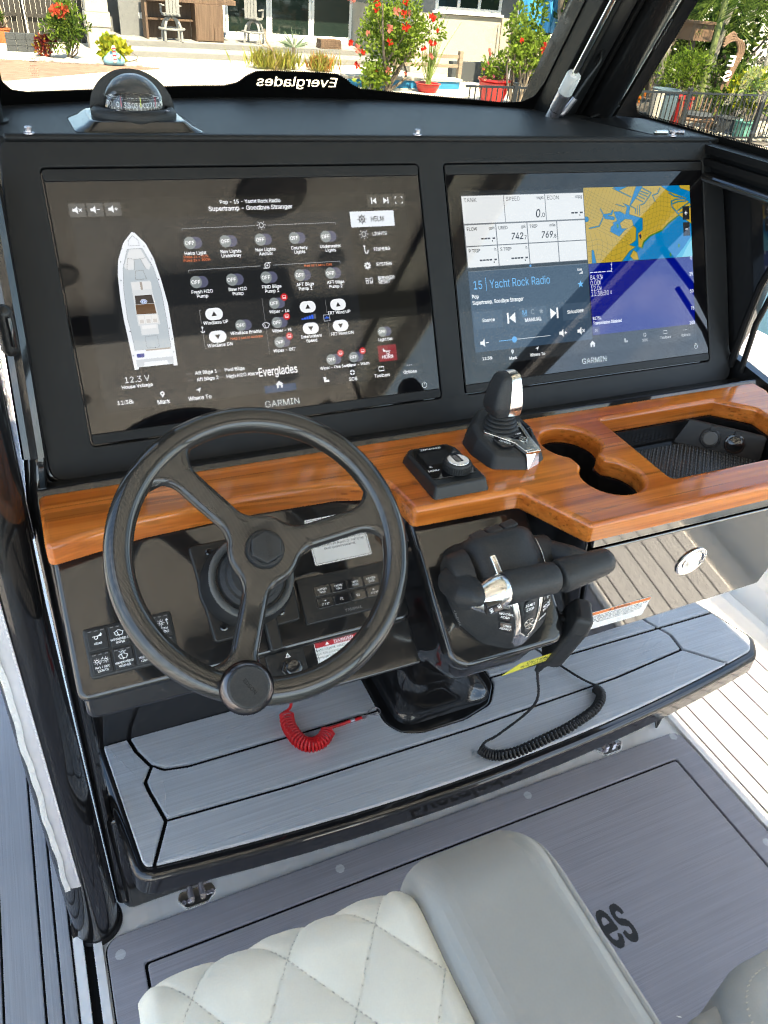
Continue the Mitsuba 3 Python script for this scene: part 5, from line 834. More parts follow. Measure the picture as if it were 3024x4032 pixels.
part(js, 'handle', JA(loft(hand)), 'm_soft', smooth=45)
band = [(0.0285, -0.0200), (0.038, -0.0225), (0.046, -0.0228), (0.062, -0.0211), (0.078, -0.0189), (0.087, -0.0170), (0.0935, -0.0125), (0.0960, -0.004), (0.0955, 0.008)]
V, F = [], []
for z, y in band:
    for x in (-0.001, 0.0205): V.append((x * (1.0 - max(0, z - 0.05) * 6), y, z))
    for x in (0.0205, -0.001): V.append((x * (1.0 - max(0, z - 0.05) * 6), y + 0.004, z - (0.002 if z > 0.09 else 0)))
part(js, 'handle_chrome', JA(loft(np.array(V).reshape(-1, 4, 3))), 'm_chrome', smooth=50, label='chrome strip over the handle')

# twin throttle
th = thing('throttle', 'big black throttle control with two side grips, chrome strips and lettered buttons', 'throttle')
TB = Axes(POD.p(0.546, -0.128, 0.0), (1, 0, 0), POD.n)
out = rp(Polygon([(-0.060, 0.075), (-0.079, 0.02), (-0.073, -0.035), (-0.045, -0.072), (0.0, -0.092), (0.012, -0.092), (0.060, -0.068), (0.084, -0.034), (0.088, 0.02), (0.072, 0.070), (0.048, 0.080)]), 0.02)
oc = hres(np.c_[np.array(orient(out).exterior.coords)[:-1], np.zeros(len(out.exterior.coords) - 1)], 64)
dome = []
for z, k, dy, fy in ((0.0005, 1.0, 0, 1), (0.008, 0.985, 0.0, 1), (0.020, 0.93, 0.001, 0.97), (0.036, 0.86, 0.004, 0.93), (0.052, 0.78, 0.009, 0.88), (0.066, 0.68, 0.013, 0.80), (0.077, 0.54, 0.016, 0.68), (0.084, 0.36, 0.018, 0.50), (0.087, 0.16, 0.019, 0.28)):
    c = oc.copy(); c[:, 0] = c[:, 0] * (k * 0.7 + fy * 0.3) - 0.003 * z / 0.08; c[:, 1] = c[:, 1] * (k * 0.35 + fy * 0.65) + dy; c[:, 2] = z; dome.append(c)
part(th, 'body', TB(loft(dome)), 'm_soft', smooth=60)
def dome_at(x, y):
    """Height of the throttle dome over its plate."""
    for i in range(len(dome) - 1, 0, -1):
        if Polygon(dome[i][:, :2]).contains(Point(x, y)): return dome[i][0, 2]
        if Polygon(dome[i - 1][:, :2]).contains(Point(x, y)):
            a, b = Polygon(dome[i - 1][:, :2]), Polygon(dome[i][:, :2]); da, db = a.exterior.distance(Point(x, y)), b.distance(Point(x, y)); t = da / (da + db + 1e-9); return dome[i - 1][0, 2] * (1 - t) + dome[i][0, 2] * t
    return 0.0
def on_dome(poly, z0, z1, r=0.0, seg=0.004):
    m = slab(poly.segmentize(seg), z0, z1, r, n=2); m = tm(*trimesh.remesh.subdivide_to_size(m.vertices, m.faces, 0.010)); v = np.array(m.vertices); h = np.array([dome_at(a, b) for a, b in v[:, :2]]); v[:, 2] += h; return TB(tm(v, m.faces))
# lower console face with chrome V
part(th, 'chrome_strip', on_dome(rp(Polygon([(-0.0250, -0.024), (-0.0155, -0.026), (-0.0088, -0.0567), (-0.0035, -0.0735), (0.0075, -0.0800), (0.0190, -0.0800), (0.0120, -0.0890), (-0.0010, -0.0895), (-0.0090, -0.0830), (-0.0145, -0.0614)]), 0.002), -0.004, 0.0032, 0.001), 'm_chrome', smooth=50)
part(th, 'chrome_strip', on_dome(rp(Polygon([(0.0255, -0.026), (0.0320, -0.026), (0.0275, -0.0600), (0.0200, -0.0800), (0.0080, -0.0800), (0.0160, -0.0740), (0.0205, -0.0600)]), 0.0012), -0.004, 0.0030, 0.001), 'm_chrome', smooth=50)
part(th, 'chrome_strip', on_dome(rp(Polygon([(-0.0365, 0.036), (-0.0285, 0.036), (-0.0260, 0.004), (-0.0340, 0.002)]), 0.0015), -0.004, 0.0034, 0.001), 'm_chrome', smooth=50)
part(th, 'chrome_strip', on_dome(rp(Polygon([(0.0500, 0.052), (0.0560, 0.044), (0.0560, 0.010), (0.0500, 0.010)]), 0.0015), -0.004, 0.0032, 0.001), 'm_chrome', smooth=50)
part(th, 'face_plate', on_dome(rp(Polygon([(-0.0125, -0.030), (0.0225, -0.030), (0.0190, -0.0590), (0.0105, -0.0765), (0.0015, -0.0740), (-0.0065, -0.0560)]), 0.003), -0.003, 0.0018, 0.001), 'm_soft', smooth=50)
part(th, 'start_button', on_dome(rp(circ(0.0035, -0.0447, 0.0095, 2), 0.001), 0.0, 0.0046, 0.0015), 'm_soft', smooth=40)
def lab(s1, s2, x, y, h, sl=0.0, dz=0.0):
    hgt = dome_at(x, y) + dz; e = 0.004; gx, gy = (dome_at(x + e, y) - dome_at(x - e, y)) / (2 * e), (dome_at(x, y + e) - dome_at(x, y - e)) / (2 * e); n = np.array([-gx, -gy, 1.0]); c_, s_ = math.cos(math.radians(sl)), math.sin(math.radians(sl))
    A = Axes((x, y, hgt), (c_, s_, 0), n); return TB(A(cat([mv(text(s1, h, bold=True), (0, h * 0.85 if s2 else 0, 0))] + ([mv(text(s2, h, bold=True), (0, -h * 0.85, 0))] if s2 else []))))
part(th, 'start_button__lettering', lab('START', 'STOP', 0.0035, -0.0447, 0.0038, 0, 0.0050), 'm_print', smooth=False)
def cell_panel(pts): return part(th, 'button', on_dome(rp(Polygon(pts), 0.0015), 0.0, 0.0030, 0.001), 'm_gloss', smooth=40)
for pts, a, b, x, y, sl in (([(-0.0399, -0.0240), (-0.0275, -0.0270), (-0.0243, -0.0410), (-0.0386, -0.0360)], 'STATION', '', -0.0325, -0.0325, -8), ([(-0.0383, -0.0379), (-0.0238, -0.0430), (-0.0200, -0.0565), (-0.0375, -0.0495)], 'NEUTRAL', 'HOLD', -0.0295, -0.0470, -14), ([(-0.0371, -0.0515), (-0.0195, -0.0585), (-0.0150, -0.0715), (-0.0324, -0.0620)], 'TRIM', 'ASSIST', -0.0260, -0.0615, -18),
                            ([(0.0335, -0.0260), (0.0560, -0.0240), (0.0530, -0.0370), (0.0325, -0.0410)], 'SINGLE', 'LEVER', 0.044, -0.0320, 10), ([(0.0320, -0.0430), (0.0525, -0.0390), (0.0490, -0.0500), (0.0300, -0.0550)], 'CENTER', 'ENGINE', 0.041, -0.0470, 14), ([(0.0295, -0.0570), (0.0485, -0.0520), (0.0440, -0.0610), (0.0250, -0.0690)], 'POWER', '', 0.0365, -0.0600, 18)):
    k = cell_panel(pts); part(th, k.split('__')[1] + '__lettering', lab(a, b, x, y, 0.0034, sl, 0.0036), 'm_print', smooth=False)
e_h = dome_at(0.006, -0.0647) + 0.003
part(th, 'emblem', TB(Axes((0.006, -0.0647, e_h), (1, 0, 0), (0.05, -0.95, 1.0))(slab(fork(0.0085), 0, 0.0012, 0.0003))), 'm_chrome', smooth=False)
for i, x in enumerate((-0.030, -0.004, 0.022)):
    k = part(th, 'trim_key', TB(hull((x - 0.009, 0.074 + 0.003 * i, 0.056, 0.003), (x + 0.009, 0.077 + 0.003 * i, 0.056, 0.003), (x - 0.009, 0.066 + 0.003 * i, 0.066, 0.003), (x + 0.009, 0.069 + 0.003 * i, 0.066, 0.003), n=2)), 'm_grey_plastic' if i == 9 else 'm_soft', smooth=50)
# levers: hub on port, cross grips to starboard
TC = lambda u, v, w: TB.o + TB.x * u + TB.y * v + TB.z * w
part(th, 'lever_arm', cat([tube([TC(-0.086, 0.020, 0.040), TC(-0.080, 0.020, 0.041), TC(-0.056, 0.020, 0.046)], [0.030, 0.037, 0.040], 40), hull((*TC(-0.078, 0.018, 0.045), 0.024), (*TC(-0.082, -0.006, 0.075), 0.021), (*TC(-0.076, -0.014, 0.092), 0.017), n=3)]), 'm_soft', smooth=60)
part(th, 'lever_cap', hull((*TC(-0.076, -0.018, 0.090), 0.0150), (*TC(-0.052, -0.014, 0.096), 0.0205), (*TC(-0.060, -0.026, 0.090), 0.0160), (*TC(-0.046, -0.014, 0.097), 0.0222), n=3), 'm_chrome', smooth=60)
UD = Axes(TC(-0.063, -0.0335, 0.1035), TB.x * 0.96 + TB.y * 0.10 + TB.z * 0.10, TB.z * 0.62 - TB.y * 0.78)
part(th, 'lever_key', UD(slab(rrect(-0.0125, -0.0085, 0.0125, 0.0085, 0.003), -0.006, 0.0040, 0.0015)), 'm_gloss')
part(th, 'lever_key__lettering', UD(cat([mv(mv(text('DN', 0.0048, bold=True), rz=-70), (-0.006, -0.001, 0.0040)), mv(mv(text('UP', 0.0048, bold=True), rz=-70), (0.006, 0.001, 0.0040))])), 'm_print', smooth=False)
def grip(p0, p1, r0, r1, sq=1.0):
    ps = [p0 + (p1 - p0) * t for t in (0, 0.03, 0.08, 0.3, 0.7, 0.92, 0.97, 1.0)]; rs = [r0 * 0.55, r0 * 0.86, r0, (r0 * 2 + r1) / 3, (r0 + r1 * 2) / 3, r1, r1 * 0.88, r1 * 0.55]
    return tube(ps, rs, 28)
part(th, 'grip', grip(TC(-0.040, -0.013, 0.096), TC(0.049, -0.014, 0.093), 0.0232, 0.0226), 'm_soft', smooth=50, label='nearer port grip')
part(th, 'grip', tube([TC(0.052 + 0.092 * t, -0.0150 + 0.006 * t, 0.089 + 0.006 * t) for t in (0, 0.03, 0.08, 0.3, 0.6, 0.85, 0.94, 1.0)], [0.014, 0.022, 0.0245, 0.0240, 0.0215, 0.0195, 0.0175, 0.0120], 28), 'm_soft', smooth=50, label='outer starboard grip')
part(th, 'grip_arm', cat([hull((*TC(0.074, 0.030, 0.050), 0.018), (*TC(0.088, 0.008, 0.085), 0.017), n=3), hull((*TC(0.088, 0.008, 0.085), 0.017), (*TC(0.105, -0.006, 0.092), 0.016), n=3)]), 'm_soft', smooth=60)
part(th, 'side_hub', tube([TC(0.055, 0.022, 0.040), TC(0.082, 0.024, 0.044)], [0.038, 0.031], 36), 'm_soft', smooth=50)
part(th, 'maker_name', TB(Axes((-0.079, -0.03, 0.02), (0, -1, 0.15), (-1, 0, 0.5))(text('YAMAHA', 0.004))), 'm_greyprint', smooth=False)

# handheld radio microphone and its curly cord
mc = thing('radio_microphone', 'black handheld radio microphone clipped to the starboard side of the throttle pod', 'microphone')
MA = Axes((0.668, 0.672, 0.858), (0.10, -0.62, 0.55), (1.0, 0.18, -0.25))
ob = rp(Polygon([(-0.068, -0.022), (-0.052, -0.028), (0.050, -0.030), (0.076, -0.022), (0.078, 0.020), (0.050, 0.028), (-0.050, 0.025), (-0.070, 0.016)]), 0.010)
MX = Axes((0.664, 0.650, 0.875), (0.0, -0.27, 0.96), (0.86, -0.42, -0.15))
part(mc, 'body', MX(slab(ob, -0.014, 0.014, 0.008, rb=0.008, n=5)), 'm_soft', smooth=45)
part(mc, 'talk_key', MX(slab(rrect(-0.020, -0.0335, 0.040, -0.0270, 0.002), -0.010, 0.010, 0.002)), 'm_plastic')
part(mc, 'talk_key__ribs', MX(cat([bx(-0.014 + 0.006 * i, -0.0345, -0.007, -0.012 + 0.006 * i, -0.0332, 0.007) for i in range(8)])), 'm_plastic', kind='stuff')
part(mc, 'keypad', MX(slab(rrect(-0.055, -0.012, -0.020, 0.014, 0.003), 0.0135, 0.0148, 0.0005)), 'm_gloss')
part(mc, 'lettering', MX(cat([mv(mv(text(s, 0.005), rz=-90), (-0.048 + 0.011 * i, -0.004, 0.0148)) for i, s in enumerate(('16/9', 'CH', 'H/L'))])), 'm_print', smooth=False)
part(mc, 'clip', tube([(0.640, 0.668, 0.912), (0.666, 0.655, 0.905)], 0.009, 16), 'm_gloss')
mb = MX(tm([(-0.064, 0.004, 0.0)], [(0, 0, 0)])).vertices[0]
sr = spline([mb, mb + np.array([0.0, 0.012, -0.022]), mb + np.array([0.002, 0.022, -0.050])], 14)
part(mc, 'strain_relief', tube(sr, np.linspace(0.0105, 0.0045, 14) * (1 + 0.10 * (np.arange(14) % 2)), 14), 'm_soft')
zc = 0.3785 + 0.0115
cpt = [(0.688, 0.812, zc), (0.697, 0.795, zc), (0.718, 0.784, zc), (0.755, 0.779, zc), (0.797, 0.782, zc), (0.841, 0.787, zc), (0.886, 0.792, zc), (0.935, 0.802, zc), (0.979, 0.814, zc), (1.012, 0.833, zc), (1.026, 0.852, zc), (1.022, 0.868, zc)]
cw = coil(cpt, 0.0092, 0.0026, 47, per=10)
part(mc, 'cord', tube(np.vstack([spline([sr[-1], (0.725, 0.735, 0.60), (0.715, 0.80, 0.44), (0.700, 0.818, zc + 0.010), cw[0]], 24)[:-1], cw, spline([cw[-1], (1.008, 0.905, zc), (0.985, 0.97, zc - 0.005), (0.94, 1.02, zc + 0.02), (0.88, 1.06, zc + 0.06)], 20)[1:]]), 0.0026, 8), 'm_plastic', smooth=True)

# compass on its glossy plinth
cm = thing('compass', 'black dome compass on a glossy plinth at the port end of the dash', 'compass')
CC = np.array([0.192, 1.335, 1.4755])
pl_ = [hres(np.c_[np.array(orient(rp(sbox(-w, -d0, w, d1), 0.012)).exterior.coords)[:-1], np.full(len(rp(sbox(-w, -d0, w, d1), 0.012).exterior.coords) - 1, z)], 56) for w, d0, d1, z in ((0.092, 0.060, 0.075, 0.0), (0.090, 0.058, 0.073, 0.0012), (0.078, 0.054, 0.066, 0.0065), (0.070, 0.052, 0.062, 0.0125), (0.066, 0.050, 0.060, 0.0142))]
part(cm, 'plinth', mv(loft(pl_), CC), 'm_gloss', smooth=50)
part(cm, 'base_ring', mv(lathe([(0.060, 0.006), (0.0625, 0.014), (0.0615, 0.021), (0.0575, 0.0260), (0.050, 0.0265), (0.048, 0.015)], 56), CC, s=(1, 0.86, 1)), 'm_soft', smooth=50)
def dome_pt(a, b, r=0.0465): return CC + np.array([r * math.sin(a) * math.cos(b), -r * math.sin(b) * 0.9 + 0.0, 0.036 + r * 0.92 * math.cos(a) * math.cos(b)])
q = trimesh.creation.icosphere(subdivisions=4, radius=0.0470); q = trimesh.intersections.slice_mesh_plane(q, (0, 0, 1), (0, 0, -0.002)); part(cm, 'dome', mv(tm(q.vertices, q.faces), CC + np.array([0, -0.002, 0.0240]), s=(0.97, 0.86, 0.99)), 'm_dome', smooth=True)
hp = np.asarray(trimesh.creation.icosphere(subdivisions=4).vertices) * [0.0625, 0.056, 0.0560]; hp = hp[(hp[:, 2] > -0.006) & (hp[:, 1] > 0.004 + 0.16 * np.maximum(hp[:, 2], 0))]
part(cm, 'hood', mv(trimesh.convex.convex_hull(hp), CC + np.array([0, 0.002, 0.020])), 'm_soft', smooth=40)
part(cm, 'card', mv(lathe([(0.041, 0.0), (0.0405, 0.012), (0.0385, 0.0165), (0.030, 0.0185), (0.010, 0.0200), (0.0, 0.0200)], 48), CC + np.array([0, 0, 0.022]), s=(1, 0.88, 1)), 'm_ink', smooth=50)
tk_, nm_ = [], []
for i in range(72):
    a = math.radians(i * 5); r = 0.0382; tk_.append(mv(mv(bx(-0.0005, -0.0026 if i % 2 == 0 else -0.0012, 0, 0.0005, 0, 0.0004), rz=0), (0, 0, 0)))
    m = tk_[-1]; tk_[-1] = Axes(CC + np.array([r * math.sin(a), r * 0.88 * math.cos(a), 0.0388]), (math.cos(a), -math.sin(a), 0), (0, 0, 1))(m)
for i, s in enumerate(('N', '330', '300', 'W', '240', '210', 'S', '150', '120', 'E', '60', '30')):
    a = math.radians(38 - 30 * i); r = 0.0315; tk_.append(Axes(CC + np.array([r * math.sin(a), r * 0.88 * math.cos(a), 0.0404]), (math.cos(a), -math.sin(a), 0), (0, 0, 1))(text(s, 0.0060, bold=True)))
tk_.append(Axes(CC + np.array([0.022, 0.012, 0.0412]), (0.85, -0.5, 0), (0, 0, 1))(text('RITCHIE', 0.0030, bold=True)))
for i, s in enumerate(('30', '0', '330', '300', '270', '240', '210')):
    a = math.radians(-62 + 23 * i); A = Axes(CC + np.array([0.0413 * math.sin(a), -0.0413 * 0.88 * math.cos(a), 0.0325]), (math.cos(a), math.sin(a) * 0.88, 0), (math.sin(a), -math.cos(a), 0.18)); tk_.append(A(text(s, 0.0068, bold=False)))
    for d in range(3): b = a + math.radians(-8 + 8 * d); tk_.append(Axes(CC + np.array([0.0414 * math.sin(b), -0.0414 * 0.88 * math.cos(b), 0.0272]), (math.cos(b), math.sin(b), 0), (math.sin(b), -math.cos(b), 0))(bx(-0.0004, -0.0013, 0, 0.0004, 0.0013, 0.0003)))
part(cm, 'card_marks', cat(tk_), 'm_print', smooth=False, kind='stuff')
def cpin(x, z0, z1, y): return tube([CC + np.array([x, y, z0]), CC + np.array([x, y, z1])], 0.0006, 6)
part(cm, 'lubber_line', cat([cpin(0.005, 0.030, 0.043, -0.0372), tube([CC + np.array([-0.010, 0.030, 0.045]), CC + np.array([-0.014, 0.018, 0.068])], 0.0008, 6)]), 'm_lume')
for x in (-0.022, 0.027): part(cm, 'side_line', cpin(x, 0.030, 0.043, -0.033), 'm_label_red')
for x in (-0.028, 0.043): part(cm, 'screw', mv(lathe([(0, 0.0014), (0.0026, 0.001), (0.0034, 0)], 12), CC + np.array([x, -0.0445 + abs(x) * 0.17, 0.0262])), 'm_steel')
# ------------------------------------------------------------------ seats in the foreground
hs = thing('helm_chair', 'white diamond-quilted helm seat with grey leather side bolsters', 'seat')
x0, x1 = -0.030, 0.292
prof = [(0.425, 0.62)] + [(0.425 + 0.012 * math.sin(math.pi * t), 0.62 + 0.12 * t) for t in np.linspace(0.1, 0.9, 9)]
prof += [(0.378 + 0.050 * math.cos(a), 0.752 + 0.050 * math.sin(a)) for a in np.linspace(0.05, math.pi / 2, 16)] + [(y, 0.802 + 0.006 * math.sin((0.37 - y) * 4)) for y in np.linspace(0.365, -0.45, 40)]
prof = np.array(prof); sl = np.r_[0, np.cumsum(np.linalg.norm(np.diff(prof, axis=0), axis=1))]
S_ = np.arange(0, sl[-1], 0.0032); X_ = np.linspace(x0, x1, 104); py_, pz_ = np.interp(S_, sl, prof[:, 0]), np.interp(S_, sl, prof[:, 1])
ty, tz = np.gradient(py_), np.gradient(pz_); tl = np.hypot(ty, tz); ny, nz = tz / tl, -ty / tl
ny, nz = np.where(nz < -0.2, -ny, ny), np.where(nz < -0.2, -nz, nz)
AX, AY = 0.105, 0.150
def ab(x, s): return (x - 0.128) / AX + (s - 0.205) / AY, (x - 0.128) / AX - (s - 0.205) / AY
gx, gs_ = np.meshgrid(X_, S_, indexing='ij'); a_, b_ = ab(gx, gs_)
puff = 0.0085 * (np.abs(np.sin(math.pi * a_)) * np.abs(np.sin(math.pi * b_))) ** 0.42
edge_ = np.clip(np.minimum(gx - x0, x1 - gx) / 0.02, 0, 1); puff = puff * (0.3 + 0.7 * edge_) - 0.008 * (1 - edge_) ** 2
puff += 0.0010 * (meshkit.noise(np.stack([gx * 60, gs_ * 25, gx * 0], -1)) - 0.5) * np.clip(puff / 0.006, 0, 1)
Vq = np.stack([gx, py_[None] + ny[None] * puff, pz_[None] + nz[None] * puff], -1); nX, nS = gx.shape
id_ = np.arange(nX * nS).reshape(nX, nS); Fq = np.stack([id_[:-1, :-1], id_[1:, :-1], id_[1:, 1:], id_[:-1, 1:]], -1).reshape(-1, 4)
qm = tm(Vq.reshape(-1, 3), np.vstack([Fq[:, [0, 1, 2]], Fq[:, [0, 2, 3]]]))
part(hs, 'quilted_panel', qm, 'm_white_leather', smooth=True, label='white quilted seat panel')
st_ = []
def qp(x, s): p = 0.3; return np.array([x, np.interp(s, S_, py_), np.interp(s, S_, pz_)]), np.array([0, np.interp(s, S_, ny), np.interp(s, S_, nz)])
for k in range(-6, 9):
    for d in (1, -1):
        for x in np.arange(x0 + 0.006, x1 - 0.004, 0.0034):
            s = 0.205 + d * AY * (k - (x - 0.128) / AX)
            if 0.03 < s < 0.62:
                p, n = qp(x, s); t = qp(x + 0.001, 0.205 + d * AY * (k - (x + 0.001 - 0.128) / AX))[0] - p; st_.append(Axes(p + n * 0.0012, t, n)(bx(-0.0016, -0.0005, -0.0005, 0.0016, 0.0005, 0.0006)))
part(hs, 'stitching', cat(st_), 'm_thread', smooth=False, kind='stuff')
def bolster(xa, xb, ztop, yf, r, rf):
    g = sbox(-0.5, 0.58, yf, ztop).buffer(-rf, quad_segs=28).buffer(rf, quad_segs=28); m = prismx(g, xa, xb, r, r, n=8); return tm(*trimesh.remesh.subdivide_to_size(m.vertices, m.faces, 0.06))
part(hs, 'side_bolster', bolster(0.2885, 0.482, 0.824, 0.462, 0.048, 0.095), 'm_grey_leather', smooth=60, label='grey starboard bolster')
part(hs, 'side_bolster', bolster(-0.180, -0.0275, 0.812, 0.402, 0.045, 0.085), 'm_grey_leather', smooth=60, label='grey port bolster')
def edge_path(yf, ztop, rf): return [(yf - 0.0005, 0.62), (yf - 0.0005, ztop - rf)] + [(yf - rf + rf * math.cos(a), ztop - rf + rf * math.sin(a)) for a in np.linspace(0.1, math.pi / 2, 10)] + [(y, ztop) for y in (0.25, 0.1, -0.1, -0.45)]
part(hs, 'piping', tube([(0.4685, a - 0.0135, b - 0.0135) for a, b in edge_path(0.462, 0.824, 0.095)], 0.0042, 10), 'm_grey_leather', smooth=True)
part(hs, 'seat_base', bx(-0.16, -0.5, 0.40, 0.44, 0.36, 0.60), 'm_gelcoat')
part(hs, 'pedestal', bx(-0.05, -0.45, 0.0105, 0.33, 0.20, 0.40), 'm_gelcoat')
cs = thing('companion_chair', 'rounded corner of a grey stitched seat at the lower right', 'seat')
g = sbox(0.548, -0.6, 1.05, 0.196).buffer(-0.075, quad_segs=12).buffer(0.075, quad_segs=12)
part(cs, 'cushion', slab(g, 0.62, 0.808, 0.035, rb=0.02, n=6), 'm_grey_leather', smooth=60)
part(cs, 'side_panel', slab(sbox(0.512, -0.6, 1.02, 0.176).buffer(-0.03).buffer(0.03), 0.60, 0.775, 0.02, n=4), 'm_grey_leather', smooth=60)
ring_ = g.buffer(-0.020).exterior; part(cs, 'stitching', cat([mv(bx(-0.0022, -0.0006, -0.0005, 0.0022, 0.0006, 0.0008), (p.x, p.y, 0.8040)) for p in (ring_.interpolate(t) for t in np.arange(0, ring_.length, 0.0065)) if p.y > -0.2]), 'm_thread', smooth=False, kind='stuff')
part(cs, 'pedestal', bx(0.62, -0.5, 0.0105, 0.95, 0.02, 0.60), 'm_gelcoat')
solo('paint_chip', hull((0.938, 0.330, 0.0110, 0.0012), (0.944, 0.326, 0.0110, 0.0016)), 'm_white', 'tiny white chip lying on the purple-grey hatch mat', 'chip')
# ------------------------------------------------------------------ the garden and house ahead of the boat
GZ = -1.24
def gz_fn(p, n, uv):
    c = mix((0.46, 0.43, 0.36), (0.38, 0.35, 0.29), fbm(p.x * 0.9, p.y * 0.9)); return c * (0.9 + 0.2 * noise(p.x * 7, p.y * 7))
mat('m_paving', proc(gz_fn), 0.8)
def brown_fn(p, n, uv): return mix((0.22, 0.135, 0.10), (0.15, 0.09, 0.065), fbm(p.x * 2, p.y * 2)) * (0.85 + 0.3 * noise(p.x * 9, p.y * 9))
mat('m_brown', proc(brown_fn), 0.85)
def stucco(a, b): return proc(lambda p, n, uv: mix(a, b, fbm(p.x * 1.3, p.y * 1.3, p.z * 1.3)) * (0.94 + 0.12 * noise(p.x * 25, p.y * 25, p.z * 25)))
mat('m_wall_grey', stucco((0.19, 0.195, 0.20), (0.16, 0.165, 0.17)), 0.85); mat('m_wall_cream', stucco((0.42, 0.39, 0.33), (0.36, 0.33, 0.28)), 0.85)
def wood(a, b, ax='z'):
    def fn(p, n, uv):
        l, c = (p.z, p.x) if ax == 'z' else (p.x, p.z); return mix(a, b, fbm(l * 1.5, c * 22, p.y * 22)) * (0.8 + 0.4 * noise(l * 3, c * 70))
    return proc(fn)
mat('m_oldwood', wood((0.050, 0.045, 0.040), (0.026, 0.023, 0.021)), 0.85); mat('m_barwood', wood((0.17, 0.11, 0.07), (0.085, 0.05, 0.032)), 0.6); mat('m_bench', wood((0.30, 0.24, 0.18), (0.2, 0.15, 0.11), 'x'), 0.8)
mat('m_bark', wood((0.16, 0.13, 0.10), (0.08, 0.065, 0.05)), 0.9)
mat('m_poolblue', (0.03, 0.20, 0.38), 0.5); mat('m_tarp', (0.035, 0.22, 0.46), 0.45); mat('m_glaze_red', (0.36, 0.012, 0.012), 0.15, clearcoat=1.0); mat('m_glaze_blue', (0.09, 0.13, 0.16), 0.25); mat('m_glaze_teal', (0.14, 0.34, 0.27), 0.25)
mat('m_glaze_dark', (0.05, 0.055, 0.06), 0.4); mat('m_terracotta', (0.42, 0.12, 0.04), 0.7); mat('m_wicker', (0.17, 0.10, 0.06), 0.7); mat('m_doorglass', (0.012, 0.022, 0.018), 0.05, specular=0.8); mat('m_fence', (0.012, 0.012, 0.013), 0.35)
mat('m_stool', (0.26, 0.26, 0.25), 0.6); mat('m_stone', (0.36, 0.34, 0.30), 0.85); mat('m_darkblock', (0.055, 0.06, 0.065), 0.8); mat('m_concrete', stucco((0.22, 0.215, 0.205), (0.17, 0.168, 0.16)), 0.9)
mat('m_glaze_sky', (0.20, 0.42, 0.52), 0.4); mat('m_reed', (0.13, 0.19, 0.04), 0.6); mat('m_palmbark', wood((0.24, 0.22, 0.19), (0.15, 0.14, 0.12)), 0.9); mat('m_greenbark', (0.16, 0.19, 0.06), 0.6)
mat('m_shaded_gravel', proc(lambda p, n, uv: mix((0.10, 0.09, 0.08), (0.035, 0.03, 0.027), smoothstep(0.35, 0.6, fbm(p.x * 3, p.y * 3)))), 0.9)  # dark patches stand for dappled tree shade on the gravel
mat('m_water', (0.012, 0.035, 0.032), 0.06, specular=0.5)

struct('water', tm([(-150, -200, -1.9), (200, -200, -1.9), (200, 21.5, -1.9), (-150, 21.5, -1.9)], [(0, 1, 2), (0, 2, 3)]), 'm_water')
struct('ground', cat([bx(-150, 21.6, -2.4, 9.0, 320, GZ), bx(9.0, 14.6, -2.4, 220, 320, GZ - 0.002)]), 'm_paving', label='sunlit pale paving and ground round the house')
struct('seawall_cap', cat([slab(sbox(-60, 21.3, 9.0, 22.2), GZ + 0.002, GZ + 0.05, 0.01), slab(sbox(9.0, 14.4, 120, 15.1), GZ + 0.002, GZ + 0.05, 0.01)]), 'm_paving', label='pale concrete seawall cap')
struct('path', slab(Polygon([(-14, 23.4), (0.3, 23.4), (3.0, 25.7), (4.5, 26.6), (3.3, 27.0), (1.6, 27.1), (-4, 28.0), (-14, 28)]).buffer(0.2), GZ, GZ + 0.006), 'm_brown', label='brown paved path')
hullb = thing('boat_hull', 'white hull and bow of the boat ahead of and beneath the cockpit', 'boat')
part(hullb, 'hull', slab(Polygon([(-1.62, -3.6), (2.62, -3.6), (2.62, 4.2), (1.9, 6.2), (0.5, 7.6), (-0.9, 6.2), (-1.62, 4.2)]), -2.0, -0.51, 0.02), 'm_gelcoat')
part(hullb, 'foredeck', slab(Polygon([(-1.25, 4.202), (2.02, 4.202), (1.75, 5.6), (0.5, 7.3), (-0.85, 5.6)]), -0.50, 0.35, 0.05), 'm_gelcoat')
def quads(P, N, L, Wd, rs, fold=0.35):
    """Leaf blades at P, pointing roughly along N, each a pair of folded triangles."""
    n = len(P); N = N / (np.linalg.norm(N, axis=1, keepdims=True) + 1e-9); r = rs.normal(size=(n, 3)); S = np.cross(N, r); S /= np.linalg.norm(S, axis=1, keepdims=True) + 1e-9; U = np.cross(S, N)
    L, Wd = np.broadcast_to(L, n)[:, None], np.broadcast_to(Wd, n)[:, None]
    V = np.stack([P, P + N * L * 0.5 + S * Wd + U * Wd * fold, P + N * L, P + N * L * 0.5 - S * Wd + U * Wd * fold], 1).reshape(-1, 3); i = np.arange(n)[:, None] * 4
    return V, np.vstack([i + [0, 1, 2], i + [0, 2, 3]])
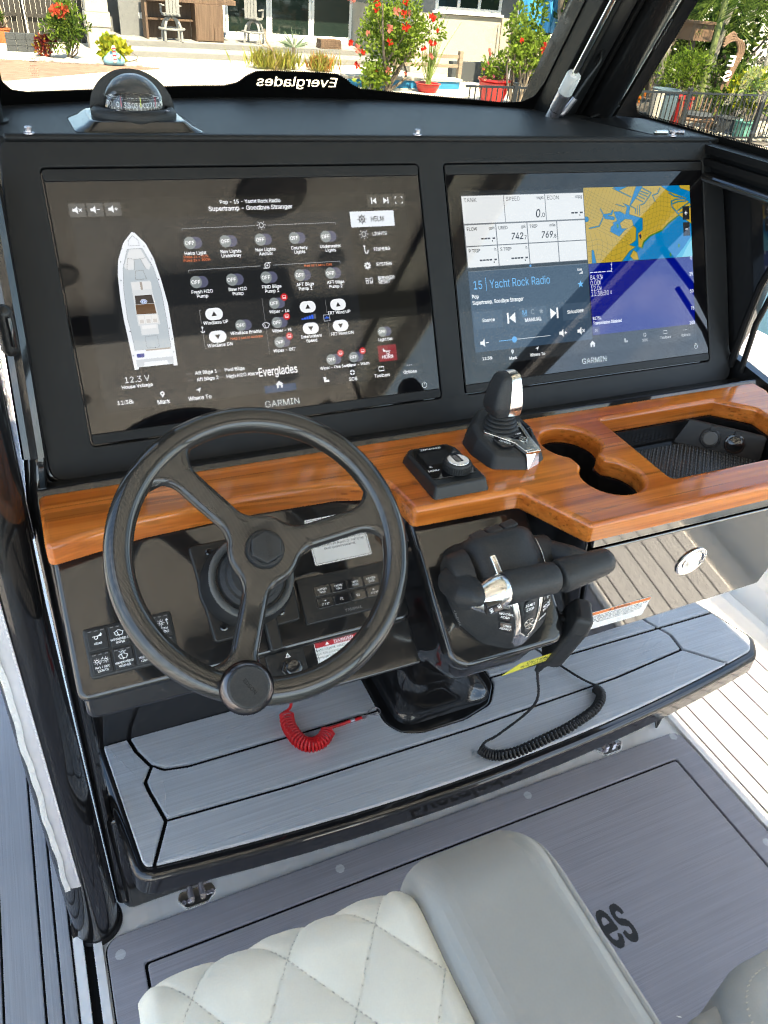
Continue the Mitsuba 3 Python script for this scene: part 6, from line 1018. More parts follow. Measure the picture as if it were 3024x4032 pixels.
def foliage(cs, n, size, cols, seed, lean=0.4, slim=0.3):
    """Leaves spread through clumps (centre, radii); cols are leaf colours picked at random per clump and leaf."""
    rs = np.random.default_rng(seed); P, N, C = [], [], []; w = np.array([c[3] * c[4] * c[5] for c in cs]) ** 0.67; w /= w.sum(); cols = np.asarray(cols, float)
    for c, k in zip(cs, rs.multinomial(n, w)):
        d = rs.normal(size=(k, 3)); d /= np.linalg.norm(d, axis=1, keepdims=True); r = rs.uniform(0.35, 1.0, (k, 1)) ** 0.5; P.append(np.array(c[:3]) + d * r * np.array(c[3:6])); N.append(d + rs.normal(size=(k, 3)) * 0.8 + [0, 0, lean]); tone = rs.integers(len(cols)); mixd = np.where(rs.random(k) < 0.55, tone, rs.integers(len(cols), size=k)); C.append(cols[mixd] * rs.uniform(0.7, 1.3, (k, 1)))
    P, N, C = np.vstack(P), np.vstack(N), np.vstack(C); sz = size * rs.uniform(0.6, 1.25, len(P)); V, F = quads(P, N, sz, sz * slim, rs); return tm(V, F), np.repeat(C, 4, 0)
def clumps(c, R, n, r, seed):
    rs = np.random.default_rng(seed); o = []
    for _ in range(n):
        d = rs.normal(size=3); d /= np.linalg.norm(d); q = np.array(c) + d * np.array(R) * rs.uniform(0.25, 0.92); k = r * rs.uniform(0.6, 1.3); o.append((*q, k, k, k * 0.85))
    return o
def leafpart(t, name, mc_, **k): part(t, name, mc_[0], 'm_leaf', smooth=False, color=mc_[1], **k)
def stems(base, tops, r, seed, bend=0.15):
    rs = np.random.default_rng(seed); return cat([tube(spline([base + rs.normal(size=3) * [0.04, 0.04, 0], (np.array(base) + np.array(t)) / 2 + rs.normal(size=3) * bend, t], 8), np.linspace(r, r * 0.4, 8), 6) for t in tops])
G1 = [(0.13, 0.20, 0.022), (0.18, 0.25, 0.035), (0.09, 0.15, 0.02), (0.21, 0.28, 0.05)]; G2 = [(0.06, 0.105, 0.022), (0.095, 0.145, 0.03), (0.125, 0.18, 0.035)]; YE = [(0.42, 0.40, 0.03), (0.35, 0.36, 0.04), (0.25, 0.30, 0.03)]
def flower(t, p, r, col, seed, bs='m_leaf'):
    rs = np.random.default_rng(seed); a = np.arange(5) * 2 * math.pi / 5 + rs.uniform(0, 2); f = np.array([0.2, -0.9, 0.35]) + rs.normal(size=3) * 0.3; A = Axes(p, (1, 0.2, 0), f); V, F = quads(np.zeros((5, 3)), np.stack([np.cos(a), np.sin(a), 0.45 + a * 0], 1), r, r * 0.48, rs)
    m = A(tm(V, F)); part(t, 'flower', m, bs, smooth=False, color=np.tile(col, (20, 1)))
RED, PINK = (0.55, 0.035, 0.02), (0.50, 0.16, 0.12)
def shrub(name, label, cat_, c, R, n, size, cols, seed, base, ncl=16, rcl=0.3, fl=0, flc=RED, flr=0.09, group=None, stem_r=0.025, slim=0.3, pot=None):
    t = thing(name, label, cat_, group); cl = clumps(c, R, ncl, rcl, seed); leafpart(t, 'crown', foliage(cl, n, size, cols, seed, slim=slim)); part(t, 'stem', stems(np.array(base, float), [q[:3] for q in cl[:8]], stem_r, seed), 'm_bark', smooth=True); rs = np.random.default_rng(seed + 50)
    for i in range(fl):
        d = rs.normal(size=3); d[1] = -abs(d[1]) - 0.3; d /= np.linalg.norm(d); flower(t, np.array(c) + d * np.array(R) * 1.05, flr * rs.uniform(0.7, 1.2), flc if i % 3 else PINK, seed + i)
    return t
def pot(name, label, x, y, z, r, h, m, rim=1.12, waist=0.72, group=None):
    t = thing(name, label, 'pot', group); part(t, 'body', mv(lathe([(0, 0), (r * waist, 0), (r * waist * 1.05, h * 0.05), (r * 0.92, h * 0.5), (r, h * 0.86), (r * 0.93, h * 0.89)], 28), (x, y, z)), m, smooth=40)
    part(t, 'rim', mv(lathe([(r * 0.92, h * 0.88), (r * rim, h * 0.93), (r * rim, h), (r * 0.95, h), (r * 0.9, h * 0.85), (0, h * 0.85)], 28), (x, y, z)), m, smooth=40); return t
# fence of old boards on the left, with rails and things leaning on it
fn = thing('board_fence', 'weathered dark wooden board fence behind the left planting', 'fence'); rs_ = random.Random(11)
for i in range(46):
    x = -3.4 + 0.165 * i; part(fn, 'board', slab(sbox(x, 33.0 + 0.012 * (i % 2), x + 0.155, 33.03 + 0.012 * (i % 2)), GZ, 0.62 + rs_.uniform(-0.03, 0.03)), 'm_oldwood', smooth=False)
for z in (-0.50, 0.35): part(fn, 'rail', bx(-3.4, 32.90, z - 0.05, 4.15, 32.99, z + 0.05), 'm_oldwood')
for x in (1.22, 3.6): part(fn, 'post', bx(x, 32.82, GZ, x + 0.11, 32.899, 0.66), 'm_oldwood')
solo('garden_pole', tube([(0.93, 32.3, GZ), (0.72, 32.7, -0.10)], 0.03, 8), 'm_bench', 'pale pole leaning on the board fence by the orange pot', 'pole')
solo('garden_pole', tube([(1.49, 32.4, GZ), (1.44, 32.7, 0.30)], 0.022, 8), 'm_white', 'thin white pole standing against the board fence', 'pole')
pot('plant_pot', 'orange terracotta pot at the foot of the board fence', 0.66, 31.9, GZ, 0.25, 0.42, 'm_terracotta')
shrub('shrub', 'small green plant in the orange pot by the fence', 'plant', (0.55, 31.9, -0.55), (0.25, 0.2, 0.25), 160, 0.14, G2, 4, (0.66, 31.9, -0.85), 6, 0.15)
pb = thing('planter_box', 'dark grey block planter wall in front of the board fence', 'planter')
for j in range(3):
    for i in range(3): part(pb, 'block', bx(0.68 + 0.29 * i + (0.0 if j % 2 else 0.0), 29.5, GZ + 0.165 * j, 0.96 + 0.29 * i, 29.72, GZ + 0.157 + 0.165 * j), 'm_darkblock')
t = shrub('shrub', 'tall feathery green shrub left of the cream pillar', 'plant', (2.35, 28.0, -0.35), (0.52, 0.45, 0.70), 1500, 0.17, G1[:3] + G2, 21, (2.3, 28.0, GZ), 22, 0.26, slim=0.16)
for i, (x, z) in enumerate(((2.13, 0.02), (2.30, 0.05), (2.22, -0.06), (2.06, -0.02))): flower(t, np.array([x, 27.7, z]), 0.20, (0.55, 0.10, 0.05), 300 + i)
shrub('shrub', 'low dark red and yellow leaved plant beside the block planter', 'plant', (1.68, 28.4, -0.92), (0.30, 0.2, 0.26), 420, 0.12, [(0.12, 0.02, 0.02), (0.08, 0.015, 0.02), (0.28, 0.22, 0.03), (0.35, 0.06, 0.03)], 22, (1.7, 28.4, GZ), 8, 0.18)
t = thing('croton_plant', 'bright yellow leafy plant among white stones before the pillar', 'plant'); leafpart(t, 'crown', foliage(clumps((3.60, 27.3, -0.86), (0.52, 0.35, 0.30), 14, 0.17, 31), 420, 0.20, YE, 31, slim=0.36)); part(t, 'stem', stems(np.array([3.6, 27.3, GZ]), [(3.4, 27.3, -0.8), (3.8, 27.3, -0.8), (3.6, 27.2, -0.6)], 0.02, 3), 'm_bark')
t = thing('painted_stone', 'stone painted light blue with a red and white figure, in front of the yellow plant', 'ornament'); part(t, 'stone', hull((3.28, 26.9, -1.10, 0.13), (3.62, 26.9, -1.10, 0.13), (3.45, 26.9, -0.95, 0.12), n=2), 'm_glaze_sky'); part(t, 'figure', cat([hull((3.45, 26.76, -1.10, 0.06), (3.45, 26.76, -0.92, 0.05)), hull((3.45, 26.76, -0.78, 0.06), (3.45, 26.76, -0.75, 0.05))]), 'm_white'); part(t, 'stripes', cat([bx(3.40, 26.69, -1.06 + 0.09 * i, 3.50, 26.70, -1.03 + 0.09 * i) for i in range(4)]), 'm_label_red')
rs_ = np.random.default_rng(8); stn = thing('edging_stones', 'row of pale rounded stones along the edge of the left planting bed', 'stones'); labels[stn]['kind'] = 'stuff'; V = []
for i in range(150):
    u = rs_.uniform(0, 1); r = rs_.uniform(0.05, 0.11); V.append(mv(trimesh.creation.icosphere(subdivisions=1, radius=r), (1.45 + 2.75 * u, 27.45 - 0.28 * u + rs_.uniform(-0.35, 0.35), GZ + r * 0.35), s=(1.3, 1.0, 0.65)))
scene[stn] = mikit.ply(cat(V), 'm_stone', smooth=True)
# house with patio
ps = struct('patio', cat([slab(sbox(4.15, 30.95, 13.6, 36.0), GZ - 0.2, -0.90, 0.02), slab(sbox(4.15, 29.45, 13.2, 30.945), GZ - 0.2, -1.07, 0.02)]), 'm_concrete', label='raised grey concrete patio with two steps')
hu = thing('house', 'grey and cream house with glass sliding doors, a cream pillar and a white framed window', 'house')
part(hu, 'back_wall', cat([bx(4.15, 33.62, -0.9, 8.35, 33.9, 2.2), bx(8.35, 33.62, 1.6, 13.6, 33.9, 2.2)]), 'm_wall_grey')
part(hu, 'pillar', cat([bx(3.28, 31.2, GZ, 3.98, 31.9, -0.60), bx(3.24, 31.16, -0.59, 4.02, 31.94, -0.19), bx(3.28, 31.2, -0.18, 3.98, 31.9, 2.2)]), 'm_wall_cream')
part(hu, 'grey_panel', bx(4.50, 32.5, -0.90, 5.34, 32.62, 2.2), 'm_wall_grey'); part(hu, 'socket_box', bx(5.15, 32.44, -0.38, 5.27, 32.499, -0.20), 'm_white')
for i in range(3):
    xa, xb = 8.45 + 1.69 * i, 8.45 + 1.69 * (i + 1) - 0.02; d = part(hu, 'sliding_door', cat([bx(xa, 33.40, -0.80, xa + 0.10, 33.50, 1.55), bx(xb - 0.10, 33.40, -0.80, xb, 33.50, 1.55), bx(xa + 0.1, 33.40, -0.80, xb - 0.1, 33.50, -0.68), bx(xa + 0.1, 33.40, 1.45, xb - 0.1, 33.50, 1.55)]), 'm_white')
    part(hu, d.split('__')[1] + '__pane', bx(xa + 0.1, 33.44, -0.68, xb - 0.1, 33.46, 1.45), 'm_doorglass')
part(hu, 'door_sill', bx(8.40, 33.30, -0.899, 13.6, 33.39, -0.805), 'm_white')
part(hu, 'side_wall', bx(13.60, 28.0, 0.56, 18.4, 34.0, 2.2), 'm_wall_grey'); part(hu, 'lower_wall', bx(13.60, 27.97, GZ, 18.4, 34.0, 0.555), 'm_wall_cream'); part(hu, 'eave', bx(2.6, 31.6, 2.21, 13.55, 34.5, 2.45), 'm_wall_cream'); part(hu, 'eave', bx(13.56, 26.75, 2.21, 19.0, 34.5, 2.45), 'm_wall_cream')
wn = part(hu, 'window', cat([bx(14.35, 27.92, 0.66, 16.95, 27.995, 0.78), bx(14.35, 27.92, 1.75, 16.95, 27.995, 1.85)] + [bx(x, 27.92, 0.78, x + 0.10, 27.995, 1.75) for x in (14.35, 15.18, 16.0, 16.85)]), 'm_white', label='white framed window'); part(hu, 'window__sill', bx(14.25, 27.85, 0.58, 17.05, 27.965, 0.655), 'm_white')
for xa, xb in ((14.45, 15.18), (15.28, 16.0), (16.10, 16.85)): part(hu, 'window__pane', bx(xa, 27.955, 0.78, xb, 27.965, 1.75), 'm_doorglass')
bc = thing('bar_counter', 'dark brown wooden bar counter with a thick leg on the patio', 'counter')
part(bc, 'top', bx(5.2, 31.5, 0.22, 8.35, 32.3, 0.36), 'm_barwood'); part(bc, 'leg', cat([bx(6.89, 31.42, -0.90, 7.86, 32.2, 0.215)]), 'm_barwood'); part(bc, 'leg_face', bx(6.93, 31.38, -0.86, 7.50, 31.415, 0.19), 'm_barwood'); part(bc, 'leg_step', bx(7.52, 31.36, -0.86, 7.82, 31.415, -0.45), 'm_barwood'); part(bc, 'back', bx(5.30, 32.2, -0.9, 6.885, 32.26, 0.215), 'm_barwood'); part(bc, 'shelf', bx(5.30, 31.75, -0.34, 6.885, 32.195, -0.29), 'm_barwood'); part(bc, 'side', bx(5.22, 31.55, -0.9, 5.295, 32.25, 0.215), 'm_barwood')
def stool(label, x, y, rz):
    t = thing('bar_stool', label, 'stool', 'bar stools on the patio'); A = lambda m: mv(m, (x, y, -0.90), rz=rz)
    for a in (45, 135, 225, 315):
        c, s = math.cos(math.radians(a)), math.sin(math.radians(a)); part(t, 'leg', A(tube(spline([(0.40 * c, 0.40 * s, 0), (0.37 * c, 0.37 * s, 0.38), (0.26 * c, 0.26 * s, 0.60), (0.06 * c, 0.06 * s, 0.70)], 14), 0.045, 6)), 'm_stool')
    part(t, 'foot_ring', A(tube([(0.42 * math.cos(a), 0.42 * math.sin(a), 0.36) for a in np.linspace(0, 2 * math.pi, 25)[:-1]], 0.035, 6, closed=True)), 'm_stool'); part(t, 'seat', A(slab(rrect(-0.28, -0.27, 0.28, 0.27, 0.05), 0.74, 0.80, 0.01)), 'm_stool')
    for i in range(4): part(t, 'back_slat', A(mv(bx(-0.22 + 0.115 * i, 0.27, 0.82, -0.12 + 0.115 * i, 0.30, 1.40), (0, 0, 0), rx=-6)), 'm_stool')
    for sx in (-0.28, 0.28): part(t, 'arm', A(cat([bx(sx - 0.04, -0.28, 1.02, sx + 0.04, 0.30, 1.05), bx(sx - 0.03, -0.25, 0.80, sx + 0.03, -0.19, 1.02)])), 'm_stool')
stool('pale bar stool in front of the open side of the bar counter', 6.02, 31.25, 180); stool('grey bar stool right of the bar counter before the glass doors', 9.05, 31.75, 150)
wp = thing('wood_stack', 'low stack of brown boards on the patio by the doors', 'boards')
for i in range(5): part(wp, 'board', bx(11.35, 30.98, -0.89 + 0.058 * i, 12.15, 31.5, -0.84 + 0.058 * i), 'm_barwood')
# grasses, agave and hibiscus
ag = thing('agave_plant', 'pale spiky agave standing among yellow grasses', 'plant'); rs_ = np.random.default_rng(6)
for i in range(34):
    d = rs_.normal(size=3); d[2] = abs(d[2]) * 0.8 + 0.15; d /= np.linalg.norm(d); c = np.array([9.15, 27.5, -0.62]); V, F = quads(c[None], d[None], 0.62, 0.028, rs_); part(ag, 'leaf', tm(V, F), 'm_leaf', smooth=False, color=np.tile((0.26, 0.33, 0.22), (4, 1)) * rs_.uniform(0.8, 1.2))
part(ag, 'trunk', tube([(9.15, 27.5, GZ), (9.15, 27.5, -0.6)], 0.06, 8), 'm_bark')
def grass(label, x, y, w, h, n, seed, cols):
    t = thing('ornamental_grass', label, 'plant'); rs = np.random.default_rng(seed); P = np.c_[x + rs.normal(size=n) * w * 0.35, y + rs.normal(size=n) * 0.2, np.full(n, GZ)]; d = rs.normal(size=(n, 3)) * [0.35, 0.35, 0.1] + [0, 0, 1]; L = h * rs.uniform(0.5, 1.1, n); V, F = quads(P, d, L, 0.022, rs); part(t, 'blades', tm(V, F), 'm_leaf', smooth=False, color=np.repeat(np.asarray(cols)[rs.integers(len(cols), size=n)] * rs.uniform(0.7, 1.2, (n, 1)), 4, 0), kind='stuff'); cl = clumps((x, y, GZ + h * 0.35), (w * 0.55, 0.25, h * 0.32), 10, h * 0.22, seed); leafpart(t, 'tuft', foliage(cl, n, 0.13, cols, seed, slim=0.14))
YG = [(0.30, 0.30, 0.05), (0.22, 0.24, 0.05), (0.34, 0.28, 0.08)]
grass('wide clump of yellow-green grass left of the agave', 8.45, 27.4, 1.15, 0.70, 420, 41, YG); grass('smaller yellow grass with orange tips right of the agave', 10.05, 27.4, 0.65, 0.62, 260, 42, YG + [(0.36, 0.16, 0.05)])
dw_ = thing('driftwood', 'bare twisted branch standing in the yellow grass', 'branch'); part(dw_, 'branch', cat([tube(spline([(8.5, 27.2, GZ), (8.35, 27.2, -0.7), (8.15, 27.2, -0.45), (8.1, 27.2, -0.12)], 10), np.linspace(0.05, 0.02, 10), 6), tube(spline([(8.33, 27.2, -0.65), (8.0, 27.2, -0.55), (7.95, 27.2, -0.42)], 8), 0.018, 6)]), 'm_bench')
t = shrub('hibiscus_tree', 'large hibiscus tree with red flowers right of the mirrored name', 'tree', (10.55, 23.3, 0.25), (1.48, 0.9, 1.10), 4200, 0.12, G1, 61, (10.62, 23.3, GZ), 46, 0.34, fl=26, flr=0.13, stem_r=0.05)
shrub('shrub', 'light green bush at the foot of the hibiscus tree', 'plant', (10.0, 23.0, -0.85), (0.45, 0.3, 0.33), 420, 0.13, G1, 62, (10.0, 23.0, GZ), 10, 0.2, slim=0.4)
pot('glazed_pot', 'shallow red bowl holding tall green reeds', 11.95, 23.3, GZ, 0.36, 0.24, 'm_glaze_red')
rd_ = thing('reed_plant', 'tall thin green reeds in the shallow red bowl', 'plant'); rs_ = np.random.default_rng(12); tp = [(11.95 + rs_.normal() * 0.16, 23.3 + rs_.normal() * 0.1, rs_.uniform(-0.3, 0.35)) for _ in range(44)] + [(12.3, 23.2, 0.95), (12.8, 23.2, 0.58), (12.45, 23.3, 0.7)]
part(rd_, 'stem', stems(np.array([11.95, 23.3, GZ + 0.18]), tp, 0.013, 12, 0.04), 'm_reed', kind='stuff')
pot('glazed_pot', 'tall bright red pot left of the multi-stemmed hibiscus', 12.78, 20.9, GZ, 0.42, 0.68, 'm_glaze_red', waist=0.6)
shrub('shrub', 'small light green plant with pink flowers in the tall red pot', 'plant', (12.6, 20.8, -0.35), (0.42, 0.3, 0.28), 480, 0.10, G1, 64, (12.78, 20.9, -0.7), 10, 0.2, fl=7, flc=(0.5, 0.12, 0.18), flr=0.08)
shrub('hibiscus_tree', 'many-stemmed hibiscus shrub before the blue tarp', 'tree', (13.40, 20.5, 0.25), (1.20, 0.7, 0.75), 3000, 0.11, G1, 65, (13.3, 20.5, GZ), 38, 0.30, fl=5, flr=0.12, stem_r=0.045)
t = [k for k in labels if k.startswith('hibiscus_tree')][-1]; leafpart(t, 'shoot', foliage([(13.0, 20.5, 0.85, 0.2, 0.2, 0.4), (13.6, 20.5, 0.95, 0.22, 0.2, 0.42)], 420, 0.12, G1, 66)); part(t, 'stem', stems(np.array([13.4, 20.5, GZ]), [(13.0, 20.4, 0.1), (13.3, 20.4, 0.2), (13.6, 20.4, 0.1), (13.9, 20.4, 0.0), (13.15, 20.35, -0.1), (13.75, 20.4, 0.25)], 0.04, 67, 0.08), 'm_bench')
br = thing('garden_rail', 'weathered wooden rail fence behind the reeds', 'fence')
for z in (-0.44, -0.70): part(br, 'rail', bx(11.4, 25.0, z - 0.05, 13.86, 25.06, z + 0.05), 'm_bench')
for x in (11.6, 13.86): part(br, 'post', bx(x, 24.95, GZ, x + 0.12, 25.11, -0.28), 'm_bench')
solo('pool_wall', bx(9.7, 24.0, GZ - 0.1, 13.42, 24.12, -1.03), 'm_poolblue', 'bright blue low wall behind the red bowl of reeds', 'wall'); solo('pool_coping', bx(9.6, 23.95, -1.028, 13.5, 24.5, -0.96), 'm_wall_cream', 'pale coping on top of the bright blue low wall', 'coping')
solo('block_wall', bx(14.2, 26.0, GZ, 18.0, 26.3, -0.67), 'm_darkblock', 'low dark grey wall at the foot of the house', 'wall')
solo('shovel', cat([tube([(17.0, 27.75, GZ), (16.95, 27.8, 0.55)], 0.02, 6), hull((17.0, 27.74, GZ + 0.02, 0.03), (16.9, 27.74, GZ + 0.25, 0.03), (17.1, 27.74, GZ + 0.25, 0.03))]), 'm_bark', 'long-handled shovel leaning on the cream lower house wall', 'tool')
tp_ = thing('blue_tarp', 'bright blue tarpaulin hanging beside the house', 'tarp'); X_, Z_ = np.meshgrid(np.linspace(15.25, 17.25, 50), np.linspace(0.42, 2.6, 30), indexing='ij'); Y_ = 24.0 + 0.12 * np.sin(X_ * 9 + Z_ * 2.2) * (0.4 + 0.3 * np.sin(Z_ * 3)) + 0.05 * np.sin(X_ * 23); i_ = np.arange(1500).reshape(50, 30)
Fz = np.stack([i_[:-1, :-1], i_[1:, :-1], i_[1:, 1:], i_[:-1, 1:]], -1).reshape(-1, 4); fr_ = np.stack([X_, Y_, Z_], -1).reshape(-1, 3); part(tp_, 'sheet', cat([tm(fr_, np.vstack([Fz[:, [0, 1, 2]], Fz[:, [0, 2, 3]]])), tm(fr_ + [0, 0.006, 0], np.vstack([Fz[:, [0, 2, 1]], Fz[:, [0, 3, 2]]]))]), 'm_tarp', smooth=True)
for x in (15.25, 17.25): part(tp_, 'pole', tube([(x, 24.1, GZ), (x, 24.1, 2.62)], 0.03, 8), 'm_steel')
solo('tree_trunk', tube(spline([(16.75, 23.4, GZ), (16.7, 23.4, 0.3), (16.35, 23.4, 1.0), (16.1, 23.4, 2.6)], 16), np.linspace(0.16, 0.1, 16), 10), 'm_bark', 'dark leaning tree trunk in front of the blue tarp', 'tree')
def palm(label, x, y, z1, r, seed, m='m_palmbark', n=13, lean=0.2, L=1.7):
    t = thing('palm_tree', label, 'palm'); rs = np.random.default_rng(seed); top = np.array([x + lean, y, z1]); p = spline([(x, y, GZ), (x + lean * 0.4, y, (GZ + z1) / 2), top], 24); part(t, 'trunk', tube(p, r * (1 + 0.05 * (np.arange(24) % 2)), 10), m); Vs, Fs, Cs, nn = [], [], [], 0
    for i in range(n):
        a = 2 * math.pi * i / n + rs.uniform(0, 0.4); e = rs.uniform(0.1, 0.9); d = np.array([math.cos(a), math.sin(a), 0]); c = spline([top, top + d * L * 0.45 + [0, 0, 0.35 * e * L], top + d * L * 0.85 + [0, 0, 0.1 * L * e - 0.1], top + d * L * 1.05 + [0, 0, -0.5]], 22)
        for s in (1, -1): V, F = quads(c[2:], np.cross(d, [0, 0, s])[None] + np.gradient(c, axis=0)[2:] * 6 + [0, 0, -0.25], 0.46 * L / 1.7, 0.022, rs); Vs.append(V); Fs.append(F + nn); nn += len(V); Cs.append(np.tile(np.array(G2[i % 3]) * rs.uniform(0.7, 1.2), (len(V), 1)))
    part(t, 'crown', tm(np.vstack(Vs), np.vstack(Fs)), 'm_leaf', smooth=False, color=np.vstack(Cs))
struct('shaded_bed', slab(rp(Polygon([(13.2, 15.2), (40, 15.2), (40, 30), (19.5, 30), (18.6, 24), (14.0, 18.8)]), 0.2), GZ - 0.002, GZ + 0.004), 'm_shaded_gravel', label='gravel bed behind the picket fence with dappled tree shade put into its dark colour')  # pebble ground coloured dark in place of the shade under the trees
# black picket fence along the seawall
pf = thing('picket_fence', 'black aluminium picket fence in front of the planted yard', 'fence'); part(pf, 'top_rail', bx(9.0, 15.78, -0.185, 30.0, 15.83, -0.145), 'm_fence'); part(pf, 'bottom_rail', bx(9.0, 15.78, -1.14, 30.0, 15.83, -1.10), 'm_fence')
for i in range(9): x = 10.21 + 2.42 * i; part(pf, 'post', cat([bx(x - 0.04, 15.765, GZ, x + 0.04, 15.845, -0.10), bx(x - 0.05, 15.755, -0.098, x + 0.05, 15.855, -0.07)]), 'm_fence')
for i in range(150):
    x = 9.1 + 0.1345 * i
    if abs((x - 10.21 + 1.21) % 2.42 - 1.21) > 0.06: part(pf, 'picket', bx(x - 0.010, 15.795, -1.10, x + 0.010, 15.815, -0.185), 'm_fence')
# pots and plants seen through the side window
rs_ = np.random.default_rng(18); pbm = trimesh.creation.icosphere(subdivisions=0, radius=1.0); PV = [mv(pbm, (rs_.uniform(13.5, 21), rs_.uniform(15.9, 18.8), GZ + 0.02), s=tuple(rs_.uniform(0.03, 0.075, 3))) for _ in range(1100)]; k = thing('pebbles', 'grey and white pebbles covering the ground behind the fence', 'pebbles'); labels[k]['kind'] = 'stuff'; scene[k] = mikit.ply(cat([tm((np.asarray(m.vertices)), m.faces) for m in PV]), 'm_stone', smooth=False)
pot('tall_pot', 'tall grey-blue glazed pot behind the fence', 16.35, 18.0, GZ, 0.34, 0.90, 'm_glaze_blue'); pot('tall_pot', 'narrow cream pot left of the grey-blue pot', 15.93, 17.8, GZ, 0.14, 0.86, 'm_wall_cream', rim=1.05); pot('tall_pot', 'deep red tall pot under the bushy shrub', 16.95, 18.0, GZ, 0.28, 0.74, 'm_glaze_red', waist=0.6)
pot('tall_pot', 'dark patterned pot by the wicker chair', 17.55, 16.8, GZ, 0.27, 0.44, 'm_glaze_dark'); t = pot('square_pot', 'turquoise square pot with a cream rim near the white boat', 17.75, 16.35, GZ, 0.28, 0.42, 'm_glaze_teal', waist=0.9)
shrub('shrub', 'orange flowered plant at the left edge of the side window', 'plant', (15.3, 18.2, -0.35), (0.4, 0.3, 0.45), 420, 0.12, G2 + [(0.4, 0.12, 0.02)], 71, (15.3, 18.2, GZ), 10, 0.2)
shrub('shrub', 'dense dark green bush behind the grey-blue pot', 'plant', (16.05, 19.4, 0.15), (0.75, 0.6, 0.95), 1300, 0.14, G2, 72, (16.05, 19.4, GZ), 20, 0.35)
shrub('shrub', 'large soft light green bush behind the deep red pot', 'plant', (17.45, 18.9, 0.05), (0.95, 0.6, 0.62), 2200, 0.15, G1[:3] + G2[1:], 73, (17.2, 18.9, GZ), 26, 0.33, slim=0.14)
shrub('shrub', 'yellow-green croton in the turquoise pot', 'plant', (18.15, 16.9, -0.35), (0.55, 0.4, 0.55), 700, 0.20, YE + G1, 74, (17.9, 16.5, -0.85), 14, 0.25, slim=0.2)
shrub('shrub', 'dark palm-like undergrowth right of the arch', 'plant', (19.3, 18.3, -0.3), (0.9, 0.6, 0.7), 1100, 0.30, G2, 75, (19.3, 18.3, GZ), 16, 0.35, slim=0.08)
shrub('shrub', 'small fern between the wicker chair and the arch', 'plant', (17.7, 17.4, -0.55), (0.35, 0.3, 0.3), 260, 0.26, G2, 76, (17.7, 17.4, GZ), 8, 0.2, slim=0.09)
wc = thing('wicker_chair', 'brown wicker chair with a round dark cushion behind the fence', 'chair'); part(wc, 'seat', mv(lathe([(0, 0.36), (0.40, 0.36), (0.44, 0.40), (0.40, 0.44), (0, 0.44)], 24), (16.35, 16.7, GZ)), 'm_wicker'); part(wc, 'cushion', mv(lathe([(0, 0.445), (0.36, 0.445), (0.40, 0.50), (0.35, 0.55), (0, 0.56)], 24), (16.35, 16.7, GZ)), 'm_glaze_dark', smooth=50)
for i in range(16): a = 2 * math.pi * i / 16; part(wc, 'strut', tube([(16.35 + 0.42 * math.cos(a), 16.7 + 0.42 * math.sin(a), GZ + 0.37), (16.35 + 0.34 * math.cos(a), 16.7 + 0.34 * math.sin(a), GZ + 0.02)], 0.018, 5), 'm_wicker')
part(wc, 'foot_ring', tube([(16.35 + 0.36 * math.cos(a), 16.7 + 0.36 * math.sin(a), GZ + 0.04) for a in np.linspace(0, 6.283, 25)[:-1]], 0.03, 6, closed=True), 'm_wicker'); part(wc, 'back', cat([tube(spline([(16.35 + 0.44 * math.cos(a), 16.7 + 0.44 * math.sin(a), GZ + 0.42), (16.35 + 0.5 * math.cos(a), 16.7 + 0.5 * math.sin(a), GZ + 0.85)], 4), 0.016, 5) for a in np.linspace(0.3, 2.84, 12)]), 'm_wicker', kind='stuff')
ar = thing('driftwood_arch', 'curved driftwood arch carrying two hanging white letters', 'ornament'); part(ar, 'arch', cat([tube(spline([(18.25 + o, 18.0, GZ), (18.3 + o, 18.0, -0.3), (18.42 + o, 18.0, 0.18), (18.55 + o, 18.0, 0.58), (18.40 + o, 18.0, 0.82), (18.10, 18.0, 0.90 - o), (17.86, 18.0, 0.76 - o)], 40), 0.035, 7) for o in (-0.10, -0.04, 0.02, 0.08)]), 'm_wicker')
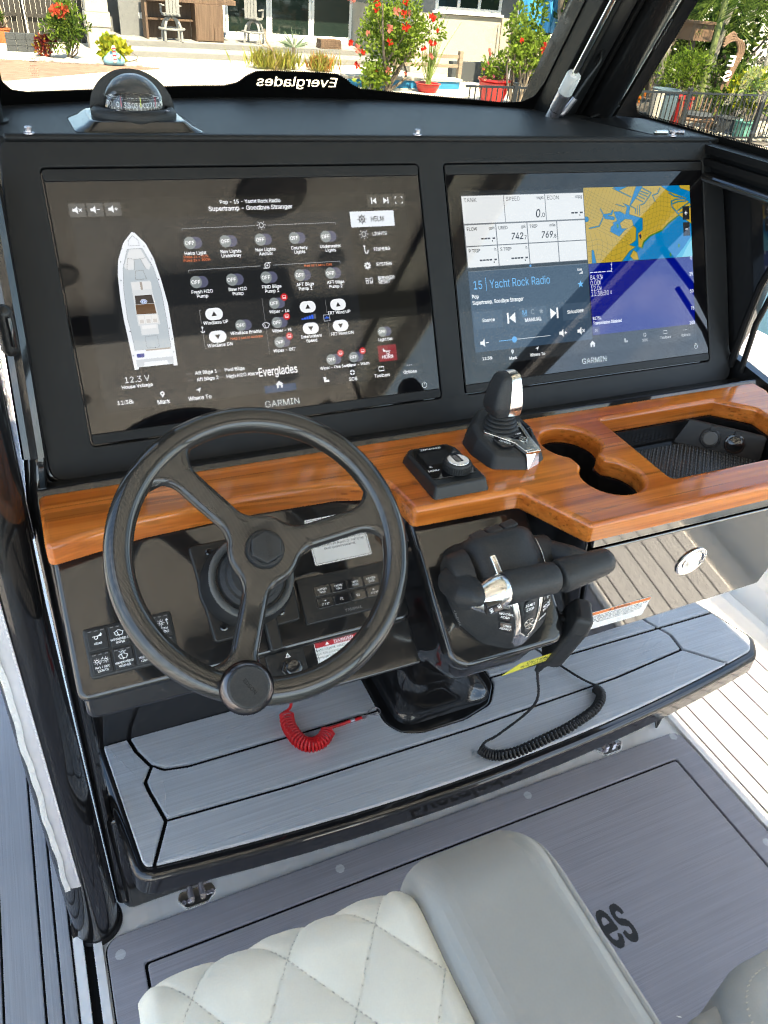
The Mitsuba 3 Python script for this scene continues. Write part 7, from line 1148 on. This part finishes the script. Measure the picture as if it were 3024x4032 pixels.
for s, z in (('E', 0.37), ('S', 0.02)): part(ar, 'letter', Axes((18.22, 17.9, z), (-1, 0, 0), (0.15, 1.0, 0.1))(text(s, 0.24, bold=True, depth=0.03, sx=1.15)), 'm_white', smooth=False)
pl_b = thing('nest_box', 'brown wooden box on a post among the palms', 'box'); part(pl_b, 'box', cat([bx(19.35, 20.9, 0.62, 20.2, 21.5, 1.05)]), 'm_wicker'); part(pl_b, 'roof', bx(19.25, 20.8, 1.055, 20.3, 21.6, 1.12), 'm_wicker'); part(pl_b, 'post', bx(19.7, 21.15, GZ, 19.85, 21.3, 0.615), 'm_bark')
palm('slim green palm trunk left of the driftwood arch', 19.5, 20.0, 3.4, 0.085, 81, 'm_greenbark', lean=-0.05); palm('grey palm trunk behind the light green bush', 17.55, 19.8, 2.6, 0.09, 82, lean=0.15); palm('feathery palm with drooping fronds at the upper right', 20.6, 19.0, 1.9, 0.07, 83, L=2.1); palm('low palm behind the brown box', 21.5, 22.0, 1.5, 0.1, 84, L=2.2)
for i, (x, y, z, r) in enumerate(((18.6, 23.0, 1.0, 1.4), (20.6, 23.5, 1.6, 1.6), (22.8, 22.5, 0.8, 1.6), (17.0, 23.5, 1.4, 1.0), (24.8, 21.5, 1.2, 1.8))):
    shrub('yard_tree', ('broad dark tree behind the driftwood arch', 'tall dark tree behind the brown box', 'dark bushy tree at the far right of the side window', 'dark tree right of the blue tarp', 'dark tree beyond the right end of the fence')[i], 'tree', (x, y, z), (r, r * 0.7, r), 1500, 0.24, G2 + [(0.02, 0.045, 0.012)], 90 + i, (x, y, GZ), 26, r * 0.34, stem_r=0.08)
shrub('hedge', 'dense dark hedge closing the yard behind the palms', 'hedge', (21.0, 25.5, 0.6), (5.0, 0.9, 1.9), 4200, 0.30, G2 + [(0.02, 0.04, 0.012)], 99, (21.0, 25.5, GZ), 60, 0.7, stem_r=0.08)
nb = thing('skiff', 'white boat edge just outside the side window', 'boat'); part(nb, 'hull', slab(rp(Polygon([(4.55, 4.0), (6.4, 3.6), (6.6, 1.0), (4.6, 1.0)]), 0.3), 0.2, 0.62, 0.08, n=5), 'm_gelcoat')
